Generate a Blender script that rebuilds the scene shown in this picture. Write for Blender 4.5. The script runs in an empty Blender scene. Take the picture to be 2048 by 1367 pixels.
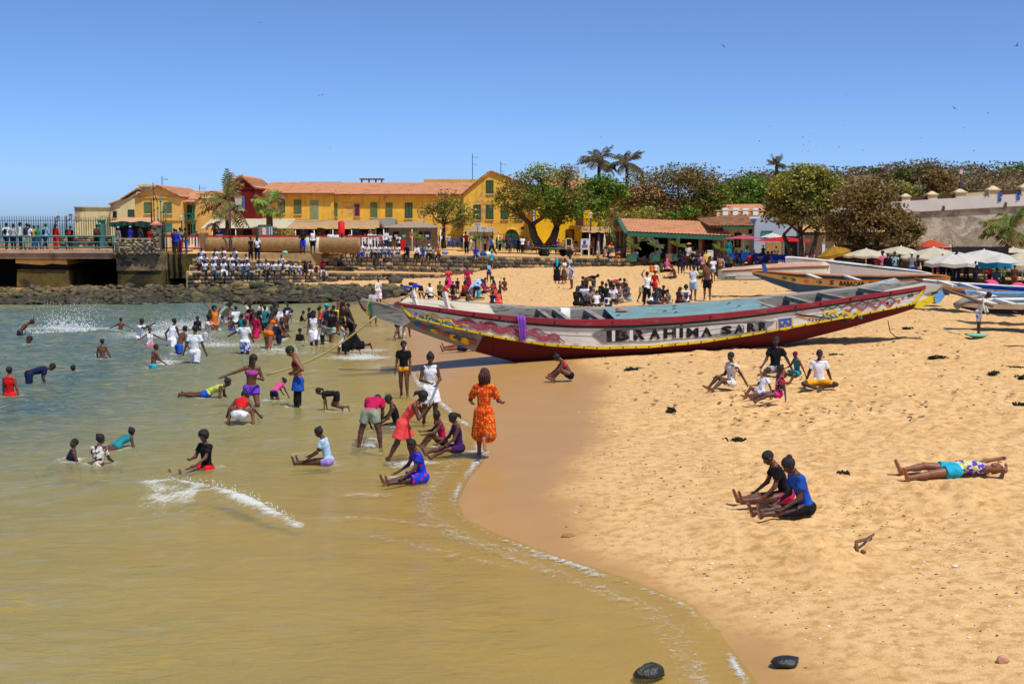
import bpy,math,random
import numpy as np
from math import sin,cos,pi,radians,sqrt,exp
from mathutils import Vector,Matrix
random.seed(7)
SC = bpy.context.scene
COL = SC.collection
# --- camera, world, sun, exposure
FPX,HOR,CAMZ = 2600.0,445.0,4.3          # focal length and horizon in photo pixels,eye height in metres
TILT = math.atan((683.5 - HOR) / FPX)
cam_d = bpy.data.cameras.new("camera")
cam_d.sensor_width = 36.0
cam_d.lens = FPX / 2048 * 36.0
cam_d.clip_start,cam_d.clip_end = 0.5,30000
cam = bpy.data.objects.new("camera",cam_d)
COL.objects.link(cam)
cam.location = (0,0,CAMZ)
cam.rotation_euler = (pi / 2 - TILT,0,0)
SC.camera = cam
SUN_EL,SUN_AZ = radians(63),radians(138)    # azimuth clockwise from +Y (away from the camera): right and a little behind it
world = bpy.data.worlds.new("World")
SC.world = world
world.use_nodes = True
wn = world.node_tree
wn.nodes.clear()
sky = wn.nodes.new("ShaderNodeTexSky")
sky.sky_type = 'NISHITA'
sky.sun_disc = False
sky.sun_elevation = SUN_EL
sky.sun_rotation = SUN_AZ
sky.altitude = 0
sky.air_density = 0.45
sky.dust_density = 0.7
sky.ozone_density = 10.0
bg = wn.nodes.new("ShaderNodeBackground")
bg.inputs[1].default_value = 0.15
wo = wn.nodes.new("ShaderNodeOutputWorld")
wn.links.new(sky.outputs[0],bg.inputs[0])
wn.links.new(bg.outputs[0],wo.inputs[0])
sun_d = bpy.data.lights.new("sun",'SUN')
sun_d.energy = 3.7
sun_d.angle = radians(0.53)
sun_d.color = (1.0,0.95,0.87)
sun = bpy.data.objects.new("sun",sun_d)
COL.objects.link(sun)
TO_SUN = Vector((sin(SUN_AZ) * cos(SUN_EL),cos(SUN_AZ) * cos(SUN_EL),sin(SUN_EL)))
sun.rotation_euler = (-TO_SUN).to_track_quat('-Z','Y').to_euler()
SC.view_settings.view_transform = 'Standard'
SC.view_settings.look = 'None'
SC.view_settings.exposure = 0.22
SC.view_settings.gamma = 1.0
SC.view_settings.use_curve_mapping = False
SC.cycles.max_bounces = 5
SC.cycles.diffuse_bounces = 2
SC.cycles.glossy_bounces = 2
SC.cycles.transparent_max_bounces = 12
# --- pixel <-> place
def ray(px,py):
 u,v = (px - 1024.0) / FPX,(683.5 - py) / FPX
 d = np.array([u,cos(TILT) + v * sin(TILT),-sin(TILT) + v * cos(TILT)])
 return d / d[1]
def at(px,py,Y):
 d = ray(px,py)
 return np.array([d[0] * Y,Y,CAMZ + d[2] * Y])
def on_z(px,py,z):
 d = ray(px,py)
 Y = (z - CAMZ) / d[2]
 return np.array([d[0] * Y,Y,z])
def X(px,Y): return at(px,683,Y)[0]
def Z(py,Y): return at(1024,py,Y)[2]
# --- objects
ORG = {}
def tag(o,label=None,cat=None,group=None,kind=None):
 if label: o["label"] = label
 if cat: o["category"] = cat
 if group: o["group"] = group
 if kind: o["kind"] = kind
 return o
def empty(name,loc,label=None,cat=None,group=None):
 o = bpy.data.objects.new(name,None)
 o.empty_display_size = 0.2
 COL.objects.link(o)
 o.location = loc
 ORG[o.name] = np.array(loc,float)
 return tag(o,label,cat,group)
def org(o):
 return ORG.get(o.name,np.zeros(3)) if o is not None else np.zeros(3)
def link(name,me,parent=None,mats=None):
 o = bpy.data.objects.new(name,me)
 COL.objects.link(o)
 if parent is not None:
  o.parent = parent
  ORG[o.name] = org(parent)
 if mats is not None:
  for m in (mats if isinstance(mats,(list,tuple)) else [mats]):
   me.materials.append(m)
 return o
def mesh_np(name,V,F,smooth=True,mi=None):
 V = np.asarray(V,np.float32); F = np.asarray(F,np.int32)
 me = bpy.data.meshes.new(name)
 k = F.shape[1] if len(F) else 4
 me.vertices.add(len(V)); me.vertices.foreach_set("co",V.ravel())
 me.loops.add(F.size); me.loops.foreach_set("vertex_index",F.ravel())
 me.polygons.add(len(F))
 me.polygons.foreach_set("loop_start",np.arange(0,F.size,k,dtype=np.int32))
 if smooth: me.polygons.foreach_set("use_smooth",np.ones(len(F),bool))
 if mi is not None: me.polygons.foreach_set("material_index",np.asarray(mi,np.int32))
 me.update(calc_edges=True)
 return me
class MB:
 def __init__(s): s.v,s.f,s.m,s.sm = [],[],[],[]
 def add(s,V,F,m=0,smooth=False):
  b = len(s.v)
  s.v.extend([tuple(map(float,p)) for p in V])
  for f in F:
   s.f.append([i + b for i in f]); s.m.append(m); s.sm.append(smooth)
  return s
 def box(s,c,d,rz=0.0,m=0,taper=1.0,R=None):
  hx,hy,hz = d[0] / 2,d[1] / 2,d[2] / 2
  P = []
  for z,t in ((-hz,1.0),(hz,taper)):
   for x,y in ((-hx,-hy),(hx,-hy),(hx,hy),(-hx,hy)):
    q = Vector((x * t,y * t,z))
    if R is not None: q = R @ q
    elif rz: q = Matrix.Rotation(rz,3,'Z') @ q
    P.append((q[0] + c[0],q[1] + c[1],q[2] + c[2]))
  return s.add(P,[(0,3,2,1),(4,5,6,7),(0,1,5,4),(1,2,6,5),(2,3,7,6),(3,0,4,7)],m)
 def bb(s,x0,x1,y0,y1,z0,z1,m=0):
  return s.box(((x0 + x1) / 2,(y0 + y1) / 2,(z0 + z1) / 2),(abs(x1 - x0),abs(y1 - y0),abs(z1 - z0)),m=m)
 def bar(s,a,b,w,h=None,m=0):
  a,b = Vector(a),Vector(b); d = b - a; L = d.length
  if L < 1e-6: return s
  R = d.to_track_quat('Z','X').to_matrix()
  return s.box((a + b) / 2,(w,h or w,L),R=R,m=m)
 def tube(s,pts,r,n=8,m=0,cap=True,smooth=True):
  pts = [Vector(p) for p in pts]
  rs = r if isinstance(r,(list,tuple)) else [r] * len(pts)
  V,F = [],[]
  ref = None
  for i,p in enumerate(pts):
   d = (pts[min(i + 1,len(pts) - 1)] - pts[max(i - 1,0)])
   if d.length < 1e-9: d = Vector((0,0,1))
   d.normalize()
   if ref is None:
    ref = d.orthogonal().normalized()
   ref = (ref - d * ref.dot(d))
   ref = ref.normalized() if ref.length > 1e-6 else d.orthogonal().normalized()
   q = d.cross(ref)
   for k in range(n):
    a = 2 * pi * k / n
    V.append(p + (ref * cos(a) + q * sin(a)) * rs[i])
  for i in range(len(pts) - 1):
   for k in range(n):
    k2 = (k + 1) % n
    F.append((i * n + k,i * n + k2,(i + 1) * n + k2,(i + 1) * n + k))
  if cap:
   F.append(tuple(range(n - 1,-1,-1)))
   F.append(tuple((len(pts) - 1) * n + k for k in range(n)))
  return s.add(V,F,m,smooth)
 def lathe(s,c,prof,n=12,m=0,smooth=True,ax=None):
  V,F = [],[]
  for r,z in prof:
   for k in range(n):
    a = 2 * pi * k / n
    q = Vector((r * cos(a),r * sin(a),z))
    if ax is not None: q = ax @ q
    V.append((c[0] + q[0],c[1] + q[1],c[2] + q[2]))
  for i in range(len(prof) - 1):
   for k in range(n):
    F.append((i * n + k,i * n + (k + 1) % n,(i + 1) * n + (k + 1) % n,(i + 1) * n + k))
  F.append(tuple(range(n - 1,-1,-1)))
  F.append(tuple((len(prof) - 1) * n + k for k in range(n)))
  return s.add(V,F,m,smooth)
 def prism(s,poly,off,m=0):
  n = len(poly); o = np.asarray(off,float)
  V = [np.asarray(p,float) for p in poly] + [np.asarray(p,float) + o for p in poly]
  F = [tuple(range(n))[::-1],tuple(range(n,2 * n))] + [(i,(i + 1) % n,n + (i + 1) % n,n + i) for i in range(n)]
  return s.add(V,F,m)
 def sheet(s,rows,m=0,smooth=True):
  n = len(rows[0]); V = [p for r in rows for p in r]
  F = [(i * n + j,i * n + j + 1,(i + 1) * n + j + 1,(i + 1) * n + j) for i in range(len(rows) - 1) for j in range(n - 1)]
  return s.add(V,F,m,smooth)
 def blob(s,c,r,n=1,m=0,jit=0.15,seed=0,R=None):
  V,F = ICO[n]
  rg = np.random.RandomState(seed)
  r = np.array([r,r,r],float) if np.isscalar(r) else np.array(r,float)
  W = V * (1 + jit * (rg.rand(len(V),1) * 2 - 1)) * r
  if R is not None: W = W @ np.array(R).T
  return s.add(W + np.array(c),F,m,True)
 def build(s,name,mats,parent=None,label=None,cat=None,group=None,kind=None):
  o0 = org(parent)
  me = bpy.data.meshes.new(name)
  me.from_pydata([(p[0] - o0[0],p[1] - o0[1],p[2] - o0[2]) for p in s.v],[],s.f)
  me.polygons.foreach_set("material_index",s.m)
  me.polygons.foreach_set("use_smooth",s.sm)
  me.update()
  return tag(link(name,me,parent,mats),label,cat,group,kind)
def _ico():
 out = {}
 t = (1 + sqrt(5)) / 2
 V = np.array([(-1,t,0),(1,t,0),(-1,-t,0),(1,-t,0),(0,-1,t),(0,1,t),(0,-1,-t),(0,1,-t),(t,0,-1),(t,0,1),(-t,0,-1),(-t,0,1)],float)
 V /= np.linalg.norm(V[0])
 F = [(0,11,5),(0,5,1),(0,1,7),(0,7,10),(0,10,11),(1,5,9),(5,11,4),(11,10,2),(10,7,6),(7,1,8),(3,9,4),(3,4,2),(3,2,6),(3,6,8),(3,8,9),(4,9,5),(2,4,11),(6,2,10),(8,6,7),(9,8,1)]
 out[0] = (V,F)
 for lv in (1,2,3):
  V,F = out[lv - 1]
  V = list(map(tuple,V)); mid = {}; G = []
  def mp(a,b):
   k = (min(a,b),max(a,b))
   if k not in mid:
    p = (np.array(V[a]) + np.array(V[b])); p /= np.linalg.norm(p)
    V.append(tuple(p)); mid[k] = len(V) - 1
   return mid[k]
  for a,b,c in F:
   ab,bc,ca = mp(a,b),mp(b,c),mp(c,a)
   G += [(a,ab,ca),(b,bc,ab),(c,ca,bc),(ab,bc,ca)]
  out[lv] = (np.array(V),G)
 return out
ICO = _ico()
# --- value noise (for shapes)
def vnoise(x,y,seed=0):
 x = np.asarray(x,float); y = np.asarray(y,float)
 rg = np.random.RandomState(seed); T = rg.rand(256,256)
 xi = np.floor(x).astype(int); yi = np.floor(y).astype(int)
 fx,fy = x - xi,y - yi
 fx = fx * fx * (3 - 2 * fx); fy = fy * fy * (3 - 2 * fy)
 a = T[xi & 255,yi & 255]; b = T[(xi + 1) & 255,yi & 255]; c = T[xi & 255,(yi + 1) & 255]; d = T[(xi + 1) & 255,(yi + 1) & 255]
 return (a * (1 - fx) + b * fx) * (1 - fy) + (c * (1 - fx) + d * fx) * fy - 0.5
def fbm(x,y,oct=4,seed=0):
 s = 0; a = 1.0; f = 1.0
 for i in range(oct):
  s = s + a * vnoise(x * f + 17.3 * i,y * f + 9.1 * i,seed + i); a *= .5; f *= 2.03
 return s
# --- materials
MATS = {}
def srgb(r,g=None,b=None):
 if g is None:
  h = r.lstrip('#'); r,g,b = int(h[0:2],16),int(h[2:4],16),int(h[4:6],16)
 f = lambda c: (c / 255 / 12.92) if c / 255 <= 0.04045 else ((c / 255 + 0.055) / 1.055) ** 2.4
 return (f(r),f(g),f(b))
class NT:
 def __init__(s,name):
  s.mat = bpy.data.materials.new(name); s.mat.use_nodes = True
  s.t = s.mat.node_tree; s.t.nodes.clear()
  s.out = s.t.nodes.new("ShaderNodeOutputMaterial")
 def n(s,typ,ins=None,**kw):
  x = s.t.nodes.new("ShaderNode" + typ)
  for k,v in kw.items(): setattr(x,k,v)
  for k,v in (ins or {}).items(): s.i(x,k,v)
  return x
 def i(s,x,k,v):
  sock = x.inputs[k]
  if hasattr(v,"is_linked") or hasattr(v,"links"): s.t.links.new(v,sock)
  else:
   if hasattr(sock.default_value,"__len__") and not isinstance(v,str):
    v = tuple(v)
    if len(v) == 3 and len(sock.default_value) == 4: v = v + (1.0,)
   sock.default_value = v
 def coords(s,kind="Object",scale=None,rot=None):
  o = s.n("TexCoord").outputs[kind]
  if scale is not None or rot is not None:
   mp = s.n("Mapping",{0: o})
   if scale is not None: mp.inputs["Scale"].default_value = scale if hasattr(scale,"__len__") else (scale,) * 3
   if rot is not None: mp.inputs["Rotation"].default_value = rot
   o = mp.outputs[0]
  return o
 def noise(s,co,scale,detail=4,rough=.55,dist=0.0):
  return s.n("TexNoise",{"Vector": co,"Scale": scale,"Detail": detail,"Roughness": rough,"Distortion": dist}).outputs["Fac"]
 def ramp(s,fac,stops,interp='LINEAR'):
  r = s.n("ValToRGB",{0: fac}); cr = r.color_ramp; cr.interpolation = interp
  while len(cr.elements) < len(stops): cr.elements.new(0.5)
  for e,(p,c) in zip(cr.elements,stops):
   e.position = p
   if not hasattr(c,"__len__"): c = (c,c,c)
   e.color = tuple(c[:3]) + (1.0,)
  return r.outputs[0]
 def mix(s,fac,a,b,blend='MIX'):
  m = s.n("Mix",data_type='RGBA',blend_type=blend)
  s.i(m,0,fac); s.i(m,6,a); s.i(m,7,b)
  return m.outputs[2]
 def math(s,op,a,b=0.0,clamp=False):
  m = s.n("Math",operation=op,use_clamp=clamp); s.i(m,0,a); s.i(m,1,b)
  return m.outputs[0]
 def bump(s,h,strength=.3,dist=.02,normal=None):
  b = s.n("Bump",{"Height": h,"Strength": strength,"Distance": dist})
  if normal is not None: s.i(b,"Normal",normal)
  return b.outputs[0]
 def pbsdf(s,color,rough=.8,spec=.3,normal=None,metal=0.0,**kw):
  p = s.n("BsdfPrincipled",{"Base Color": color,"Roughness": rough,"Specular IOR Level": spec,"Metallic": metal})
  if normal is not None: s.i(p,"Normal",normal)
  for k,v in kw.items(): s.i(p,k,v)
  s.t.links.new(p.outputs[0],s.out.inputs[0])
  return p
def pm(name,col,rough=.85,var=.22,scale=3.0,bump=.25,bscale=None,spec=.25,col2=None,patch=None,metal=0.0,rnd=0.0,dist=.02):
 if name in MATS: return MATS[name]
 n = NT(name); co = n.coords("Object")
 if isinstance(col,str): col = srgb(col)
 if isinstance(col2,str): col2 = srgb(col2)
 a = n.noise(co,scale,5,.6)
 f = n.ramp(a,[(.3,1 - var),(.7,1 + var)])
 c = n.mix(1.0,col,f,'MULTIPLY')
 if col2 is not None:
  p = n.noise(co,scale * .45,6,.65,.6)
  lo = patch if patch is not None else .55
  m = n.ramp(p,[(lo,0.0),(min(lo + .09,.99),1.0)])
  c = n.mix(m,c,col2)
 if rnd:
  r = n.n("ObjectInfo").outputs["Random"]
  c = n.mix(1.0,c,n.ramp(r,[(0,1 - rnd),(1,1 + rnd)]),'MULTIPLY')
 h = n.noise(co,bscale or scale * 8,4,.6)
 n.pbsdf(c,rough,spec,n.bump(h,bump,dist),metal)
 MATS[name] = n.mat
 return n.mat
def plaster(name,col,patch,amt=.5):
 n = NT(name); co = n.coords('Object')
 c = n.mix(1.0,srgb(*col),n.ramp(n.noise(co,.6,5,.6),[(.3,.82),(.7,1.12)]),'MULTIPLY')
 c = n.mix(n.ramp(n.noise(co,.42,6,.72,.7),[(1 - amt,0),(1 - amt + .05,.85)]),c,n.mix(n.noise(co,2.5,4),srgb(*patch),srgb(*[int(v * .8) for v in patch])))
 c = n.mix(n.ramp(n.noise(n.coords('Object',(2.2,2.2,.16)),1.4,5,.65),[(.52,0),(.72,.45)]),c,srgb(*[int(v * .6) for v in patch]))
 n.pbsdf(c,.92,.12,n.bump(n.noise(co,6,5,.7),.5,.03)); return n.mat
# --- shoreline, terrain heights
def _gp(L,z): return [tuple(on_z(a,b,z)[:2]) for a,b in L]
SHORE = [(6.0,-60),(4.5,0),(3.2,7)] + _gp([(1600,1440),(1520,1375),(1478,1320),(1440,1262),(1380,1208),(1250,1158),(1100,1108),(985,1066),(930,1036),(915,1000),(935,960),(966,920),(965,870),(900,815),(845,770),(815,720),(812,670),(800,630),(775,603),(740,590),(600,584),(450,590),(300,590),(150,596),(0,600),(-300,604)],0.0)
LANDPOLY = np.array(SHORE + [(-60,72),(-60,84),(X(325,90),91),(X(190,110),110),(X(157,130),130),(X(150,400),400),(-40,3000),(3000,3000),(3000,-60)])
WETL = [(9,-60),(6.5,0),(4.6,7)] + _gp([(1760,1440),(1690,1380),(1600,1310),(1540,1275),(1440,1225),(1340,1168),(1220,1108),(1140,1050),(1105,1000),(1125,950),(1180,890),(1205,830),(1200,775),(1150,735),(1060,695),(960,655),(880,622),(820,600),(765,583)],0.1)
DRYPOLY = np.array(WETL + [(X(700,90),82),(-70,82),(-70,3000),(3000,3000),(3000,-60)])
def seg_dist(x,y,L,closed=False):
 L = np.asarray(L,float); d = np.full(np.shape(x),1e9)
 n = len(L)
 for i in range(n if closed else n - 1):
  a,b = L[i],L[(i + 1) % n]
  ab = b - a; t = np.clip(((x - a[0]) * ab[0] + (y - a[1]) * ab[1]) / (ab @ ab),0,1)
  d = np.minimum(d,np.hypot(x - a[0] - t * ab[0],y - a[1] - t * ab[1]))
 return d
def inside(x,y,P):
 r = np.zeros(np.shape(x),bool); n = len(P)
 for i in range(n):
  a,b = P[i],P[(i + 1) % n]
  if a[1] == b[1]: continue
  c = ((a[1] > y) != (b[1] > y)) & (x < (b[0] - a[0]) * (y - a[1]) / (b[1] - a[1]) + a[0])
  r ^= c
 return r
def shore_d(x,y):
 d = seg_dist(x,y,LANDPOLY,True)
 return np.where(inside(x,y,LANDPOLY),d,-d)
def base_z(x,y,d=None):
 if d is None: d = shore_d(x,y)
 land = .86 * (1 - np.exp(-np.maximum(d,0) / 8.0))
 land = land * (1 - .72 / (1 + np.exp(np.clip((x + 3.2) / .9,-40,40))) / (1 + np.exp(np.clip((73 - y) / 2.5,-40,40))))
 sea = -1.5 * (1 - np.exp(np.minimum(d,0) / 15.0)) - np.clip(-d - 15,0,400) * .03
 sea = sea * (.42 + .58 * np.clip((y - 17) / 13.0,0,1))
 return np.where(d > 0,land,sea)
def tz(x,y):
 return float(base_z(np.array([x]),np.array([y]))[0])
def ground(px,py,wade=False):
 lo,hi = 8.0,160.0
 d = ray(px,py)
 for it in range(2):
  Ys = np.linspace(lo,hi,120 if it == 0 else 40)
  g = base_z(d[0] * Ys,Ys)
  if wade: g = np.maximum(g,0.0)
  zz = CAMZ + d[2] * Ys
  k = int(np.argmax(zz <= g))
  if it == 0: lo,hi = Ys[max(k - 1,0)],Ys[k]
 Y = Ys[k]
 return np.array([d[0] * Y,Y,g[k]])
def grow(a,b,s0,s1):
 out = [a]; s = s0
 while out[-1] < b:
  t = (out[-1] - a) / (b - a); out.append(out[-1] + s0 + (s1 - s0) * t)
 return out[:-1]
# --- sand: one sheet to the horizon
xs = sorted(set([-3000,-1500,-700,-350,-180,-110,-80] + list(np.arange(-62,-14,.8)) + list(np.arange(-14,-2,.2)) + list(np.arange(-2,11,.07)) + list(np.arange(11,20,.3)) + list(np.arange(20,60,1.6)) + [70,100,160,260,500,1200,3000]))
ys = [-60,-30,-10,0,4,7] + list(np.arange(9,12,.12)) + list(np.arange(12,32,.07)) + grow(32,64,.1,.35) + grow(64,140,.35,1.6) + [142,150,170,200,260,400,700,1500,3000,8000]
GX,GY = np.meshgrid(np.array(xs),np.array(ys))
D0 = shore_d(GX,GY)
GZ = base_z(GX,GY,D0)
wd = seg_dist(GX,GY,DRYPOLY,True); wd = np.where(inside(GX,GY,DRYPOLY),wd,-wd)
wd = wd + .5 * fbm(GX * .9,GY * .9,4,3)
dry = np.clip(wd / 1.1 + .3,0,1); dry = dry * dry * (3 - 2 * dry)
near = np.clip((150 - GY) / 40,0,1)
churn = np.clip((wd - .9) / 2.6,0,1) * np.clip((GY - 14.3) / 3.5,.22,1)            # trodden sand lies away from the wet margin
lump = (fbm(GX * 1.1,GY * 1.1,3,11) * .08 + fbm(GX * 4.3,GY * 4.3,2,23) * .05) * (.35 + np.clip(.8 + 1.6 * vnoise(GX * .23,GY * .17,19),0,1.2))
GZ = GZ + near * churn * lump
GZ = GZ + np.where(D0 < 0,fbm(GX * .6,GY * .6,2,31) * .05 + .018 * np.sin(GX * 2.2 + GY * 5 + 3 * vnoise(GX * .4,GY * .4,8)),0) * np.clip(-D0,0,1)
rg = np.random.RandomState(5)
XA,YA = np.array(xs),np.array(ys)
for k in range(3600):                               # foot-prints and scuffs
 fy = 13 + 62 * rg.rand() ** 1.7; fx = -6 + 30 * rg.rand() if fy > 30 else -1 + 13 * rg.rand()
 i0,i1 = np.searchsorted(YA,[fy - .5,fy + .5]); j0,j1 = np.searchsorted(XA,[fx - .5,fx + .5])
 if i1 <= i0 or j1 <= j0: continue
 a = rg.rand() * pi; u = GX[i0:i1,j0:j1] - fx; v = GY[i0:i1,j0:j1] - fy
 p = u * cos(a) + v * sin(a); q = -u * sin(a) + v * cos(a)
 L,W,h = .13 + .06 * rg.rand(),.06 + .04 * rg.rand(),.02 + .03 * rg.rand()
 e = (p / L) ** 2 + (q / W) ** 2
 GZ[i0:i1,j0:j1] += churn[i0:i1,j0:j1] * (-h * np.exp(-e) + .5 * h * np.exp(-(np.sqrt(e) - 1.6) ** 2 * 4))
for px,py,r,h in ((1560,1050,.5,.06),(1450,1035,.4,.07),(1640,1090,.45,.1),(1700,1078,.6,.05),(1900,985,.5,.09),(1640,1075,.2,.06),(1520,830,1.6,-.09),(1330,850,.8,-.06),(1690,845,1.1,-.05)):
 c = on_z(px,py,.4); e = ((GX - c[0]) / r) ** 2 + ((GY - c[1]) / (r * 1.3)) ** 2
 GZ += h * np.exp(-e) * (1 + 1.5 * vnoise(GX * 6,GY * 6,77))
def sheet_mesh(name,GX,GY,GZ,keep=None,attrs=None):
 ny,nx = GX.shape
 V = np.stack([GX,GY,GZ],-1).reshape(-1,3)
 I = np.arange(ny * nx).reshape(ny,nx)
 F = np.stack([I[:-1,:-1],I[:-1,1:],I[1:,1:],I[1:,:-1]],-1)
 if keep is not None:
  kf = keep[:-1,:-1] | keep[1:,:-1] | keep[:-1,1:] | keep[1:,1:]
  F = F[kf]
 F = F.reshape(-1,4)
 if keep is not None:
  used = np.unique(F); remap = np.full(ny * nx,-1); remap[used] = np.arange(len(used))
  V = V[used]; F = remap[F]
  attrs = {k: a.reshape(-1)[used] for k,a in (attrs or {}).items()}
 me = mesh_np(name,V,F)
 for k,a in (attrs or {}).items():
  at_ = me.attributes.new(k,'FLOAT','POINT'); at_.data.foreach_set("value",np.ascontiguousarray(a.reshape(-1),np.float32))
 return me
def sand_z(x,y): return float(GZ[min(np.searchsorted(YA,y),len(YA) - 1),min(np.searchsorted(XA,x),len(XA) - 1)])
n = NT("sand"); co = n.coords("Object")
dryA = n.n("Attribute",attribute_name="dry").outputs["Fac"]
g1 = n.noise(co,.5,4,.6); g2 = n.noise(co,6,4,.7); g3 = n.noise(co,90,2,.7)
dc = n.mix(g1,srgb(214,171,112),srgb(228,192,139))
dc = n.mix(n.ramp(g2,[(.36,0.65),(.55,0.0)]),dc,srgb(168,118,62))
dc = n.mix(n.ramp(g3,[(.32,.5),(.5,0)]),dc,srgb(158,108,60))
dc = n.mix(n.ramp(g3,[(.68,0),(.8,.5)]),dc,srgb(244,224,186))
wc = n.mix(n.noise(co,.9,5,.6),srgb(188,145,84),srgb(172,130,76))
wc = n.mix(n.ramp(g3,[(.3,.35),(.5,0)]),wc,srgb(128,92,56))
sc_ = n.mix(dryA,wc,dc)
hgt = n.math('ADD',n.math('MULTIPLY',n.noise(co,7,4,.65),n.ramp(n.noise(co,.7,3),[(.42,.05),(.7,1.2)])),n.math('MULTIPLY',n.noise(co,45,3,.6),.35))
nb = n.bump(n.math('MULTIPLY',hgt,n.math('ADD',n.math('MULTIPLY',dryA,.95),.05)),.55,.06)
n.pbsdf(sc_,n.math('ADD',n.math('MULTIPLY',dryA,.5),.42),n.math('SUBTRACT',.32,n.math('MULTIPLY',dryA,.2)),nb)
tag(link("sand",sheet_mesh("sand",GX,GY,GZ,None,{"dry": dry}),None,n.mat),kind="structure")
# --- sea
wx = sorted(set([-8000,-3000,-1500,-700,-350,-200,-120,-90] + list(np.arange(-75,-16,.55)) + list(np.arange(-16,6.5,.09)) + [7,9]))
wy = [-20,0,4,7] + grow(8.5,30,.085,.11) + grow(30,90,.11,.5) + grow(90,200,.5,3) + [210,240,300,400,600,1000,2000,5000,20000]
WX,WY = np.meshgrid(np.array(wx),np.array(wy))
WD = shore_d(WX,WY)
dep = np.maximum(-base_z(WX,WY,WD),0)
amp = np.clip(dep / .8,.03,1) * np.clip(1.2 - WY / 250,0,1)
warp = 1.6 * vnoise(WX * .12,WY * .12,4); w2 = vnoise(WX * .31,WY * .31,9)
WZ = amp * (.05 * np.sin(.75 * (WY + .35 * WX) + 3 * warp) + .035 * np.sin(1.9 * (WY - .25 * WX) + 4 * w2) + .075 * fbm(WX * .8,WY * 1.5,3,41) + .05 * fbm(WX * 2.6,WY * 4.2,2,43))
foam = np.zeros_like(WX)
def pl(L,z=0.05): return np.array(_gp(L,z))
crest = pl([(60,965),(190,968),(280,970),(350,972),(430,985),(510,1010),(580,1042),(640,1050)])
dc_ = seg_dist(WX,WY,crest); xn = np.clip((WX - crest[0][0]) / (crest[-1][0] - crest[0][0]),0,1)
prof = np.sin(pi * xn) ** .7
yc = np.interp(WX,crest[:,0],crest[:,1])
side = WY - yc
WZ += prof * .15 * np.exp(-(np.where(side > 0,side / .28,side / .75)) ** 2) * ((WX > crest[0][0]) & (WX < crest[-1][0]))
nzf = .74 + .8 * vnoise(WX * 5,WY * 8,71) + .5 * vnoise(WX * 1.7,WY * 2.1,72)
fr = np.exp(-(np.where(side > 0,side / .14,side / .4)) ** 2) * 1.1 * np.clip((xn - .36) / .15,0,1) * np.clip((1 - xn) / .1,0,1) * nzf * 1.1
fr = np.maximum(fr,np.where(side < 0,np.exp(side / 1.7),0) * np.clip((xn - .3) / .15,0,1) * np.clip((.84 - xn) / .34,0,1) * 1.12 * nzf)
foam = np.maximum(foam,fr)
for px,py,rx,ry,s in ((330,1030,.7,.4,.42),(130,655,2.6,1.0,.95),(90,662,2.0,.8,.55),(200,655,3,1,.5),(330,670,3.4,3,.62),(360,650,3,2.5,.6),(420,690,3.5,2.2,.5),(470,690,3.0,1.6,.55),(560,705,2.5,1.2,.5),(640,690,2.5,1.6,.45),(720,715,1.6,.9,.75),(745,700,1.2,.9,.6),(770,735,1.0,1.8,.5),(760,660,1.2,2.5,.45),(205,718,1.0,.5,.6),(330,722,.8,.4,.75),(165,742,.7,.4,.5),(740,880,.4,.3,.7),(830,925,.7,.3,.75),(955,905,.5,.25,.85),(800,955,.6,.3,.6),(620,905,.8,.3,.5),(500,815,.6,.3,.5),(600,812,.6,.3,.45),(690,812,.8,.3,.5),(430,850,.7,.3,.4),(500,845,.6,.3,.4),(110,570,2,1,.6),(390,602,3.0,.6,.75),(70,600,3,.6,.5),(560,640,4,2.5,.35),(680,640,3,2,.35),(740,990,.8,.25,.55),(860,945,.8,.25,.5)):
 c = on_z(px,py,0); e = ((WX - c[0]) / rx) ** 2 + ((WY - c[1]) / ry) ** 2
 foam = np.maximum(foam,s * np.exp(-e))
for px,py in ((597,814),(503,815),(478,850),(674,822),(415,795),(548,800),(657,928),(414,938),(196,930),(135,922),(232,897),(20,792),(58,768),(146,743),(60,688),(205,716),(306,739),(242,657),(278,679),(300,690),(344,692),(358,704),(390,726),(413,681),(446,648),(430,660),(440,663),(463,658),(490,705),(484,668),(497,640),(512,677),(537,699),(553,682),(526,652),(545,672),(562,679),(566,650),(602,643),(600,683),(628,693),(652,672),(663,684),(676,655),(697,655),(689,707),(706,707),(747,647),(455,640),(472,650),(505,652),(518,668),(530,660),(548,655),(570,664),(558,690),(575,640),(640,655),(668,668),(684,662),(645,690),(620,655),(420,652),(395,660),(806,928),(741,905),(886,892),(845,962),(795,858)):
 c = on_z(px,py,0); e = np.hypot(WX - c[0],WY - c[1]); WZ += .014 * np.cos(e * 17) * np.exp(-e / .55) * np.clip(dep * 8,0,1) * (c[1] < 45); foam = np.maximum(foam,.62 * np.exp(-((e - .2) / (.16 + .002 * c[1])) ** 2) * (.75 + .9 * vnoise(WX * 3,WY * 3,px)))
for L,w,s in (([(560,1036),(640,1030),(720,1028),(800,1035),(860,1045),(930,1062)],.14,.46),([(880,1060),(1000,1085),(1100,1112),(1200,1145)],.12,.5),([(700,1060),(850,1085),(1000,1125)],.3,.4),([(-40,600),(60,601),(160,598)],.8,.5)):
 foam = np.maximum(foam,s * np.exp(-(seg_dist(WX,WY,pl(L)) / w) ** 2))
edge = np.exp(-((WD + .08) / (.04 + .0022 * WY)) ** 2) * (.64 + .6 * vnoise(WX * 1.3,WY * 1.3,61)) * (WY < 60)
edge2 = np.exp(-((WD + .5) / .35) ** 2) * .42 * (WY < 60)
foam = np.maximum(foam,np.maximum(edge,edge2))
WZ += foam * .02
n = NT("sea_water"); co = n.coords("Object")
depA = n.n("Attribute",attribute_name="depth").outputs["Fac"]; fA = n.n("Attribute",attribute_name="foam").outputs["Fac"]
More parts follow.
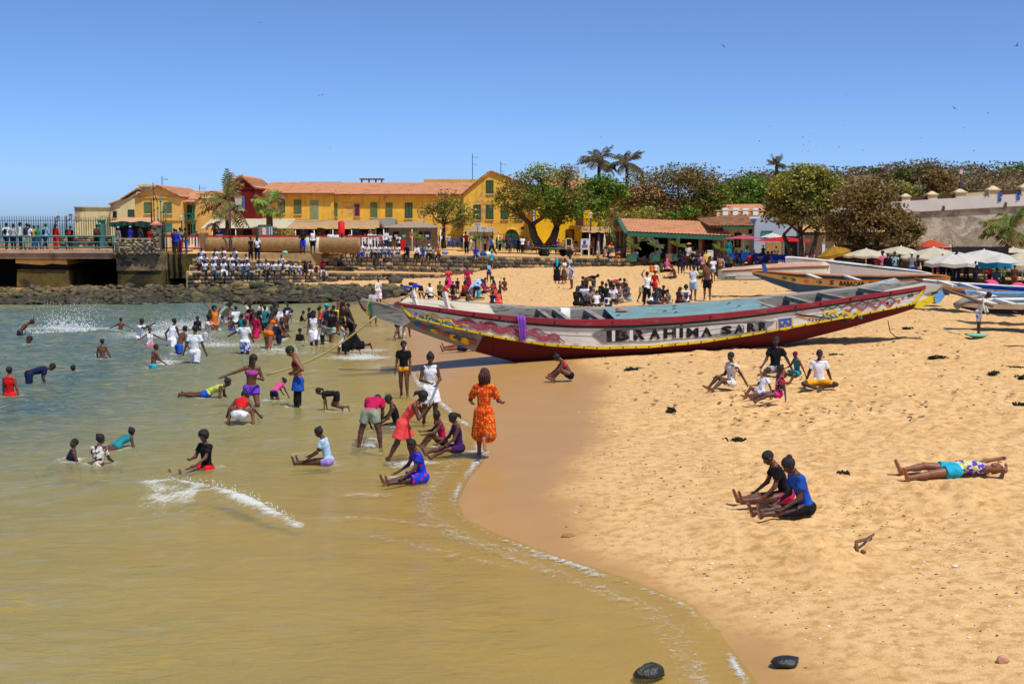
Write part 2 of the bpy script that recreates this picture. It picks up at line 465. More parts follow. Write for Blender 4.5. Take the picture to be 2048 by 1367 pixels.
st = n.coords("Object",(1.0,1.9,1.0))
h1 = n.noise(st,1.6,5,.6,.6); h2 = n.noise(st,7,4,.6,.4)
hh = n.math('ADD',n.math('MULTIPLY',h1,.7),n.math('MULTIPLY',h2,.22))
far = n.math('MINIMUM',n.math('MULTIPLY',depA,1.6),1.0)
nb = n.n("Bump",{"Height": hh,"Strength": n.math('ADD',n.math('MULTIPLY',far,.4),.55),"Distance": .2}).outputs[0]
body = n.mix(n.ramp(depA,[(0.0,0),(.32,.42),(.68,1.0)]),srgb(210,194,106),srgb(46,96,106))
body = n.mix(n.ramp(n.noise(st,.35,4,.6,.5),[(.35,.3),(.65,0)]),body,srgb(120,128,84))
caustic = n.noise(n.coords("Object",(.8,2.0,1),(0,0,.35)),1.5,5,.62,1.6)  # wavy mottling: caustic light and dark bands painted into the water colour
body = n.mix(n.ramp(caustic,[(.42,0),(.62,.55)]),body,srgb(164,150,98))
body = n.mix(n.ramp(caustic,[(.3,.6),(.4,0)]),body,srgb(222,198,96))
dif = n.n("BsdfDiffuse",{"Color": body,"Normal": nb})
tr = n.n("BsdfTransparent",{"Color": (.91,.97,.78,1)})
fac = n.math('SUBTRACT',1.0,n.math('POWER',2.718,n.math('MULTIPLY',n.math('MULTIPLY',depA,n.math('ADD',.55,caustic)),-2.6)))
under = n.n("MixShader",{0: n.math('MULTIPLY',fac,.94),1: tr.outputs[0],2: dif.outputs[0]})
gl = n.n("BsdfGlossy",{"Color": (1,1,1,1),"Roughness": .06,"Normal": nb})
fre = n.n("Fresnel",{"IOR": 1.33,"Normal": nb}).outputs[0]
surf = n.n("MixShader",{0: n.math('MINIMUM',n.math('MULTIPLY',fre,.5),.5),1: under.outputs[0],2: gl.outputs[0]})
fn = n.noise(n.coords("Object",(1,1.3,1)),7,6,.75,1.2); fn2 = n.noise(co,34,4,.7)
fm = n.math('ADD',n.math('MULTIPLY',fA,1.0),n.math('ADD',n.math('MULTIPLY',fn,1.5),n.math('MULTIPLY',fn2,.45)))
fmask = n.math('MULTIPLY',n.math('SUBTRACT',fm,1.4),2.4,True)
fmask = n.math('MULTIPLY',fmask,n.math('MULTIPLY',fA,3.0,True))
fd = n.n("BsdfDiffuse",{"Color": srgb(222,226,220),"Normal": n.bump(fn2,.6,.05)})
sh = n.n("MixShader",{0: n.math('MULTIPLY',fmask,.8),1: surf.outputs[0],2: fd.outputs[0]})
n.t.links.new(sh.outputs[0],n.out.inputs[0])
WATER_MAT = n.mat
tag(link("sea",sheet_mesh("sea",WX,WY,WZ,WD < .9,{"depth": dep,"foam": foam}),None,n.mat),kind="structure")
# --- plaza, stone terraces, jetty
M_SANDY = pm("plaza_sand",srgb(214,168,106),.95,.18,1.5,.5,22,.1,srgb(190,146,92),.52)
M_MORTAR = pm("mortar",srgb(150,128,92),.95,.25,3,.6,30,.1)
M_STONE = [pm("stone_" + k,srgb(*c),.9,.28,4,.6,25,.15,rnd=.35) for k,c in (("tan",(168,142,102)),("grey",(98,92,84)),("dark",(66,62,58)),("brown",(128,104,74)))]
M_CONC = pm("concrete_stained",srgb(172,142,108),.9,.25,.8,.5,12,.15,srgb(138,96,74),.5)
M_CONC2 = pm("concrete_ochre",srgb(160,118,62),.9,.25,.9,.5,12,.15,srgb(110,84,52),.55)
M_ALGAE_SHADE = pm("algae_shade_wall",srgb(92,78,40),.8,.35,1.2,.6,14,.2,srgb(52,48,32),.5)
M_TEAL = pm("teal_paint",srgb(62,118,112),.55,.15,5,.1,40,.4)
M_IRON = pm("dark_iron",srgb(46,44,44),.6,.2,5,.1,40,.4)
M_RUST = pm("rust_iron",srgb(92,62,44),.75,.3,6,.2,40,.3)
M_WHITE = pm("white_paint",srgb(226,224,216),.7,.08,3,.15,30,.25)
M_REDP = pm("red_paint",srgb(170,44,44),.6,.15,5,.1,40,.3)
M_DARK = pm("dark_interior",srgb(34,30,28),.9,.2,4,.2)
M_GREENP = pm("green_paint",srgb(46,104,84),.6,.15,5,.15,40,.3)
M_WOOD = pm("weathered_wood",srgb(128,102,76),.85,.25,4,.4,30,.15)
M_GLASS = pm("lamp_glass",srgb(206,200,184),.25,.05,3,.02,40,.5)
def pz(x): return min(max(1.75 - .028 * (x + 3),1.15),2.4)
def edge_pt(px,py,z=None):
 if z is not None: return on_z(px,py,z)
 zz = 1.7
 for _ in range(12):
  p = on_z(px,py,zz); zz = pz(p[0])
 return on_z(px,py,zz)
def interp(L,px):
 a = np.array([q[0] for q in L],float)
 return [float(np.interp(px,a,np.array([q[k] for q in L],float))) for k in range(1,len(L[0]))]
A_EDGE = [(-200,508),(330,507),(400,507),(500,507),(600,507),(700,508),(800,509),(900,511),(1000,513),(1100,515),(1200,517),(1300,518),(1380,520),(1460,524),(1560,530),(1700,540),(1800,548),(1950,556),(2150,566)]
B_EDGE = [(385,519,1.9),(500,519.5,1.8),(600,519.5,1.65),(700,521,1.5),(790,526,1.2)]
C_EDGE = [(378,532,1.52),(500,532,1.39),(600,532,1.25),(700,533,1.1),(800,534,.95),(880,536,.86),(960,537,.82)]
D_EDGE = [(372,544,1.2),(500,544,1.05),(600,544,.9),(700,545,.78),(800,546,.64),(890,548,.5)]
def line(E,n,x0=None,x1=None):
 x0 = E[0][0] if x0 is None else x0; x1 = E[-1][0] if x1 is None else x1
 out = []
 for t in np.linspace(x0,x1,n):
  v = interp(E,t); out.append(edge_pt(t,v[0],v[1] if len(v) > 1 else None))
 return out
STONES = []
for i in range(10):
 V,F = ICO[1]; rg = np.random.RandomState(i)
 W = np.sign(V) * np.abs(V) ** .55; W /= np.abs(W).max()
 W = W * (1 + .1 * (rg.rand(len(V),1) - .5)) * .5
 me = mesh_np("stone",W,np.array(F)); me.materials.append(M_STONE[i % 4]); STONES.append(me)
def stones_on(parent,pts,z0f,rowh=.23,wr=(.22,.5),seed=1,zt=None,dark=0,maxn=290):
 rg = np.random.RandomState(seed); o0 = org(parent); cnt = 0
 P = np.array(pts); S = np.concatenate([[0],np.cumsum(np.hypot(*(P[1:,:2] - P[:-1,:2]).T))])
 for r in range(12):
  s = rg.rand() * .2
  while s < S[-1] - .1 and cnt < maxn:
   w = wr[0] + (wr[1] - wr[0]) * rg.rand(); m = s + w / 2; s += w * 1.04
   if m > S[-1]: break
   q = [np.interp(m,S,P[:,k]) for k in range(3)]
   q2 = [np.interp(min(m + .2,S[-1]),S,P[:,k]) for k in range(3)]; q1 = [np.interp(max(m - .2,0),S,P[:,k]) for k in range(3)]
   zc = q[2] - .03 - rowh * (r + .5)
   if zc < z0f(q[0],q[1]) - .02: continue
   me = STONES[rg.randint(10)] if not dark or rg.rand() > dark else STONES[(1,2,5,6,9)[rg.randint(5)]]
   o = bpy.data.objects.new("stone",me); COL.objects.link(o); o.parent = parent
   a = math.atan2(q2[1] - q1[1],q2[0] - q1[0])
   o.location = (q[0] - o0[0],q[1] - o0[1] + .02,zc - o0[2] + .02 * (rg.rand() - .5)); o.rotation_euler = (.1 * (rg.rand() - .5),.14 * (rg.rand() - .5),a)
   o.scale = (w * .97,.2 + .08 * rg.rand(),rowh * (.86 + .2 * rg.rand())); cnt += 1
def terrace(name,front,back,label,drop=1.0,seed=1,lowf=None,cap=None,**kw):
 b = empty(name,(front[len(front) // 2][0],front[len(front) // 2][1],front[len(front) // 2][2] - drop),label,"stone step")
 mb = MB()
 top = [[p for p in front],[(p[0],max(p[1],f[1] + .05),f[2]) for p,f in zip(back,front)]]
 mb.sheet(top,1,False)
 mb.sheet([[(p[0],p[1] + .03,p[2] - drop) for p in front],front],0,False)
 f,k = front[0],top[1][0]
 mb.add([f,k,(k[0],k[1],k[2] - drop),(f[0],f[1],f[2] - drop)],[(0,1,2,3)],0)
 f,k = front[-1],top[1][-1]
 mb.add([f,k,(k[0],k[1],k[2] - drop),(f[0],f[1],f[2] - drop)],[(3,2,1,0)],0)
 mb.build("core",[M_MORTAR,M_SANDY],b)
 stones_on(b,front,lowf or (lambda x,y: -9),seed=seed,**kw)
 return b
aL = line(A_EDGE,70,327,2150)
mbp = MB(); mbp.sheet([aL,[(p[0],p[1] + .6,p[2]) for p in aL],[(p[0] * 1.05 if p[0] > 0 else p[0] * 1.3 - 1,125,p[2]) for p in aL],[(p[0] * 1.4 if p[0] > 0 else p[0] * 1.9,175,p[2]) for p in aL]],0,False)
mbp.sheet([[(p[0],p[1] + .03,p[2] - 1.6) for p in aL],aL],1,False)
plaza = mbp.build("plaza",[M_SANDY,M_ALGAE_SHADE],None,kind="structure")  # riser's dark colour stands in for the shadow left of the steps
pr = empty("terrace_wall",(0,100,1.0),"long low stone wall that holds the sandy plaza above the beach","wall")
mbw = MB(); a2 = line(A_EDGE,50,400,1440)
mbw.sheet([[(p[0],p[1] - .05,p[2] - 1.2) for p in a2],[(p[0],p[1] - .08,p[2] + .02) for p in a2],[(p[0],p[1] + .4,p[2] + .025) for p in a2]],0,False); mbw.build("core",M_MORTAR,pr)
stones_on(pr,[(p[0],p[1] - .09,p[2]) for p in line(A_EDGE,60,640,1440)],lambda x,y: max(tz(x,y),.3),rowh=.27,wr=(.3,.62),seed=3,dark=.4)
mbw = MB()
rg = np.random.RandomState(3)
terrace("stone_step",line(B_EDGE,24),line(A_EDGE,24,385,790),"topmost broad stone step just below the plaza edge",seed=11,drop=.5,rowh=.2,lowf=lambda x,y: 1.3 if x < -12 else .9)
terrace("stone_step",line(C_EDGE,30),[(p[0],p[1] + .4,p[2]) for p in line(A_EDGE,30,378,960)],"middle stone step with a sandy tread and low rubble face",seed=12,drop=.6,rowh=.2,lowf=lambda x,y: .85 if x < -12 else .55)
terrace("stone_step",line(D_EDGE,28),[(p[0],p[1] + .3,p[2]) for p in line(C_EDGE,28,372,890)],"lowest stone step rising straight from the weedy rocks",seed=13,drop=1.2,rowh=.24,dark=.55,lowf=lambda x,y: max(tz(x,y),.05))
# --- jetty
JY = 83.0; JZ = Z(501,JY)
jt = empty("jetty",(X(100,JY),JY,0),"concrete jetty on thick piers with two black openings below","jetty")
mb = MB(); mb.bb(X(-220,JY),X(238,JY),JY,JY + 8.6,Z(517,JY),JZ); mb.build("deck",M_CONC,jt)
mb = MB(); mb.bb(X(-220,JY),X(238,JY),JY - .12,JY - .002,Z(506,JY),JZ + .05); mb.build("edge_beam",pm("concrete_pink",srgb(186,156,132),.9,.25,.9,.5,12,.15,srgb(150,92,78),.52),jt)
mb = MB(); mb.prism([(X(36,JY),JY + .05,Z(517,JY)),(X(138,JY),JY + .05,Z(517,JY)),(X(138,JY),JY + .05,Z(529,JY)),(X(120,JY),JY + .05,Z(528,JY)),(X(108,JY),JY + .05,Z(527,JY)),(X(90,JY),JY + .05,Z(530,JY)),(X(36,JY),JY + .05,Z(526,JY))],(0,8.3,0)); mb.build("pier_head",M_CONC2,jt)
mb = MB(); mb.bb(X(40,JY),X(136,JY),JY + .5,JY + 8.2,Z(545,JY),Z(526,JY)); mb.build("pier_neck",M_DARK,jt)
mb = MB(); mb.prism([(X(34,JY),JY + .1,-.8),(X(139,JY),JY + .1,-.8),(X(138,JY),JY + .3,Z(540,JY)),(X(36,JY),JY + .3,Z(538,JY))],(0,7.8,0)); mb.build("pier",M_ALGAE_SHADE,jt)
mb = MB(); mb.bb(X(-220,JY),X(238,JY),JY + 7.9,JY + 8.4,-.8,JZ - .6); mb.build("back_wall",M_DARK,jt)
mb = MB(); mb.bb(X(238,JY),X(326,JY),JY + .1,JY + 8.4,-.8,Z(541,JY)); mb.build("abutment",M_ALGAE_SHADE,jt)
mb = MB(); mb.prism([(X(237,JY),JY + .0,Z(541,JY)),(X(326,JY),JY,Z(541,JY)),(X(326,JY),JY,Z(505,JY)),(X(237,JY),JY,Z(507,JY))],(0,8.3,0)); mb.build("abutment_head",pm("rubble_conc",srgb(142,120,88),.95,.4,2.2,.9,9,.15,srgb(84,72,56),.5,dist=.08),jt)
mw = empty("masonry_wall",(X(280,JY),JY - .1,Z(508,JY)),"stone-block wall at the landward end of the jetty","wall")
mb = MB(); mb.bb(X(236,JY),X(311,JY),JY - .25,JY + .35,Z(508,JY),Z(476,JY)); mb.build("core",pm("pale_mortar",srgb(172,150,112),.95,.2,4,.5,30),mw)
rows = 6; hrow = (Z(477,JY) - Z(508,JY)) / rows; rg = np.random.RandomState(4)
for r in range(rows):
 x = X(237,JY) + .1 * rg.rand()
 while x < X(309,JY):
  w = .2 + .2 * rg.rand()
  o = bpy.data.objects.new("stone",STONES[(1,2,5,6,9,1,0)[rg.randint(7)]]); COL.objects.link(o); o.parent = mw
  o.location = np.array((x + w / 2,JY - .26,Z(508,JY) + hrow * (r + .5))) - org(mw); o.scale = (w * .86,.12,hrow * .8); o.rotation_euler = (0,.2 * (rg.rand() - .5),0); x += w + .06
gp = empty("gate_pillar",(X(317,JY),JY,Z(508,JY)),"square rubble gate pillar with a pink pyramid cap","pillar")
mb = MB(); mb.bb(X(311.5,JY),X(325,JY),JY - .3,JY + .3,Z(508,JY),Z(450,JY)); mb.build("shaft",M_STONE[1],gp)
rg = np.random.RandomState(9)
for k in range(44):
 o = bpy.data.objects.new("stone",STONES[rg.randint(10)]); COL.objects.link(o); o.parent = gp
 o.location = np.array((X(312 + 12 * rg.rand(),JY),JY - .31,Z(507 - 56 * rg.rand(),JY))) - org(gp); o.scale = (.12 + .12 * rg.rand(),.12,.1 + .08 * rg.rand())
mb = MB(); mb.box((X(318.2,JY),JY,Z(448.5,JY)),(.58,.72,.1)); mb.box((X(318.2,JY),JY,Z(445,JY)),(.56,.7,.26),taper=.12); mb.build("cap",pm("pink_cap",srgb(214,138,108),.9,.12,4),gp)
rl = empty("railing",(X(100,JY),JY + .25,JZ),"teal pipe railing along the jetty edge","railing")
for py in (472,484,494):
 mb = MB(); mb.tube([(X(-200,JY),JY + .25,Z(py,JY)),(X(233,JY),JY + .25,Z(py + .5,JY))],.055 if py == 472 else .035,6); mb.build("rail",M_TEAL,rl)
for px in (-120,-30,53,136,229,233):
 mb = MB(); mb.tube([(X(px,JY),JY + .25,JZ),(X(px,JY),JY + .25,Z(472,JY))],.05,6); mb.build("post",M_TEAL,rl)
FY = 91.0
mb = MB(); mb.bb(X(-220,FY),X(126,FY),FY,FY + .4,JZ,Z(487,FY)); mb.build("kerb",M_CONC,jt)
lw = empty("rubble_wall",(X(180,FY),FY - .3,JZ),"low pale rubble wall behind the jetty walkers","wall")
mb = MB(); mb.bb(X(118,FY),X(236,FY),FY - .2,FY + .2,JZ - .2,Z(471,FY)); mb.build("core",pm("pale_rubble",srgb(168,152,122),.95,.3,3,.7,14,.1,srgb(96,84,70),.5),lw)
stones_on(lw,[(X(118,FY),FY - .21,Z(471,FY)),(X(236,FY),FY - .21,Z(471,FY))],lambda x,y: JZ,rowh=.2,wr=(.2,.42),seed=21)
fe = empty("iron_fence",(X(40,FY),FY + .2,JZ),"tall dark iron bar fence standing before the open sea","fence")
for k,px in enumerate(np.arange(-60,236,4.75)):
 mb = MB(); zt = Z(434 if px < 157 else 436,FY); mb.tube([(X(px,FY),FY + .2,Z(490,FY)),(X(px,FY),FY + .2,zt),(X(px,FY),FY + .2,zt + .1)],[.02,.02,.004],5); mb.build("bar",M_IRON,fe)
for py in (441,484):
 mb = MB(); mb.bar((X(-62,FY),FY + .2,Z(py,FY)),(X(236,FY),FY + .2,Z(py,FY)),.035,.05); mb.build("rail",M_IRON,fe)
def lantern(name,px,base_py,top_py,Y,label,arm=0,bz=None,w=8):
 x = X(px,Y); z0 = Z(base_py,Y) if bz is None else bz; zt = Z(top_py,Y); s = w * Y / FPX
 r = empty(name,(x,Y,z0),label,"street lamp")
 xl = X(px + arm,Y)
 mb = MB(); mb.tube([(x,Y,z0),(x,Y,zt - s * (1.6 if not arm else .6))],.05,8); mb.lathe((x,Y,z0),[(.17,0),(.17,.15),(.11,.3),(.12,.9),(.07,1.0),(.06,1.05)],10)
 if arm: mb.tube([(x,Y,zt - s * 2.4),(x + (xl - x) * .5,Y,zt - s * 2.0),(xl,Y,zt - s * 1.7)],.035,6)
 mb.build("post",M_IRON,r)
 mb = MB(); mb.box((xl,Y,zt - s * 1.0),(s * .62,s * .62,s * 1.15),R=Matrix.Diagonal((1,1,1)),taper=1.5); g = mb.build("lamp_glass",M_GLASS,r)
 mb = MB(); mb.box((xl,Y,zt - s * .22),(s * 1.08,s * 1.08,s * .4),taper=.2); mb.box((xl,Y,zt - s * 1.62),(s * .66,s * .66,s * .1)); mb.bar((xl - s * .3,Y - s * .3,zt - s * 1.6),(xl - s * .47,Y - s * .47,zt - s * .4),.02); mb.build("lamp_cap",M_GLASS if arm == 0 and w < 8 else M_RUST,r)
 return r
lantern("street_lamp",118,487,431,FY + .6,"lantern on a bracket post by the sea fence, left of its twin",arm=6,w=6)
lantern("street_lamp",140,487,427,FY + .6,"lantern on a bracket post by the sea fence, nearest the pale block",arm=9,w=6.5)
lantern("street_lamp",465,506,386,93.0,"black street lamp standing at the head of the steps",arm=17,w=15)
lantern("street_lamp",1180,497,424,112.0,"slim street lamp in front of the yellow balcony house",w=7)
lantern("street_lamp",369,480,431,119.0,"bracket lamp at the corner of the ochre gabled house",w=5)
lantern("street_lamp",849,490,432,125.0,"street lamp half hidden by the little tree on the plaza",w=6)
KY = 90.0
kk = empty("kiosk",(X(272,KY),KY,JZ),"dark kiosk under a drooping green canopy by the gate","kiosk")
mb = MB(); mb.bb(X(234,KY),X(312,KY),KY + .4,KY + 3,JZ,Z(446,KY)); mb.build("wall",M_DARK,kk)
mb = MB(); mb.sheet([[(X(232 + 80 * t,KY),KY - .8,Z(443 + 1.2 * sin(t * 14),KY)) for t in np.linspace(0,1,16)],[(X(238 + 66 * t,KY),KY + 3,Z(434,KY)) for t in np.linspace(0,1,16)]],0)
mb.build("roof",pm("faded_awning",srgb(196,148,112),.9,.12,3),kk)
mb = MB(); mb.sheet([[(X(232 + 80 * t,KY),KY - .82,Z(443.2 + 1.2 * sin(t * 14),KY)) for t in np.linspace(0,1,30)],[(X(232 + 80 * t,KY),KY - .84 - .1 * sin(t * 40),Z(452 + 2.5 * sin(t * 9),KY)) for t in np.linspace(0,1,30)]],0)
mb.build("valance",pm("awning_green",srgb(24,66,52),.8,.2,3),kk)
bo = empty("phone_booth",(X(210,KY - .5),KY - .5,JZ),"narrow teal booth with a bright green disc on the jetty","booth")
mb = MB(); mb.bb(X(205,KY - .5),X(216,KY - .5),KY - .8,KY - .4,JZ,Z(441,KY - .5)); mb.box((X(210.5,KY - .5),KY - .6,Z(440,KY - .5)),(.5,.55,.08)); mb.build("cabin",M_TEAL,bo)
mb = MB(); mb.lathe((X(209,KY - .5),KY - .81,Z(448,KY - .5)),[(.1,0),(.1,.03)],14,ax=Matrix.Rotation(pi / 2,3,'X')); mb.build("disc",pm("bright_green",srgb(40,190,120),.5,.1),bo)
for px,t,b,m,lab in ((315,365,505,M_RUST,"tallest rusty mast beside the gate pillar"),(309.5,397,445,M_RUST,"short mast behind the gate pillar"),(322,405,505,M_GREENP,"slim green mast, first right of the gate pillar"),(328,392,505,M_GREENP,"slim green mast, second right of the gate pillar"),(332.5,412,505,M_RUST,"thin brown mast, third right of the gate pillar"),(337.5,408,505,M_GREENP,"green mast furthest from the gate pillar")):
 mb = MB(); Ym = 86.5; mb.tube([(X(px,Ym),Ym,Z(b,Ym)),(X(px - 1 if px == 315 else px,Ym),Ym,Z(t,Ym))],[.055,.035],6)
 if px == 315: mb.tube([(X(314.5,Ym),Ym,Z(382,Ym)),(X(322,Ym),Ym,Z(404,Ym))],.03,5)
 for py in range(int(t) + 12,int(b) - 20,22): mb.lathe((X(px,Ym),Ym,Z(py,Ym)),[(.05,0),(.07,.02),(.07,.06),(.05,.08)],6)
 mb.build("mast",m,None,lab,"mast")
RY = 98.0
rr = empty("picket_railing",(X(520,RY),RY,pz(X(520,RY))),"red-topped railing with white pickets behind the straw roll","railing")
for px in list(np.arange(330,760,6.2)):
 mb = MB(); mb.bb(X(px,RY) - .05,X(px,RY) + .05,RY - .01,RY + .01,Z(495,RY),Z(474.5,RY)); mb.build("picket",M_WHITE,rr)
for px in np.arange(330,770,31):
 mb = MB(); mb.bb(X(px,RY) - .06,X(px,RY) + .06,RY + .02,RY + .12,Z(500,RY),Z(470.5,RY)); mb.build("post",M_REDP,rr)
for py,h in ((472.5,.14),(496,.08)):
 mb = MB(); mb.bb(X(328,RY),X(762,RY),RY + .015,RY + .09,Z(py,RY) - h / 2,Z(py,RY) + h / 2); mb.build("rail",M_REDP,rr)
n = NT("straw"); co = n.coords("Object",(8,2,2));
n.pbsdf(n.mix(n.noise(co,3,5,.7),srgb(104,80,52),srgb(200,164,114)),.95,.1,n.bump(n.noise(co,6,3),.8,.05)); M_STRAW = n.mat
SY = 94.0; sc0 = (X(570,SY),SY,Z(490,SY)); sr = 15.5 * SY / FPX
st_ = empty("straw_roll",(sc0[0],SY,sc0[2] - sr),"long straw-clad roll lying on the plaza behind the steps","straw roll")
mb = MB(); mb.tube([(X(px,SY),SY,sc0[2]) for px in np.linspace(420,722,40)],[sr * (.95 + .05 * (k % 2)) for k in range(40)],20); mb.build("core",M_STRAW,st_)
mb = MB(); mb.tube([(X(612,SY),SY,sc0[2]),(X(642,SY),SY,sc0[2])],sr * 1.02,20); mb.build("painted_band",pm("pale_band",srgb(206,206,178),.8,.12,3),st_)
mb = MB(); rg = np.random.RandomState(2)
for k in range(6500):
 px = 418 + 304 * rg.rand()
 if 610 < px < 644: continue
 a = -2.2 + 3.6 * rg.rand(); L = .25 + .35 * rg.rand(); x = X(px,SY); da = L / sr; r1 = sr * (1.0 + .02 * rg.rand()); r2 = sr * (1.02 + .12 * rg.rand()); dx = .16 * (rg.rand() - .5); w = .017
 p = lambda xx,aa,r: (xx,SY - r * cos(aa),sc0[2] + r * sin(aa))
 mb.add([p(x - w,a,r1),p(x + w,a,r1),p(x + dx,a - da,r2)],[(0,1,2)])
o = mb.build("straw",M_STRAW,st_,kind="stuff")
mb = MB(); mb.bb(X(408,SY),X(417,SY),SY - .75,SY + .75,sc0[2] - sr - .05,sc0[2] + sr + .32); mb.build("end_board",M_WOOD,st_)
# --- buildings behind the plaza
n = NT("roof_tile"); co = n.coords("Object")
c = n.mix(n.noise(co,5,4,.7),srgb(178,116,82),srgb(212,158,118))
c = n.mix(n.ramp(n.noise(n.coords("Object",(1,1,6)),1.2,5,.7),[(.52,0),(.64,.6)]),c,srgb(128,88,66))
n.pbsdf(c,.9,.15,n.bump(n.noise(co,14,3),.4,.03)); M_TILE = n.mat
M_TILEB = pm("roof_tile_old",srgb(142,100,72),.9,.3,3,.5,14,.1,srgb(104,78,60),.5)
M_YEL = plaster("yellow_plaster",(232,184,74),(188,152,116),.44)
M_YEL2 = pm("bright_yellow_plaster",srgb(236,186,36),.9,.1,.8,.3,12,.15,srgb(206,150,40),.6)
M_OCH = plaster("ochre_plaster",(228,180,96),(196,152,96),.36)
M_CREAM = plaster("cream_plaster",(224,204,150),(164,146,116),.46)
M_REDW = pm("red_plaster",srgb(104,30,32),.9,.15,.8,.3,12,.15)
M_SHUT = pm("shutter_green",srgb(92,116,78),.75,.15,4,.2,30,.2,rnd=.15)
M_SHUTD = pm("shutter_dark_green",srgb(44,84,62),.75,.15,4,.2,30,.2)
M_SHUTB = pm("shutter_brown",srgb(98,56,40),.75,.15,4,.2,30,.2)
M_BLUEW = pm("window_blue",srgb(64,120,178),.6,.1)
def window(par,x0,x1,z0,z1,y,mat=None,frame=None,leaves=2,sill=True):
 mat = mat or M_SHUT
 mb = MB(); w = .07
 for a in ((x0 - w,x0,z0 - w,z1 + w),(x1,x1 + w,z0 - w,z1 + w),(x0,x1,z1,z1 + w),(x0,x1,z0 - w,z0)):
  mb.bb(a[0],a[1],y - .07,y - .003,a[2],a[3])
 win = mb.build("window",frame or mat,par)
 lw = (x1 - x0) / leaves
 for k in range(leaves):
  mb = MB(); a,b = x0 + lw * k + .012,x0 + lw * (k + 1) - .012
  mb.bb(a,a + .06,y - .05,y - .004,z0,z1); mb.bb(b - .06,b,y - .05,y - .004,z0,z1)
  for zz in (z0,(z0 + z1) / 2 - .03,z1 - .07): mb.bb(a + .06,b - .06,y - .048,y - .004,zz,zz + .07)
  ns = max(6,int((z1 - z0) / .11))
  for i in range(ns):
   zc = z0 + (i + .5) * (z1 - z0) / ns
   mb.box(((a + b) / 2,y - .028,zc),(b - a - .12,.012,.075),R=Matrix.Rotation(radians(-35),3,'X'))
  mb.build("shutter",mat,win)
 if sill:
  mb = MB(); mb.bb(x0 - .12,x1 + .12,y - .12,y - .001,z0 - .14,z0 - w - .003); mb.build("sill",M_CREAM,win)
 return win
def slope(a,b,c,d,par,name="roof",mat=None,pitch=.27,th=.1,label=None):
 a,b,c,d = [np.array(p,float) for p in (a,b,c,d)]
 L = np.linalg.norm(b - a); S = np.linalg.norm(d - a); nc = max(4,int(L / pitch)); nr = max(2,int(S / .42))
 nn = np.cross(b - a,d - a); nn /= np.linalg.norm(nn)
 if nn[2] < 0: nn = -nn
 U = np.linspace(0,1,nc * 4 + 1); rows = []
 hu = .055 * np.abs(np.sin(pi * np.arange(len(U)) / 4.0))
 for r in range(nr):
  for v,k in ((r / nr,.05),((r + 1) / nr - 1e-3,.0)):
   e0,e1 = a + (d - a) * v,b + (c - b) * v
   rows.append(e0[None] + (e1 - e0)[None] * U[:,None] + nn[None] * (hu + k)[:,None])
 V = np.concatenate(rows); m = len(U)
 I = np.arange(len(rows) * m).reshape(len(rows),m); F = np.stack([I[:-1,:-1],I[:-1,1:],I[1:,1:],I[1:,:-1]],-1).reshape(-1,4)
 b0 = len(V); V = np.concatenate([V,np.array([p - nn * th for p in (a,b,c,d)] + [a,b,c,d])])
 F = np.concatenate([F,[[b0,b0 + 3,b0 + 2,b0 + 1],[b0,b0 + 1,b0 + 5,b0 + 4],[b0 + 1,b0 + 2,b0 + 6,b0 + 5],[b0 + 2,b0 + 3,b0 + 7,b0 + 6],[b0 + 3,b0,b0 + 4,b0 + 7]]])
 return link(name,mesh_np(name,V - org(par),F,False),par,mat or M_TILE)
def bld(name,px,py,Y,label,cat="building"):
 return empty(name,(X(px,Y),Y,Z(py,Y)),label,cat)
def walls(par,x0,x1,y0,y1,z0,z1,mat,name="wall"):
 mb = MB(); mb.bb(x0,x1,y0,y1,z0,z1); return mb.build(name,mat,par)
def win_px(par,cx,cy,w,h,Y,**kw):
 window(par,X(cx - w / 2,Y),X(cx + w / 2,Y),Z(cy + h / 2,Y),Z(cy - h / 2,Y),Y,**kw)
Y = 128.0
b = bld("flat_roofed_block",195,500,Y,"pale stained flat-roofed block beside the sea fence")
walls(b,X(157,Y),X(230,Y),Y,Y + 9,1.5,Z(415,Y),M_CREAM); mb = MB(); mb.bb(X(155.5,Y),X(231,Y),Y - .15,Y + 9.1,Z(415,Y),Z(413,Y)); mb.build("coping",M_CREAM,b)
Y = 127.0
b = bld("cream_house",255,500,Y,"cream house with a stepped sloping roofline and dark windows")
mb = MB(); mb.prism([(X(228,Y),Y,1.5),(X(282,Y),Y,1.5),(X(282,Y),Y,Z(383,Y)),(X(262,Y),Y,Z(396,Y)),(X(253,Y),Y,Z(399,Y)),(X(228,Y),Y,Z(408,Y))],(0,8,0)); mb.build("wall",M_CREAM,b)
mb = MB(); mb.prism([(X(226,Y),Y - .3,Z(409.5,Y)),(X(253,Y),Y - .3,Z(399.5,Y)),(X(253,Y),Y - .3,Z(397,Y)),(X(226,Y),Y - .3,Z(407,Y))],(0,8.5,0)); mb.prism([(X(250,Y),Y - .3,Z(399,Y)),(X(283,Y),Y - .3,Z(379,Y)),(X(283,Y),Y - .3,Z(376,Y)),(X(250,Y),Y - .3,Z(397,Y))],(0,8.5,0)); mb.build("roof",M_TILE,b)
mb = MB(); mb.box((X(286,Y),Y + 2,Z(374,Y)),(.9,.9,.7)); mb.box((X(286,Y),Y + 2,Z(370.5,Y)),(1.2,1.2,.2)); mb.build("chimney",M_CREAM,b)
win_px(b,237,429,4.5,11,Y,mat=M_DARK,leaves=1); win_px(b,269.5,428,10,15,Y,mat=M_SHUTD)
Y = 119.0
b = bld("gabled_house",325,497,Y,"ochre two-storey house with a low gable and green shutters")
zt = Z(394,Y)
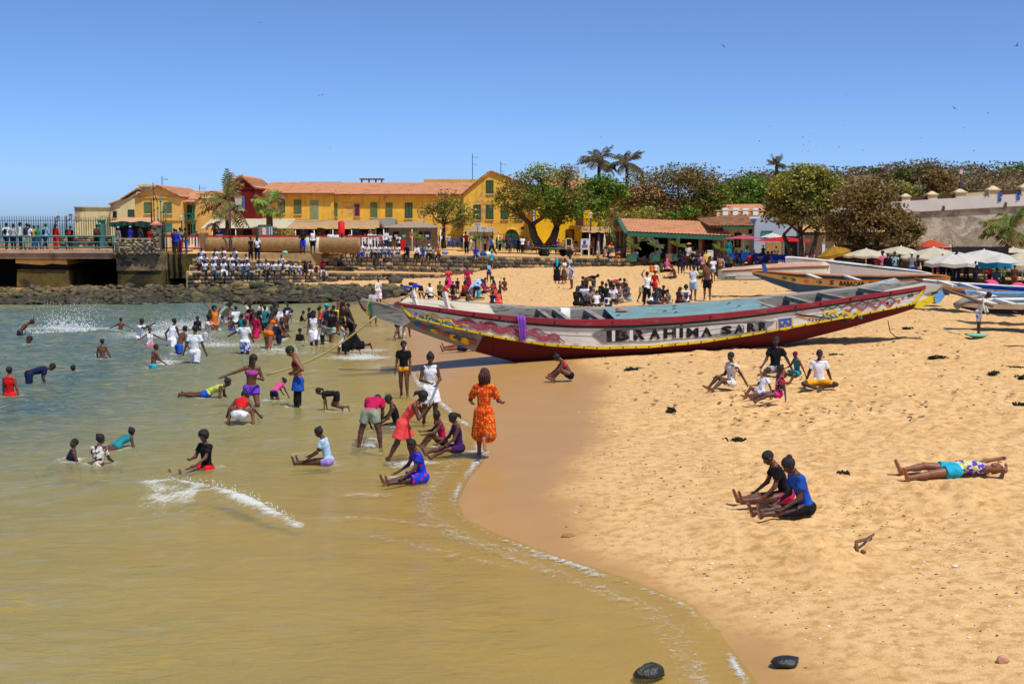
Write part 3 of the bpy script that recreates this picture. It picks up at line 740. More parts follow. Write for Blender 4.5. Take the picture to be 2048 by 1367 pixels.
mb = MB(); mb.prism([(X(277,Y),Y,1.6),(X(370,Y),Y,1.6),(X(370,Y),Y,zt),(X(323,Y),Y,Z(371,Y)),(X(277,Y),Y,zt)],(0,11,0)); mb.build("wall",M_OCH,b)
slope((X(372,Y),Y - .3,zt - .02),(X(372,Y),Y + 11.3,zt - .02),(X(323,Y),Y + 11.3,Z(370,Y)),(X(323,Y),Y - .3,Z(370,Y)),b)
slope((X(275,Y),Y - .3,zt - .02),(X(275,Y),Y + 11.3,zt - .02),(X(323,Y),Y + 11.3,Z(370,Y)),(X(323,Y),Y - .3,Z(370,Y)),b)
for py in (394.5,440):
 mb = MB(); mb.bb(X(276.6,Y),X(370.4,Y),Y - .1,Y - .002,Z(py + 1,Y),Z(py - .8,Y)); mb.build("cornice",M_OCH,b)
for cx in (303.5,342.5): win_px(b,cx,415.5,13,20,Y)
win_px(b,342,456,13,16,Y,mat=M_TEAL); win_px(b,300,458,13,16,Y)
Y2 = 121.0
walls(b,X(370.5,Y2),X(398,Y2),Y2,Y2 + 8,1.6,Z(399,Y2),M_OCH,"wing")
slope((X(369,Y2),Y2 - .6,Z(400,Y2)),(X(402,Y2),Y2 - .6,Z(400,Y2)),(X(396,Y2),Y2 + 5,Z(380,Y2)),(X(369,Y2),Y2 + 5,Z(379,Y2)),b)
mb = MB(); mb.bb(X(371,Y2),X(399,Y2),Y2 - 1.3,Y2 - .002,Z(442,Y2),Z(440,Y2)); bal = mb.build("balcony",M_GREENP,b)
for px in np.linspace(372,398,9):
 mb = MB(); mb.bar((X(px,Y2),Y2 - 1.25,Z(440,Y2)),(X(px + (2.4 if int(px) % 2 else -2.4),Y2),Y2 - 1.25,Z(428,Y2)),.06); mb.build("baluster",M_GREENP,bal)
mb = MB(); mb.bar((X(371,Y2),Y2 - 1.25,Z(427.5,Y2)),(X(399,Y2),Y2 - 1.25,Z(427.5,Y2)),.1); mb.build("handrail",M_GREENP,bal)
for px in (372,397.5):
 mb = MB(); mb.bar((X(px,Y2),Y2 - 1.22,1.6 if px > 390 else Z(440,Y2)),(X(px,Y2),Y2 - 1.22,Z(403,Y2)),.1); mb.build("post",M_GREENP,bal)
mb = MB(); mb.prism([(X(370,Y2),Y2 - 1.6,Z(405,Y2)),(X(402,Y2),Y2 - 1.6,Z(405,Y2)),(X(400,Y2),Y2 - .01,Z(400,Y2)),(X(370,Y2),Y2 - .01,Z(400,Y2))],(0,0,.1)); mb.build("awning",M_TILE,bal)
for cx in (379,390): win_px(b,cx,424,7,24,Y2,mat=M_SHUTD,sill=False)
win_px(b,380,460,8,22,Y2,mat=M_SHUTD,sill=False); win_px(b,392,458,6,16,Y2,mat=M_SHUTD)
Y = 140.0
b = bld("tiled_house",418,500,Y,"cream house with an orange roof behind the windblown palm")
walls(b,X(398,Y),X(466,Y),Y,Y + 7,1.5,Z(397,Y),M_CREAM)
slope((X(394,Y),Y - .3,Z(398,Y)),(X(468,Y),Y - .3,Z(398,Y)),(X(466,Y),Y + 4,Z(380,Y)),(X(402,Y),Y + 4,Z(380,Y)),b)
win_px(b,416,418,10,12,Y);
mb = MB(); mb.bb(X(400,132),X(428,132),132,134,1.5,Z(442,132)); mb.build("shed_wall",M_TILEB,b)
slope((X(398,132),131.6,Z(442,132)),(X(430,132),131.6,Z(442,132)),(X(424,132),134.5,Z(428,132)),(X(399,132),134.5,Z(427,132)),b)
Y = 134.0
b = bld("red_house",490,497,Y,"dark red gabled house with a blue shuttered window")
mb = MB(); mb.prism([(X(456,Y),Y,1.5),(X(515,Y),Y,1.5),(X(515,Y),Y,Z(375,Y)),(X(487,Y),Y,Z(351.5,Y)),(X(456,Y),Y,Z(375,Y))],(0,10,0)); mb.build("wall",M_REDW,b)
slope((X(517,Y),Y - .2,Z(376,Y)),(X(519,Y),Y + 10.2,Z(376,Y)),(X(489,Y),Y + 10.2,Z(350,Y)),(X(487,Y),Y - .2,Z(350,Y)),b)
slope((X(453,Y),Y - .2,Z(376,Y)),(X(455,Y),Y + 10.2,Z(376,Y)),(X(489,Y),Y + 10.2,Z(350,Y)),(X(487,Y),Y - .2,Z(350,Y)),b)
mb = MB(); mb.bb(X(455,Y),X(516,Y),Y - .12,Y - .002,Z(377,Y),Z(374.6,Y)); mb.build("cornice",M_REDW,b)
win_px(b,488,406,10,24,Y,mat=M_BLUEW)
Y = 138.0
b = bld("long_yellow_building",740,497,Y,"long mottled yellow two-storey building with a tiled roof")
walls(b,X(515,Y),X(671,Y),Y,Y + 9,1.4,Z(386,Y),M_YEL)
walls(b,X(671,Y),X(962,Y),Y + .25,Y + 9,1.4,Z(388,Y),M_YEL,"wing")
slope((X(513,Y),Y - .5,Z(387.5,Y)),(X(672,Y),Y - .5,Z(387.5,Y)),(X(672,Y),Y + 4.6,Z(362,Y)),(X(534,Y),Y + 4.6,Z(362,Y)),b)
slope((X(656,Y),Y - .3,Z(389.5,Y)),(X(964,Y),Y - .3,Z(389.5,Y)),(X(964,Y),Y + 4.6,Z(362.6,Y)),(X(672.3,Y),Y + 4.6,Z(362.6,Y)),b)
for px in (599.5,): win_px(b,px,414,12,26,Y)
win_px(b,632.5,420,14,36,Y,mat=pm("shutter_pale_green",srgb(138,158,118),.75,.15,4))
win_px(b,671.5,420,11,25,Y + .25)
win_px(b,717,420,10,24,Y + .25,mat=pm("shutter_plum",srgb(84,34,48),.7,.1),frame=pm("pink_frame",srgb(206,132,122),.8,.1))
for px in (750.5,780.5): win_px(b,px,420,11,27,Y + .25)
for px in (819.5,884): win_px(b,px,421,12,28,Y + .25,mat=M_SHUTD)
win_px(b,568,412,11,26,Y); win_px(b,540,414,11,26,Y)
mb = MB(); mb.bb(X(843,Y),X(963,Y),Y + 5,Y + 9,Z(366,Y),Z(355,Y)); mb.build("roof_parapet",M_OCH,b)
mb = MB()
for px in (716,731,745,757): mb.bar((X(px,Y),Y + 5,Z(364,Y)),(X(px,Y),Y + 5,Z(355,Y)),.16)
mb.bb(X(712,Y),X(760,Y),Y + 4.6,Y + 6.6,Z(356,Y),Z(353.6,Y)); mb.build("pergola",M_TILEB,b)
mb = MB(); mb.bb(X(590,Y),X(672,Y),Y + 5.2,Y + 7,Z(368,Y),Z(360.5,Y)); mb.build("ridge_cap",M_TILE,b)
Y = 134.0
b = bld("arched_door_building",1000,497,Y,"mottled yellow gabled building with an arched green door")
mb = MB(); mb.prism([(X(928,Y),Y,1.4),(X(1066,Y),Y,1.4),(X(1066,Y),Y,Z(372,Y)),(X(1030,Y),Y,Z(361,Y)),(X(981,Y),Y,Z(342.5,Y)),(X(955,Y),Y,Z(358,Y)),(X(928,Y),Y,Z(386,Y))],(0,10,0)); mb.build("wall",M_YEL,b)
slope((X(1068,Y),Y - .2,Z(373,Y)),(X(1068,Y),Y + 10,Z(373,Y)),(X(981,Y),Y + 10,Z(341.5,Y)),(X(981,Y),Y - .2,Z(341.5,Y)),b)
slope((X(926,Y),Y - .2,Z(388,Y)),(X(926,Y),Y + 10,Z(388,Y)),(X(981,Y),Y + 10,Z(341.5,Y)),(X(981,Y),Y - .2,Z(341.5,Y)),b)
win_px(b,980,374,12,24,Y,mat=M_SHUTD)
for px in (955,980,1009.5,1038): win_px(b,px,424,12,27,Y,mat=M_SHUTD)
arc = [(X(1010,Y),Z(500,Y)),(X(1037,Y),Z(500,Y))] + [(X(1023.5 + 13.5 * cos(t),Y),Z(472 - 13.5 * sin(t),Y)) for t in np.linspace(0,pi,11)]
mb = MB(); mb.prism([(x,Y - .04,z) for x,z in arc],(0,.035,0)); dr = mb.build("door",M_SHUTD,b)
mb = MB(); mb.tube([(X(1023.5 + 14.6 * cos(t),Y),Y - .06,Z(472 - 14.6 * sin(t),Y)) for t in np.linspace(-.0,pi,13)],.09,6); mb.build("arch_moulding",M_YEL,dr)
mb = MB(); mb.bar((X(1023.5,Y),Y - .06,Z(500,Y)),(X(1023.5,Y),Y - .06,Z(460,Y)),.05); mb.build("door_leaf_edge",M_DARK,dr)
mb = MB(); mb.bb(X(1042,Y),X(1048,Y),Y - .06,Y - .003,Z(457.5,Y),Z(453.5,Y)); mb.build("wall_plaque",M_DARK,b)
Y = 126.0
b = bld("balcony_house",1160,495,Y,"bright yellow house with a hipped roof and iron balcony")
walls(b,X(1072,Y),X(1208,Y),Y,Y + 9,1.2,Z(381,Y),M_YEL2)
slope((X(1068,Y),Y - .5,Z(382,Y)),(X(1212,Y),Y - .5,Z(382,Y)),(X(1176,Y),Y + 4.5,Z(354,Y)),(X(1095,Y),Y + 4.5,Z(352,Y)),b)
slope((X(1212,Y),Y - .5,Z(382,Y)),(X(1212,Y),Y + 9.5,Z(382,Y)),(X(1176,Y),Y + 4.6,Z(354,Y)),(X(1176,Y),Y + 4.5,Z(354,Y)),b)
for px,w in ((1123,11),(1158.5,12),(1193.5,10)):
 win_px(b,px,418 if px != 1158.5 else 428,w,24 if px != 1158.5 else 46,Y,mat=M_SHUTB,sill=px != 1158.5)
mb = MB(); mb.bb(X(1138,Y),X(1184,Y),Y - 1.1,Y - .002,Z(453.5,Y),Z(451,Y)); bal = mb.build("balcony",M_TILEB,b)
for px in np.arange(1139.5,1184,3.4):
 mb = MB(); mb.tube([(X(px,Y),Y - 1.05,Z(451,Y)),(X(px,Y),Y - 1.05,Z(438,Y))],.02,5); mb.build("baluster",M_IRON,bal)
mb = MB(); mb.bar((X(1138,Y),Y - 1.05,Z(438,Y)),(X(1184,Y),Y - 1.05,Z(438,Y)),.05); mb.build("handrail",M_IRON,bal)
win_px(b,1139,469,14,18,Y,mat=M_SHUTB,leaves=1,sill=False); win_px(b,1172,475,12,30,Y,mat=M_SHUTB,leaves=1,sill=False)
Y = 140.0
b = bld("brown_roofed_house",1250,480,Y,"weathered red-brown house mostly hidden by scrub trees")
walls(b,X(1206,Y),X(1330,Y),Y,Y + 6,1.2,Z(395,Y),M_TILEB); slope((X(1204,Y),Y - .3,Z(396,Y)),(X(1332,Y),Y - .3,Z(396,Y)),(X(1325,Y),Y + 4,Z(370,Y)),(X(1212,Y),Y + 4,Z(370,Y)),b)
for px,Y,t,bt,lab in ((946,140.0,308,356,"taller roof aerial on the flat parapet"),(1002,138.0,322,350,"roof aerial by the yellow gable"),(332,124.0,352,378,"thin roof aerial on the ochre gabled house"),(406,141.0,370,381,"small roof aerial behind the windblown palm")):
 mb = MB(); mb.tube([(X(px,Y),Y,Z(bt + 4,Y)),(X(px,Y),Y,Z(t,Y))],.035,5)
 for i,py in enumerate((t + 6,t + 20)):
  if py < bt: mb.bar((X(px - 2,Y),Y,Z(py,Y)),(X(px + 12 - i * 3,Y),Y,Z(py + 1,Y)),.03)
 for q in range(4): mb.bar((X(px + 1 + 3 * q,Y),Y - .3,Z(t + 6.2,Y)),(X(px + 1 + 3 * q,Y),Y + .3,Z(t + 6.2,Y)),.025)
 mb.build("aerial",M_IRON,None,lab,"aerial")
# --- open pavilion with green fascia
Y0 = 104.0; Y1 = 112.0
pb = pz(X(1340,Y0))
b = empty("pavilion",(X(1345,Y0),Y0,pb),"open market pavilion with orange tiled roof and green fascia","pavilion")
eL,eR = (X(1254,Y0),Y0,Z(464,Y0)),(X(1462,Y0),Y0,Z(473,Y0))
rL,rR = (X(1238,Y1 - 4),Y1 - 4,Z(437,Y1 - 4)),(X(1432,Y1 - 4),Y1 - 4,Z(444,Y1 - 4))
slope(eL,eR,rR,rL,b,mat=M_TILE)
bL,bR = (X(1226,Y1),Y1,Z(462,Y1)),(X(1450,Y1),Y1,Z(468,Y1)); slope(bL,bR,rR,rL,b)
mb = MB(); mb.prism([(eL[0],eL[1] - .06,eL[2] - .02),(eR[0],eR[1] - .06,eR[2] - .02),(eR[0],eR[1] - .06,eR[2] - .32),(eL[0],eL[1] - .06,eL[2] - .32)],(0,.1,0)); mb.build("fascia",M_GREENP,b)
for e in ((eL,rL),(bL,rL)):
 mb = MB(); mb.bar((e[0][0] - .12,e[0][1],e[0][2] - .1),(e[1][0] - .12,e[1][1],e[1][2] - .06),.12,.3); mb.build("barge_board",M_GREENP,b)
for px in (1264,1337,1398,1455):
 mb = MB(); x = X(px,Y0 + .5); mb.bb(x - .13,x + .13,Y0 + .4,Y0 + .7,pb,Z(472,Y0)); mb.bb(x - .3,x + .3,Y0 + .2,Y0 + .9,pb - .1,pb + .5); mb.build("post",M_WOOD,b)
 mb = MB(); mb.bb(x + .2,x + .42,Y0 + 1.0,Y0 + 1.3,pb,Z(471,Y0)); mb.build("inner_post",pm("maroon_paint",srgb(104,30,32),.7,.15),b)
for px,yy in ((1240,Y1 - 4),(1232,Y1 - 2),(1247,Y0 + 2)):
 mb = MB(); x = X(px,yy); mb.tube([(x,yy,pb),(x + .05,yy,Z(462,yy))],.16,7); mb.build("gable_post",M_WOOD,b)
mb = MB(); mb.bb(X(1270,Y1 - .4),X(1455,Y1 - .4),Y1 - .4,Y1 - .1,pb,Z(487,Y1)); mb.build("back_wall",pm("dim_stone",srgb(104,92,78),.95,.3,3),b)
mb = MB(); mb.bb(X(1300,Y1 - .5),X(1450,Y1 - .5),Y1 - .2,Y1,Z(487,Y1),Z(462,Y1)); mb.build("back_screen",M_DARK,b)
for i,(x0,y0,x1,y1) in enumerate(((1272,503,1312,486),(1276,508,1320,492),(1270,497,1300,496))):
 mb = MB(); a,c2 = at(x0,y0,Y0 + 3),at(x1,y1,Y0 + 3); mb.bar(a,c2,1.2,.1)
 mb.build("metal_sheet",pm("galvanised",srgb(170,176,182),.35,.15,4,.1,30,.5,metal=.6),None,("upper silvery sheet leaning inside the pavilion","lower silvery sheet leaning inside the pavilion","short flat silvery sheet inside the pavilion")[i],"metal sheet")
for i,(px,w) in enumerate(((1262,18),(1308,18),(1352,17))):
 yy = Y0 - 1.2; r = empty("planter",(X(px,yy),yy,pb),("teal trough planter with a palm sapling, first before the pavilion","teal trough planter with a palm sapling, second before the pavilion","teal trough planter with a palm sapling, third before the pavilion")[i],"planter")
 mb = MB(); mb.box((X(px,yy),yy,pb + .25),(w * yy / FPX,.5,.5),taper=1.1); mb.box((X(px,yy),yy,pb + .515),(w * yy / FPX * 1.05,.5,.03)); mb.build("trough",M_GREENP,r)
# --- restaurant, old house, fort wall on the right
M_PBLUE = pm("pale_blue_wall",srgb(170,182,196),.9,.1,1,.25,12)
Y = 104.0
b = bld("restaurant_house",1540,528,Y,"pale blue house with a curved parapet beside a brown tiled roof")
mb = MB(); mb.prism([(X(1505,Y),Y,1.0),(X(1600,Y),Y,1.0),(X(1600,Y),Y,Z(462,Y)),(X(1562,Y),Y,Z(446,Y)),(X(1548,Y),Y,Z(434,Y)),(X(1530,Y),Y,Z(433,Y)),(X(1510,Y),Y,Z(437,Y)),(X(1505,Y),Y,Z(452,Y))],(0,7,0)); mb.build("wall",M_PBLUE,b)
walls(b,X(1445,Y + 1),X(1505,Y + 1),Y + 1,Y + 7,1.0,Z(455,Y),M_CREAM,"low_wing")
slope((X(1418,Y),Y + .2,Z(453,Y)),(X(1507,Y),Y + .2,Z(453,Y)),(X(1512,Y),Y + 5,Z(428,Y)),(X(1408,Y),Y + 5,Z(437,Y)),b,mat=M_TILEB)
mb = MB(); mb.bb(X(1443,Y),X(1509,Y),Y + .05,Y + .19,Z(457,Y),Z(453,Y)); mb.build("fascia",M_GREENP,b)
win_px(b,1530,467,20,8,Y,mat=M_TEAL,leaves=1,sill=False); win_px(b,1497,463,4,5,Y + 1,mat=M_DARK,leaves=1,sill=False); win_px(b,1472,480,9,26,Y + 1,mat=M_DARK,leaves=1,sill=False)
mb = MB(); mb.bb(X(1526,Y),X(1556,Y),Y - .6,Y - .3,1.1,Z(484,Y)); mb.build("reed_screen",pm("reed",srgb(176,134,76),.95,.25,6),b)
for px in (1566,1590):
 win_px(b,px,500,12,38,Y,mat=M_TEAL,leaves=1,sill=False)
Y = 124.0
b = bld("old_roof_house",1470,450,Y,"low building with orange roof and short white parapet posts")
walls(b,X(1430,Y),X(1535,Y),Y,Y + 6,1.1,Z(424,Y),M_CREAM); slope((X(1428,Y),Y + .6,Z(424,Y)),(X(1540,Y),Y + .6,Z(424,Y)),(X(1536,Y),Y + 5,Z(407,Y)),(X(1440,Y),Y + 5,Z(408,Y)),b)
for px in (1446,1466,1486,1506):
 mb = MB(); mb.box((X(px,Y),Y - .1,Z(423,Y)),(.5,.4,.7)); mb.box((X(px,Y),Y - .1,Z(418.6,Y)),(.66,.5,.12)); mb.build("parapet_post",M_WHITE,b)
mb = MB(); mb.bb(X(1436,Y),X(1516,Y),Y - .15,Y - .02,Z(427,Y),Z(425,Y)); mb.build("parapet",M_CREAM,b)
Y = 94.0
M_TANR = pm("tan_sheet_roof",srgb(196,154,104),.9,.12,1.2,.3,10,.1,srgb(158,118,78),.55)
b = bld("veranda_house",1700,540,Y,"long house with a tan sloping roof over a dark veranda")
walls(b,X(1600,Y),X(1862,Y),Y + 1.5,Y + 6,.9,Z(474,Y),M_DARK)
slope((X(1596,Y),Y - .6,Z(466,Y)),(X(1872,Y),Y - .6,Z(466,Y)),(X(1826,Y),Y + 5,Z(426,Y)),(X(1608,Y),Y + 5,Z(426,Y)),b,mat=M_TANR)
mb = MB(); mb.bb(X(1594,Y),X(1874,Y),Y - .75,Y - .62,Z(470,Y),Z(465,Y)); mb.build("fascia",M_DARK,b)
for px in (1600,1640,1690,1740,1800,1860):
 mb = MB(); mb.bb(X(px,Y) - .1,X(px,Y) + .1,Y - .5,Y - .3,.9,Z(469,Y)); mb.build("veranda_post",M_WHITE if px < 1650 else M_GREENP,b)
mb = MB(); mb.bb(X(1606,Y),X(1660,Y),Y + 1.3,Y + 1.48,Z(486,Y),Z(478,Y)); mb.build("lintel",M_WHITE,b)
walls(b,X(1600,Y),X(1616,Y),Y + 1.2,Y + 1.49,.9,Z(484,Y),M_PBLUE,"door_surround")
M_FORT = pm("fort_rubble",srgb(160,150,130),.95,.35,1.6,.9,9,.1,srgb(198,188,166),.46,dist=.06)
M_FORTW = pm("fort_whitewash",srgb(224,220,208),.9,.1,.8,.35,8,.15,srgb(158,148,138),.57)
def fY(px): return np.interp(px,[1560,1780,2048,2250],[96,94,91.5,90])
b = empty("fort_wall",(X(1900,92),92,.9),"high fort wall of grey rubble with a whitewashed top band","wall")
def fp(px,py,dy=0): q = at(px,py,fY(px)); return (q[0],q[1] + dy,q[2])
PX = np.linspace(1600,2250,40)
tb = lambda px: np.interp(px,[1600,1780,2048,2250],[413,404,387,375]); bb_ = lambda px: np.interp(px,[1600,1780,2048,2250],[430,427,412,402])
mb = MB(); mb.sheet([[(fp(px,bb_(px))[0],fp(px,bb_(px))[1] - .35,.7) for px in PX],[fp(px,bb_(px)) for px in PX]],0,False); mb.build("rubble_face",M_FORT,b)
mb = MB(); mb.sheet([[fp(px,bb_(px),-.1) for px in PX],[fp(px,tb(px),-.1) for px in PX],[fp(px,tb(px),1.0) for px in PX],[(fp(px,tb(px),1.0)[0],fp(px,tb(px),1.0)[1],.7) for px in PX]],0,False); mb.build("white_band",M_FORTW,b)
mb = MB(); mb.sheet([[fp(px,bb_(px) + 1,-.16) for px in PX],[fp(px,bb_(px) - .6,-.16) for px in PX],[fp(px,bb_(px) - .6,-.1) for px in PX]],0,False); mb.build("string_course",M_STONE[3],b)
M_CAP = pm("cap_plaster",srgb(206,184,146),.9,.12,2)
for px,w in ((1772,9),(1813,11),(1866,12),(1922,13),(1988,14),(2054,15)):
 s = w * fY(px) / FPX; q = fp(px,tb(px),.3); mb = MB(); mb.box((q[0],q[1],q[2] + s * .3),(s * 1.5,s * 1.3,s * .9)); mb.box((q[0],q[1],q[2] + s * .8),(s * 1.9,s * 1.7,s * .14)); mb.box((q[0],q[1],q[2] + s * 1.12),(s * 1.7,s * 1.5,s * .5),taper=.15); mb.build("merlon",M_CAP,b)
for a,c2 in ((1778,1806),(1820,1858),(1874,1914),(1931,1978),(1998,2046)):
 mb = MB(); p,q = fp(a,tb(a) - 4,.3),fp(c2,tb(c2) - 4,.3); mb.tube([p,q],.07,6); p,q = fp(a,tb(a) - 1,.3),fp(c2,tb(c2) - 1,.3); mb.bar(p,q,.5,.25); mb.build("coping",M_CAP if a % 2 else M_RUST,b)
for px,py in ((1886,416),(2010,409)):
 mb = MB(); q = fp(px,py,-.14); mb.box(q,(.14,.1,.3)); mb.build("drain_spout",M_RUST,b)
for px,py in ((1998,394),(2035,391)):
 q = fp(px,py,-.13); mb = MB()
 pts = [(-3.5,-8),(4,-9),(4.5,-1),(1,0),(4,4),(3,9),(-4,10),(-2,5),(-4,1),(-1,-2),(-4,-4)]
 k = fY(px) / FPX
 mb.prism([(q[0] + a * k,q[1] - (a * k * .2),q[2] - c2 * k) for a,c2 in pts],(0,.012,0)); mb.build("blue_stencil",pm("stencil_blue",srgb(58,92,156),.85,.3,5),b)
lantern("street_lamp",1756,412,357,96.0,"pale lantern standing on the fort wall above the brown tree",w=8,bz=Z(405,96))
lantern("street_lamp",1911,384,334,93.0,"taller pale lantern on the fort rampart against the hill",w=9,bz=Z(392,93))
# --- people: one continuous skin from a distance field, clothes and hair over it
def surfnet(D,lo,h):
 S = D < 0
 nx,ny,nz = D.shape
 c = [S[i:nx - 1 + i,j:ny - 1 + j,k:nz - 1 + k] for i in (0,1) for j in (0,1) for k in (0,1)]
 cnt = sum(x.astype(np.int8) for x in c)
 act = (cnt > 0) & (cnt < 8)
 idx = np.full(act.shape,-1,np.int32)
 A = np.argwhere(act)
 if not len(A): return np.zeros((0,3)),np.zeros((0,4),int)
 idx[act] = np.arange(len(A))
 cd = np.stack([D[A[:,0] + i,A[:,1] + j,A[:,2] + k] for i in (0,1) for j in (0,1) for k in (0,1)],1)
 off = np.array([(i,j,k) for i in (0,1) for j in (0,1) for k in (0,1)],float)
 P = np.zeros((len(A),3)); W = np.zeros(len(A))
 for a in range(8):
  for b in range(a + 1,8):
   if np.abs(off[a] - off[b]).sum() != 1: continue
   m = (cd[:,a] < 0) != (cd[:,b] < 0)
   t = cd[m,a] / (cd[m,a] - cd[m,b])
   P[m] += off[a] + t[:,None] * (off[b] - off[a]); W[m] += 1
 V = (A + P / W[:,None]) * h + lo
 Q = []
 for ax in range(3):
  s0 = [slice(None)] * 3; s1 = [slice(None)] * 3
  s0[ax] = slice(0,-1); s1[ax] = slice(1,None)
  a,b = S[tuple(s0)],S[tuple(s1)]
  E = np.argwhere(a != b)
  u,v = (ax + 1) % 3,(ax + 2) % 3
  ok = (E[:,u] > 0) & (E[:,v] > 0) & (E[:,u] < D.shape[u] - 1) & (E[:,v] < D.shape[v] - 1)
  E = E[ok]
  if not len(E): continue
  def cell(du,dv):
   q = E.copy(); q[:,u] -= du; q[:,v] -= dv
   return idx[q[:,0],q[:,1],q[:,2]]
  q = np.stack([cell(1,1),cell(0,1),cell(0,0),cell(1,0)],1)
  fl = ~a[E[:,0],E[:,1],E[:,2]]
  q[fl] = q[fl][:,::-1]
  Q.append(q)
 F = np.concatenate(Q)
 F = F[(F >= 0).all(1)]
 return V,F
class Field:
 def __init__(s,prims,h,infl=0.0,k=0.02,pad=.05,clips=(),fold=0.0,seed=0):
  lo = np.full(3,1e9); hi = -lo
  for p in prims:
   if p[0] == 'rc':
    r = max(p[3],p[4]) + infl
    lo = np.minimum(lo,np.minimum(p[1],p[2]) - r); hi = np.maximum(hi,np.maximum(p[1],p[2]) + r)
   else:
    r = max(p[3]) + infl; lo = np.minimum(lo,p[1] - r); hi = np.maximum(hi,p[1] + r)
  lo -= 2.5 * h; hi += 2.5 * h
  N = np.ceil((hi - lo) / h).astype(int) + 1
  D = np.full(N,.5)
  ax = [lo[i] + h * np.arange(N[i]) for i in range(3)]
  for p in prims:
   if p[0] == 'rc':
    a,b,ra,rb = p[1:5]; r = max(ra,rb) + infl + k + 3 * h
    l,u = np.minimum(a,b) - r,np.maximum(a,b) + r
   else:
    r = max(p[3]) + infl + k + 3 * h; l,u = p[1] - r,p[1] + r
   i0 = np.clip(np.floor((l - lo) / h).astype(int),0,N - 1); i1 = np.clip(np.ceil((u - lo) / h).astype(int) + 1,1,N)
   x,y,z = np.meshgrid(ax[0][i0[0]:i1[0]],ax[1][i0[1]:i1[1]],ax[2][i0[2]:i1[2]],indexing='ij')
   if p[0] == 'rc':
    ba = b - a; L = ba @ ba + 1e-12
    t = np.clip(((x - a[0]) * ba[0] + (y - a[1]) * ba[1] + (z - a[2]) * ba[2]) / L,0,1)
    vx,vy,vz = x - a[0] - t * ba[0],y - a[1] - t * ba[1],z - a[2] - t * ba[2]
    q = vx * vx + vy * vy + vz * vz
    if len(p) > 5 and p[5]:
     nn,sc = p[5]; vn = vx * nn[0] + vy * nn[1] + vz * nn[2]
     q = q + vn * vn * (1 / (sc * sc) - 1)
    d = np.sqrt(q) - (ra + (rb - ra) * t) - infl
    if len(p) > 6:
     lb = sqrt(L); d = np.maximum(d,((x - b[0]) * ba[0] + (y - b[1]) * ba[1] + (z - b[2]) * ba[2]) / lb)
   else:
    R,rr = p[2],np.array(p[3]) + infl
    dx,dy,dz = x - p[1][0],y - p[1][1],z - p[1][2]
    e = [(dx * R[0,i] + dy * R[1,i] + dz * R[2,i]) for i in range(3)]
    k0 = np.sqrt(sum((e[i] / rr[i]) ** 2 for i in range(3))) + 1e-9
    k1 = np.sqrt(sum((e[i] / rr[i] ** 2) ** 2 for i in range(3))) + 1e-9
    d = k0 * (k0 - 1) / k1
   sl = (slice(i0[0],i1[0]),slice(i0[1],i1[1]),slice(i0[2],i1[2]))
   o = D[sl]
   if k > 0:
    hh = np.maximum(k - np.abs(o - d),0) / k
    D[sl] = np.minimum(o,d) - hh * hh * k * .25
   else: D[sl] = np.minimum(o,d)
  if fold or clips:
   x,y,z = np.meshgrid(*ax,indexing='ij')
  if fold:
   D = D + fold * (np.sin(31 * x + 17 * z + seed) * np.sin(23 * y - 19 * z + 2 * seed) + .6 * np.sin(47 * z + 29 * x + 13 * y + seed))
  for (pt,nn) in clips:
   D = np.maximum(D,(x - pt[0]) * nn[0] + (y - pt[1]) * nn[1] + (z - pt[2]) * nn[2])
  s.D,s.lo,s.h = D,lo,h
 def mesh(s): return surfnet(s.D,s.lo,s.h)
def rx(a): a = radians(a); return np.array([[1,0,0],[0,cos(a),-sin(a)],[0,sin(a),cos(a)]])
def ry(a): a = radians(a); return np.array([[cos(a),0,sin(a)],[0,1,0],[-sin(a),0,cos(a)]])
def rz(a): a = radians(a); return np.array([[cos(a),-sin(a),0],[sin(a),cos(a),0],[0,0,1]])
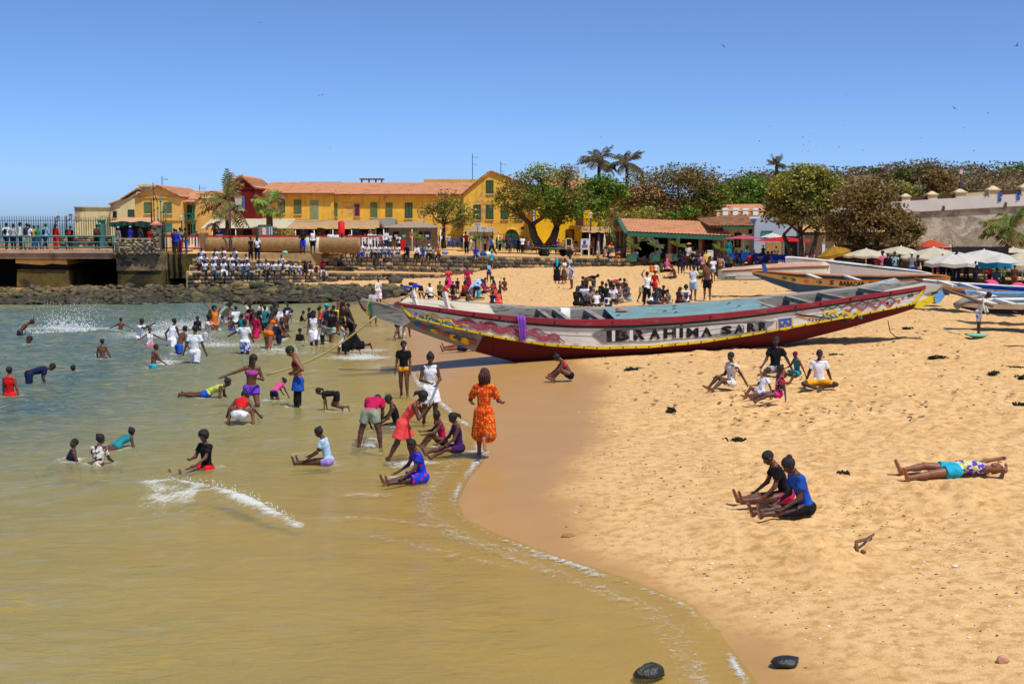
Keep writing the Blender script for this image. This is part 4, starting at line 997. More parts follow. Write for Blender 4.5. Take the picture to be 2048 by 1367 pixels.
POSES = {
 'stand': dict(L=(3,3,4),R=(-3,4,4),A=(6,9,14,4),B=(2,10,12,4)),
 'stand2': dict(lean=4,L=(10,4,14),R=(-6,4,3),A=(16,12,55,38),B=(12,12,70,45),head=(18,0)),
 'hips': dict(lean=6,head=(38,0),L=(6,3,6),R=(-4,3,4),A=(-28,34,95,70),B=(-28,34,95,70)),
 'hip1': dict(lean=0,side=4,L=(6,5,10),R=(-2,4,2),A=(-10,40,95,75),B=(5,10,20,5)),
 'arms_up': dict(lean=-4,L=(6,5,6),R=(-5,5,6),A=(150,20,60,10),B=(140,22,70,10)),
 'arm_up': dict(L=(6,5,6),R=(-5,5,6),A=(140,15,80,20),B=(5,10,30,15)),
 'arms_fwd': dict(lean=10,L=(8,5,8),R=(-8,5,8),A=(70,12,30,8),B=(62,12,35,8)),
 'arms_side': dict(L=(5,5,8),R=(-5,5,8),A=(10,62,12,0),B=(10,62,12,0)),
 'arm_out': dict(lean=4,side=-4,L=(22,8,30),R=(6,10,34),B=(14,66,6,0),A=(6,24,100,60),head=(14,25)),
 'folded': dict(lean=2,head=(6,10),L=(4,3,4),R=(-2,5,4),A=(22,8,95,85),B=(22,8,95,85)),
 'walk': dict(lean=4,L=(26,2,10),R=(-20,2,22),A=(-18,8,16,2),B=(22,8,26,2)),
 'walk2': dict(lean=3,L=(-16,2,16),R=(20,2,8),A=(18,8,26,2),B=(-14,8,16,2)),
 'step_up': dict(lean=5,L=(6,2,4),R=(-12,3,72),A=(14,26,60,18),B=(10,24,70,22)),
 'run': dict(lean=14,L=(34,3,30),R=(-26,3,68),A=(-40,12,80,12),B=(36,12,85,12)),
 'lean_fwd': dict(lean=36,head=(-8,0),L=(16,8,8),R=(-14,8,14),A=(70,10,110,26),B=(60,8,120,30)),
 'bend': dict(lean=98,head=(20,0),L=(-10,14,6),R=(-10,16,6),A=(86,4,12,12),B=(92,4,10,12)),
 'bend2': dict(lean=72,head=(-10,0),L=(10,8,22),R=(-6,8,16),A=(75,8,18,8),B=(66,10,24,8)),
 'crouch': dict(lean=48,head=(10,0),L=(112,26,140),R=(112,26,140),A=(30,36,60,12),B=(30,36,60,12)),
 'kneel': dict(lean=-4,L=(55,28,150,8),R=(55,28,150,8),A=(-8,16,8,-4),B=(-8,16,8,-4)),
 'crawl': dict(lean=84,head=(-62,0),L=(-4,6,84),R=(24,6,92),A=(84,6,8,0),B=(78,6,4,0)),
 'prone': dict(lean=66,head=(-50,0),L=(-86,6,8),R=(-84,6,12),A=(70,20,40,10),B=(70,20,40,10)),
 'sit': dict(lean=8,head=(14,0),L=(84,6,4),R=(84,8,10),A=(34,8,34,6),B=(34,8,34,6)),
 'sit_out': dict(lean=14,head=(16,0),L=(88,6,2),R=(86,10,4),A=(40,8,30,8),B=(44,8,30,8)),
 'sit_back': dict(lean=-16,head=(6,12),L=(88,6,4),R=(108,10,52),A=(-34,14,6,0),B=(14,10,60,10)),
 'sit_knees': dict(lean=10,head=(12,0),L=(122,8,86),R=(117,8,78),A=(52,12,40,18),B=(52,12,46,18)),
 'sit_hug': dict(lean=30,head=(26,0),L=(124,4,90),R=(117,5,78),A=(66,8,20,18),B=(66,8,20,18)),
 'sit_cross': dict(lean=8,head=(10,0),L=(84,54,110,-74),R=(86,54,100,-70),A=(24,10,60,20),B=(24,10,60,20)),
 'sit_side': dict(lean=10,side=-8,head=(14,0),L=(84,24,60,-10),R=(88,4,70,30),A=(-14,22,6,0),B=(34,8,50,14)),
 'ledge': dict(lean=10,head=(10,0),L=(84,8,78),R=(82,9,84),A=(26,8,58,16),B=(26,8,58,16)),
 'ledge2': dict(lean=18,head=(-4,12),L=(82,14,62),R=(78,12,90),A=(38,12,44,20),B=(30,10,60,16)),
 'lie': dict(lean=-88,head=(-12,24),L=(86,5,4),R=(97,6,16),A=(168,46,6,104),B=(166,40,4,26)),
 'float': dict(lean=78,head=(-60,0),L=(-80,6,6),R=(-76,6,20),A=(110,30,20,0),B=(110,30,20,0)),
}
def skeleton(pose,tune=None):
 p = dict(lean=0,side=0,twist=0,head=(0,0),L=(0,3,0),R=(0,3,0),A=(0,8,10,0),B=(0,8,10,0))
 p.update(POSES[pose])
 if tune: p.update(tune)
 J = {}
 Rp = rz(p.get('pt',0))
 R1 = ry(p['side'] * .5) @ rx(-p['lean'] * .85); R2 = rz(p['twist']) @ ry(p['side']) @ rx(-p['lean'] * 1.08)
 up1,up2 = R1 @ [0,0,1],R2 @ [0,0,1]
 J['pel'] = np.zeros(3)
 J['waist'] = up1 * .085; J['chest'] = J['waist'] + up2 * .115; J['neck'] = J['chest'] + up2 * .115
 Rh = R2 @ rz(p['head'][1]) @ rx(-p['head'][0]); J['Rh'] = Rh; J['R1'] = R1; J['R2'] = R2
 J['skull'] = J['neck'] + up2 * .044 + Rh @ np.array([0,.012,.075])
 for nm,s in (('L',-1),('R',1)):
  q = p[nm]; fl,ab,kn = radians(q[0]),radians(q[1]),radians(q[2]); ab2 = radians(q[3]) if len(q) > 3 else ab * .4
  hip = np.array([s * .052,0,-.012])
  v = np.array([s * sin(ab),cos(ab) * sin(fl),-cos(ab) * cos(fl)])
  ph = fl - kn; w = np.array([s * sin(ab2),cos(ab2) * sin(ph),-cos(ab2) * cos(ph)])
  pf = ph + pi / 2 - radians(q[4] if len(q) > 4 else 8)
  ft = np.array([s * .12,sin(pf),-cos(pf)]); ft /= np.linalg.norm(ft)
  J['hip' + nm] = hip; J['knee' + nm] = hip + v * .242; J['ank' + nm] = J['knee' + nm] + w * .222
  J['heel' + nm] = J['ank' + nm] + w * .018 - ft * .018; J['toe' + nm] = J['ank' + nm] + w * .03 + ft * .098; J['sole' + nm] = w
 for nm,key,s in (('L','A',-1),('R','B',1)):
  q = p[key]; fl,ab,el,inw = [radians(t) for t in q[:4]]
  sh = J['chest'] + R2 @ np.array([s * .096,-.002,.088])
  v = R2 @ np.array([s * sin(ab),cos(ab) * sin(fl),-cos(ab) * cos(fl)])
  a2 = ab - inw; ph = fl + el
  w = R2 @ np.array([s * sin(a2),cos(a2) * sin(ph),-cos(a2) * cos(ph)])
  J['sh' + nm] = sh; J['elb' + nm] = sh + v * .168; J['wri' + nm] = J['elb' + nm] + w * .148
  J['hand' + nm] = J['wri' + nm] + w * .05; J['hd' + nm] = w
  sd = np.cross(w,v);
  if np.linalg.norm(sd) < .1: sd = R2 @ np.array([s,0,0])
  J['hs' + nm] = sd / np.linalg.norm(sd)
 return J
def body_prims(J,child=0.0,hands=True):
 fw1,fw2 = J['R1'] @ np.array([0,1.,0]),J['R2'] @ np.array([0,1.,0])
 x1,x2 = J['R1'] @ np.array([1.,0,0]),J['R2'] @ np.array([1.,0,0])
 u1,u2 = J['R1'] @ np.array([0,0,1.]),J['R2'] @ np.array([0,0,1.])
 P = {}
 P['pelvis'] = [('rc',J['hipL'] + u1 * .015,J['hipR'] + u1 * .015,.058,.058,(fw1,.92)),('rc',J['pel'] + x1 * -.035 - fw1 * .022,J['pel'] + x1 * .035 - fw1 * .022,.05,.05)]
 P['torso'] = [('rc',J['pel'] + u1 * .01,J['waist'],.07,.066,(fw1,.78)),('rc',J['waist'],J['chest'],.066,.08,(fw2,.76)),('rc',J['chest'] - x2 * .034 + u2 * .035,J['chest'] + x2 * .034 + u2 * .035,.062,.062,(fw2,.85)),('rc',J['shL'] * .86 + J['neck'] * .14,J['shR'] * .86 + J['neck'] * .14,.035,.035),('rc',J['shL'] * .8 + J['neck'] * .2,J['neck'] - u2 * .005,.03,.036),('rc',J['shR'] * .8 + J['neck'] * .2,J['neck'] - u2 * .005,.03,.036)]
 hs = 1 + child
 P['neck'] = [('rc',J['neck'] - u2 * .03,J['neck'] + u2 * .05,.034,.027)]
 Rh = J['Rh']; c = J['skull']
 P['head'] = [('el',c + Rh @ np.array([0,-.006,.012]) * hs,Rh,(.047 * hs,.058 * hs,.056 * hs)),('rc',c + Rh @ np.array([0,.016,-.01]) * hs,c + Rh @ np.array([0,.026,-.044]) * hs,.038 * hs,.026 * hs)]
 P['face'] = [('rc',c + Rh @ np.array([0,.052,.004]) * hs,c + Rh @ np.array([0,.06,-.014]) * hs,.006 * hs,.0095 * hs),('rc',c + Rh @ np.array([-.014,.05,-.032]) * hs,c + Rh @ np.array([.014,.05,-.032]) * hs,.0075 * hs,.0075 * hs),('el',c + Rh @ np.array([-.048,-.004,-.006]) * hs,Rh,(.006,.013,.017)),('el',c + Rh @ np.array([.048,-.004,-.006]) * hs,Rh,(.006,.013,.017)),('rc',c + Rh @ np.array([-.02,.047,.016]) * hs,c + Rh @ np.array([.02,.047,.016]) * hs,.007,.007)]
 for n in 'LR':
  P['thigh' + n] = [('rc',J['hip' + n],J['knee' + n],.054,.035)]
  k,a = J['knee' + n],J['ank' + n]; back = np.cross(a - k,np.array([1.,0,0])); back /= np.linalg.norm(back) + 1e-9
  P['shank' + n] = [('rc',k,a,.034,.021),('rc',k * .75 + a * .25 + back * .008,k * .55 + a * .45 + back * .006,.031,.028)]
  P['foot' + n] = [('rc',J['heel' + n],J['toe' + n],.0205,.0165),('rc',J['ank' + n],J['heel' + n],.02,.019)]
  P['uarm' + n] = [('rc',J['sh' + n],J['elb' + n],.030,.0225)]
  P['farm' + n] = [('rc',J['elb' + n],J['wri' + n],.0225,.0155)]
  P['hand' + n] = [('rc',J['wri' + n],J['hand' + n],.0145,.0205,(np.cross(J['hd' + n],J['hs' + n]),.55))]
 return P
SKIN = []
for i,(a,b) in enumerate(((srgb(72,45,32),srgb(94,59,42)),(srgb(92,56,38),srgb(116,72,48)),(srgb(118,73,48),srgb(142,90,60)),(srgb(54,35,27),srgb(74,48,36)))):
 n = NT("skin_%s" % ("deep warm brown dark".split()[i])); co = n.coords("Object")
 n.pbsdf(n.mix(n.noise(co,9,4),a,b),.52,.4,n.bump(n.noise(co,120,2),.06,.01)); SKIN.append(n.mat)
HAIR = pm("hair_black",(.012,.010,.009),.55,.4,40,.6,160,.35)
HAIRB = pm("hair_auburn",srgb(70,36,22),.55,.4,40,.6,160,.35)
EYEW = pm("eye_white",(.75,.72,.68),.3,.05); EYED = pm("eye_dark",(.01,.008,.006),.2,.05,spec=.5)
SOLE = pm("sole_skin",srgb(196,128,88),.7,.1,20); LIP = pm("lip",srgb(110,54,46),.5,.1)
PAL = dict(white='#e6e6ea',offw='#dcd8cc',grey='#85878a',lgrey='#b4b6b4',dgrey='#3a3c40',black='#131316',navy='#151d3e',blue='#1f4fae',royal='#2038c0',sky='#8fbadf',cyan='#22a7c4',teal='#1d7f86',mint='#8fbfae',red='#c8161c',coral='#e84a48',orange='#e07018',flame='#cc3f10',amber='#e8a01c',yellow='#e2c32c',lime='#b9c860',green='#2f8a4a',magenta='#b8174f',pink='#dd4f96',hotpink='#e0307c',rose='#d06f88',purple='#6a36b0',violet='#3b1d55',plum='#5a1230',maroon='#7a1628',brown='#5b3c28',tan='#a98a5c',khaki='#b6a878',denim='#34557e',jeans='#24416e',olive='#50552f',lilac='#a58ad0',sage='#8c9480',pale='#a9cbe2',stripe='#cfd0d6')
def cloth(key):
 nm = "cloth_" + key
 if nm in MATS: return MATS[nm]
 n = NT(nm); co = n.coords("Object")
 b,_,pat = key.partition('+')
 col = srgb(PAL[b])
 c = n.mix(1.0,col,n.ramp(n.noise(co,7,4),[(.3,.78),(.7,1.16)]),'MULTIPLY')
 if pat:
  kind,_,c2 = pat.partition('-'); c2 = srgb(PAL.get(c2,'#111111'))
  if kind == 'dots':          # roundels: ring and heart
   v = n.n("TexVoronoi",{"Vector": co,"Scale": 19.0,"Randomness": .6}); d = v.outputs["Distance"]
   c = n.mix(n.ramp(d,[(.31,1),(.35,0)],'CONSTANT'),c,c2)
   c = n.mix(n.ramp(d,[(.15,1),(.17,0)],'CONSTANT'),c,srgb('#2a1206'))
  elif kind == 'leaf':
   v = n.n("TexVoronoi",{"Vector": n.coords("Object",(1,1,.6)),"Scale": 13.0,"Randomness": 1.0}); d = v.outputs["Distance"]
   c = n.mix(n.ramp(d,[(.26,1),(.3,0)]),c,c2)
  elif kind == 'floral':
   v = n.n("TexVoronoi",{"Vector": co,"Scale": 18.0,"Randomness": 1.0})
   c = n.mix(n.ramp(v.outputs["Color"],[(.0,0),(.45,0),(.5,1)],'CONSTANT'),c,c2)
   c = n.mix(n.ramp(n.noise(co,22,2),[(.56,0),(.6,1)]),c,srgb('#d8d8e4'))
  elif kind == 'stripe':
   w = n.n("TexWave",{"Vector": co,"Scale": 16.0,"Distortion": .6},wave_type='BANDS',bands_direction='Z').outputs["Fac"]
   c = n.mix(n.ramp(w,[(.48,0),(.52,1)]),c,c2)
  elif kind == 'patch':
   c = n.mix(n.ramp(n.noise(co,10,3,.6,.5),[(.5,0),(.54,1)]),c,c2)
 n.pbsdf(c,.8,.2,n.bump(n.math('ADD',n.noise(n.coords('Object',(1,1,.35)),16,3,.5,.6),n.math('MULTIPLY',n.noise(co,220,2),.1)),.8,.04))
 MATS[nm] = n.mat
 return n.mat
N_PEOPLE = [0]
def person(base,H,face,pose,wear,label,hair='short',skin=0,tune=None,child=0.0,seat=None,group=None,vox=None,hold=None):
 N_PEOPLE[0] += 1; seed = N_PEOPLE[0]
 px_m = base[1] / FPX
 h = vox or min(max(.85 * px_m,.0125),.036)
 near = px_m < .0135; mid = px_m < .02
 J = skeleton(pose,tune)
 P = body_prims(J,child)
 zmin = min(min(p[1][2] - p[3],p[2][2] - p[4]) if p[0] == 'rc' else p[1][2] - p[3][2] for k in P for p in P[k])
 z0 = (-.062 if seat else zmin)
 fa = radians(face); F = np.array([[-cos(fa),sin(fa),0],[-sin(fa),-cos(fa),0],[0,0,1.]])
 def T(v): return (F @ (np.asarray(v) - np.array([0,0,z0]))) * H
 def TP(p,e=1.0):
  if p[0] == 'rc':
   q = ['rc',T(p[1]),T(p[2]),p[3] * H * e,p[4] * H * e]
   if len(p) > 5 and p[5]: q.append((F @ p[5][0],p[5][1]))
   return tuple(q)
  return ('el',T(p[1]),F @ p[2],tuple(r * H for r in p[3]))
 root = empty("person",base,label,"person",group)
 keys = list(P)
 prims = [TP(p) for k in keys if k not in ('face',) for p in P[k]]
 fld = Field(prims,h,0,.018 * H,clips=())
 V,Q = fld.mesh()
 mats = [SKIN[skin % 4]]; MI = np.zeros(len(Q),int)
 if mid:
  for n_ in 'LR':
   ctr = (T(J['heel' + n_]) + T(J['toe' + n_])) / 2; w = F @ J['sole' + n_]
   fc = V[Q].mean(1); nr = np.cross(V[Q][:,1] - V[Q][:,0],V[Q][:,2] - V[Q][:,0]); nr /= np.linalg.norm(nr,axis=1)[:,None] + 1e-12
   m = (np.linalg.norm(fc - ctr,axis=1) < .085 * H) & (nr @ w > .55); MI[m] = 1
  mats.append(SOLE)
 VV,QQ,MM = [V],[Q],[MI]; b0 = len(V)
 def join(v,q,m):
  nonlocal b0
  VV.append(v); QQ.append(q + b0); MM.append(np.full(len(q),m)); b0 += len(v)
 if mid:
  for n_ in 'LR':
   w = F @ J['hd' + n_]; sd = F @ J['hs' + n_]; dn = np.cross(w,sd); o = T(J['hand' + n_])
   if near:
    for i,(sx,L) in enumerate(((-.0145,.036),(-.005,.043),(.0045,.040),(.0135,.031))):
     a = o + (sd * sx + w * .008) * H; m_ = a + (w * L * .55 + dn * .006) * H; e = m_ + (w * L * .45 + dn * .016) * H
     v,q = tube_np([a,m_,e],[.0062 * H,.0058 * H,.0038 * H],5); join(v,q,0)
    a = o + (sd * -.016 - w * .03) * H; m_ = a + (-sd * .016 + w * .018) * H; e = m_ + (w * .022 - sd * .002 + dn * .008) * H
    v,q = tube_np([a,m_,e],[.0075 * H,.0066 * H,.0042 * H],5); join(v,q,0)
  hf = Field([TP(p) for p in P['face']] + [TP(P['head'][1])],max(h * .75,.006),0,.008 * H)
  v,q = hf.mesh(); join(v,q,0)
  hs = 1 + child
  k = len(mats); mats += [EYEW,EYED,LIP]
  for s in (-1,1):
   ec = J['skull'] + J['Rh'] @ np.array([s * .0185,.0475,.003]) * hs
   for r,m_,dy in ((.0068,k,0),(.0042,k + 1,.0045)):
    iv,iq = ICO[1]; c_ = T(ec + J['Rh'] @ np.array([0,dy,0]))
    join(np.array(iv) * r * H + c_,np.array([(a,b,c,c) for a,b,c in iq]),m_)
  mc = J['skull'] + J['Rh'] @ np.array([0,.0555,-.032]) * hs
  v,q = tube_np([T(mc + J['Rh'] @ np.array([-.014,-.006,0])),T(mc),T(mc + J['Rh'] @ np.array([.014,-.006,0]))],[.0022 * H,.0042 * H,.0022 * H],5); join(v,q,k + 2)
 me = mesh_np("body",np.concatenate(VV),np.concatenate(QQ),True,np.concatenate(MM))
 me.validate()
 link("body",me,root,mats)
 R1,R2 = F @ J['R1'],F @ J['R2']; u1,u2 = R1 @ np.array([0,0,1.]),R2 @ np.array([0,0,1.]); f2 = R2 @ np.array([0,1.,0])
 hf_ = max(h,.0125)
 inf = max(.0075 * H,.45 * hf_)
 def cut(a,b,t): return np.asarray(a) + (np.asarray(b) - np.asarray(a)) * t
 def limb(a,b,ra,rb,t): return ('rc',T(a),T(cut(a,b,t)),ra * H,(ra + (rb - ra) * t) * H)
 def limbclip(a,b,t):
  A_,B_ = T(a),T(b); nn = (B_ - A_) / (np.linalg.norm(B_ - A_) + 1e-9); return A_,B_,A_ + (B_ - A_) * t,nn
 def emit(name,prims,clips,key,infl=inf,k=.015,fold=None):
  fo = (.0022 if near else .0018) if fold is None else fold
  V,Q = Field(prims,hf_,infl,k * H,clips=clips,fold=fo * H / 1.5,seed=seed).mesh()
  if len(Q): link(name,mesh_np(name,V,Q),root,cloth(key))
 for w_ in wear.split():
  kind,_,key = w_.partition(':'); kind,_,ar = kind.partition('/')
  ar = float(ar) if ar else None
  if kind in ('tee','tank','longsleeve','jacket','dress','gown','swimsuit','crop'):
   pr = [TP(p) for p in P['torso']]
   clips = [(T(J['neck'] + J['R2'] @ np.array([0,0,.012])),u2)]
   if kind in ('tank','swimsuit','dress','gown') and ar is None or kind == 'crop':
    pr = pr[:3] + pr[4:] + [('rc',p[1] * .80 + p[2] * .20,p[2] * .80 + p[1] * .20,p[3] * .93,p[4] * .93) for p in pr[3:4]]
   sl = {'tee': .55,'longsleeve': 2,'jacket': 2}.get(kind,0) if ar is None else ar
   if sl > 0:
    for n_ in 'LR':
     t = min(sl,1.0); pr.append(('rc',T(J['sh' + n_]),T(cut(J['sh' + n_],J['elb' + n_],t)),.033 * H,(.036 if sl <= 1 else .026) * H) + ((None,1) if sl <= 1 else ()))
     if sl > 1: pr.append(('rc',T(J['elb' + n_]),T(cut(J['elb' + n_],J['wri' + n_],min(sl - 1,.96))),.026 * H,.02 * H,None,1))
   low = {'crop': .115,'tank': -.005,'tee': -.03,'longsleeve': -.03,'jacket': -.04}.get(kind)
   if kind in ('tee','longsleeve','jacket','tank','swimsuit'): pr += [TP(p) for p in P['pelvis']]
   if kind == 'swimsuit':
    for n_ in 'LR': pr.append(limb(J['hip' + n_],J['knee' + n_],.054,.035,.12))
   if low is not None:
    clips.append((T(J['pel'] + J['R1'] @ np.array([0,0,low])),-u1))
   if kind in ('dress','gown'):
    pr += [TP(p) for p in P['pelvis']]
    pr += skirt_prims(J,T,H,1.55 if kind == 'gown' else .78)
   emit('dress' if kind in ('dress','gown') else 'swimsuit' if kind == 'swimsuit' else 'top' if kind == 'crop' else 'jacket' if kind == 'jacket' else 'shirt',pr,clips,key)
  elif kind == 'band':
   pr = [TP(p) for p in P['torso'][:3]]
   emit('bikini_top',pr,[(T(J['chest'] + J['R2'] @ np.array([0,0,.065])),u2),(T(J['chest'] + J['R2'] @ np.array([0,0,.002])),-u2)],key,fold=0)
  elif kind in ('shorts','briefs','trousers','leggings'):
   pr = [TP(p) for p in P['pelvis']] + [TP(P['torso'][0])]
   clips = [(T(J['pel'] + J['R1'] @ np.array([0,0,.045])),u1)]
   t = {'shorts': .62,'briefs': .1,'trousers': 2,'leggings': 2}[kind] if ar is None else ar
   ex = {'shorts': .010,'briefs': 0,'trousers': .006,'leggings': 0}[kind]
   for n_ in 'LR':
    pr.append(('rc',T(J['hip' + n_]),T(cut(J['hip' + n_],J['knee' + n_],min(t,1))),(.055 + ex * .5) * H,(.055 - .02 * min(t,1) + ex) * H) + ((None,1) if t <= 1 else ()))
    if t > 1: pr.append(('rc',T(J['knee' + n_]),T(cut(J['knee' + n_],J['ank' + n_],min(t - 1,.95))),(.036 + ex * .6) * H,(.023 + ex) * H,None,1))
   emit({'shorts': 'shorts','briefs': 'briefs','trousers': 'trousers','leggings': 'leggings'}[kind],pr,clips,key)
  elif kind in ('skirt','longskirt','wrap'):
   pr = [TP(p) for p in P['pelvis']] + [TP(P['torso'][0])]
   clips = [(T(J['pel'] + J['R1'] @ np.array([0,0,.05])),u1)]
   emit('wrap' if kind == 'wrap' else 'skirt',pr + skirt_prims(J,T,H,{'skirt': .85,'longskirt': 1.72,'wrap': .5}[kind] if ar is None else ar),clips,key)
  elif kind == 'shoes':
   for n_ in 'LR':
    V,Q = Field([TP(p) for p in P['foot' + n_]],hf_,.006 * H,.01 * H).mesh()
    if len(Q): link('shoe',mesh_np('shoe',V,Q),root,cloth(key))
  elif kind == 'scarf':
   c = J['skull']; Rh = J['Rh']
   pr = [TP(('el',c + Rh @ np.array([0,-.014,.014]),Rh,(.054,.06,.062))),TP(('rc',c + Rh @ np.array([0,-.03,-.02]),J['neck'] - J['R2'] @ np.array([0,.03,.0]),.048,.05)),TP(('rc',J['neck'] - J['R2'] @ np.array([0,.03,0]),J['chest'] - J['R2'] @ np.array([0,.06,.0]),.05,.035))]
   emit('headscarf',pr,[(T(c + Rh @ np.array([0,.030,.01])),F @ Rh @ np.array([0,.96,-.26]))],key,.004 * H)
  elif kind in ('cap','turban','hat'):
   c = J['skull']; Rh = J['Rh']
   pr = [TP(('el',c + Rh @ np.array([0,-.006,.026]),Rh,(.053,.062,.052 if kind != 'turban' else .06)))]
   if kind == 'cap': pr.append(TP(('rc',c + Rh @ np.array([0,.05,.03]),c + Rh @ np.array([0,.09,.022]),.012,.01)))
   if kind == 'hat': pr += [TP(('el',c + Rh @ np.array([0,0,.036]),Rh,(.1,.105,.012)))]
   emit(kind if kind != 'turban' else 'head_wrap',pr,[(T(c + Rh @ np.array([0,0,.02])),-(F @ Rh @ np.array([0,.1,1.]))) ] if kind != 'hat' else [(T(c + Rh @ np.array([0,0,.02])),-(F @ Rh @ np.array([0,0,1.])))],key,.005 * H,fold=.001)
  elif kind in ('backpack','bag'):
   o = J['chest'] - J['R2'] @ np.array([0,.10,.03])
   pr = [TP(('el',o,J['R2'],(.066,.048,.1)))]
   emit('backpack',pr,[],key,.004,fold=.002)
   for s in (-1,1):
    mb = MB(); sh_ = J['chest'] + J['R2'] @ np.array([s * .06,0,.11])
    mb.tube([T(o + J['R2'] @ np.array([s * .05,0,.07])) + base,T(sh_ + J['R2'] @ np.array([0,0,.02])) + base,T(J['chest'] + J['R2'] @ np.array([s * .06,.075,.04])) + base,T(J['waist'] + J['R2'] @ np.array([s * .07,.03,.02])) + base],.011 * H,5)
    mb.build('strap',cloth(key),root)
 if hair and hair != 'none' and not any(k in wear for k in ('scarf:',)):
  c = J['skull']; Rh = J['Rh']; hs = 1 + child
  hp = lambda x,y,z: c + Rh @ np.array([x,y,z]) * hs
  g = {'short': .004,'afro': .022,'bun': .008,'pony': .008,'braids': .010,'long': .012,'tuft': .008}[hair]
  pr = [TP(('el',hp(0,-.008,.016),Rh,((.048 + g) * hs,(.059 + g) * hs,(.056 + g) * hs)))]
  clips = [(T(hp(0,.036 if hair != 'afro' else .042,.012)),F @ Rh @ np.array([0,.80,-.60]))]
  V,Q = Field(pr,min(h,.014) if mid else h * .8,0,.01,clips=clips,fold=.002 if mid else 0,seed=seed).mesh()
  Vs,Qs = [V],[Q]; b = len(V)
  ex = []
  if hair == 'bun': ex = [('el',hp(0,-.05,.055),Rh,(.028,.028,.026))]
  if hair == 'tuft': ex = [('rc',hp(0,-.02,.06),hp(0,-.04,.10),.026,.012)]
  if hair == 'pony': ex = [('rc',hp(0,-.06,.03),hp(0,-.10,-.01),.022,.022),('rc',hp(0,-.10,-.01),hp(0,-.105,-.06),.022,.010)]
  if hair == 'long': ex = [('rc',hp(0,-.045,-.0),J['neck'] - J['R2'] @ np.array([0,.045,.03]),.046,.045),('rc',J['neck'] - J['R2'] @ np.array([0,.045,.03]),J['chest'] - J['R2'] @ np.array([0,.075,.0]),.045,.025)]
  if ex:
   V,Q = Field([TP(p) for p in ex],min(h,.014) if mid else h * .8,0,.02,fold=.003 if mid else 0,seed=seed).mesh(); Vs.append(V); Qs.append(Q + b); b += len(V)
  if hair == 'braids':
   for i in range(15):
    a = radians(100 + 340 / 15 * i * .95 - 20); s0 = hp(.05 * cos(a),.05 * sin(a) * 1.1 - .02,.02)
    v,q = tube_np([T(s0),T(s0 + Rh @ np.array([.012 * cos(a),.012 * sin(a),-.04])),T(s0 + np.array([.012 * cos(a),.012 * sin(a),-.085])),T(s0 + np.array([.006 * cos(a),.006 * sin(a),-.115 - .02 * (i % 3)]))],[.011 * H,.0115 * H,.010 * H,.005 * H],5)
    Vs.append(v); Qs.append(q + b); b += len(v)
  link('hair',mesh_np('hair',np.concatenate(Vs),np.concatenate(Qs)),root,HAIRB if skin == 9 or 'auburn' in label else HAIR)
 return root,T,J
def skirt_prims(J,T,H,t):
 out = []; ends = []
 cap = (None,1)
 for n_ in 'LR':
  a,k,e = J['hip' + n_],J['knee' + n_],J['ank' + n_]
  m = k if t >= 1 else a + (k - a) * t
  out.append(('rc',T(a),T(m),.060 * H,(.058 + .028 * min(t,1)) * H) + (cap if t <= 1 else ()))
  if t > 1: m2 = k + (e - k) * min(t - 1,.93); out.append(('rc',T(k),T(m2),.070 * H,.074 * H) + cap); m = m2
  ends.append((m,k if t > 1 else m))
 a = (J['hipL'] + J['hipR']) / 2
 mk = (ends[0][1] + ends[1][1]) / 2
 out.append(('rc',T(a),T(mk),.066 * H,.082 * H) + (cap if t <= 1 else ()))
 if t > 1: out.append(('rc',T(mk),T((ends[0][0] + ends[1][0]) / 2),.075 * H,.074 * H) + cap)
 return out
def tube_np(pts,rs,n=5):
 pts = [np.asarray(p,float) for p in pts]; V = []; ref = None
 for i,p in enumerate(pts):
  d = pts[min(i + 1,len(pts) - 1)] - pts[max(i - 1,0)]; d = d / (np.linalg.norm(d) + 1e-9)
  if ref is None: ref = np.cross(d,[.3,.5,.81])
  ref = ref - d * (ref @ d); ref /= np.linalg.norm(ref) + 1e-9; q = np.cross(d,ref)
  for k in range(n):
   a = 2 * pi * k / n; V.append(p + (ref * cos(a) + q * sin(a)) * rs[i])
 V.append(pts[-1]); V.append(pts[0]); m = len(pts)
 F = [(i * n + k,i * n + (k + 1) % n,(i + 1) * n + (k + 1) % n,(i + 1) * n + k) for i in range(m - 1) for k in range(n)]
 F += [((m - 1) * n + k,(m - 1) * n + (k + 1) % n,m * n,m * n) for k in range(n)] + [(k,m * n + 1,m * n + 1,(k + 1) % n) for k in range(n)]
 return np.array(V),np.array(F)
def pose_h(pose,tune=None,seat=False,child=0.0):
 J = skeleton(pose,tune); P = body_prims(J,child)
 z = [(min(p[1][2] - p[3],p[2][2] - p[4]),max(p[1][2] + p[3],p[2][2] + p[4])) if p[0] == 'rc' else (p[1][2] - p[3][2],p[1][2] + p[3][2]) for k in P for p in P[k]]
 hd = max(p[1][2] + p[3][2] for p in P['head'] if p[0] == 'el')
 lo = min(a for a,b in z)
 return hd - (-.062 if seat else lo),lo
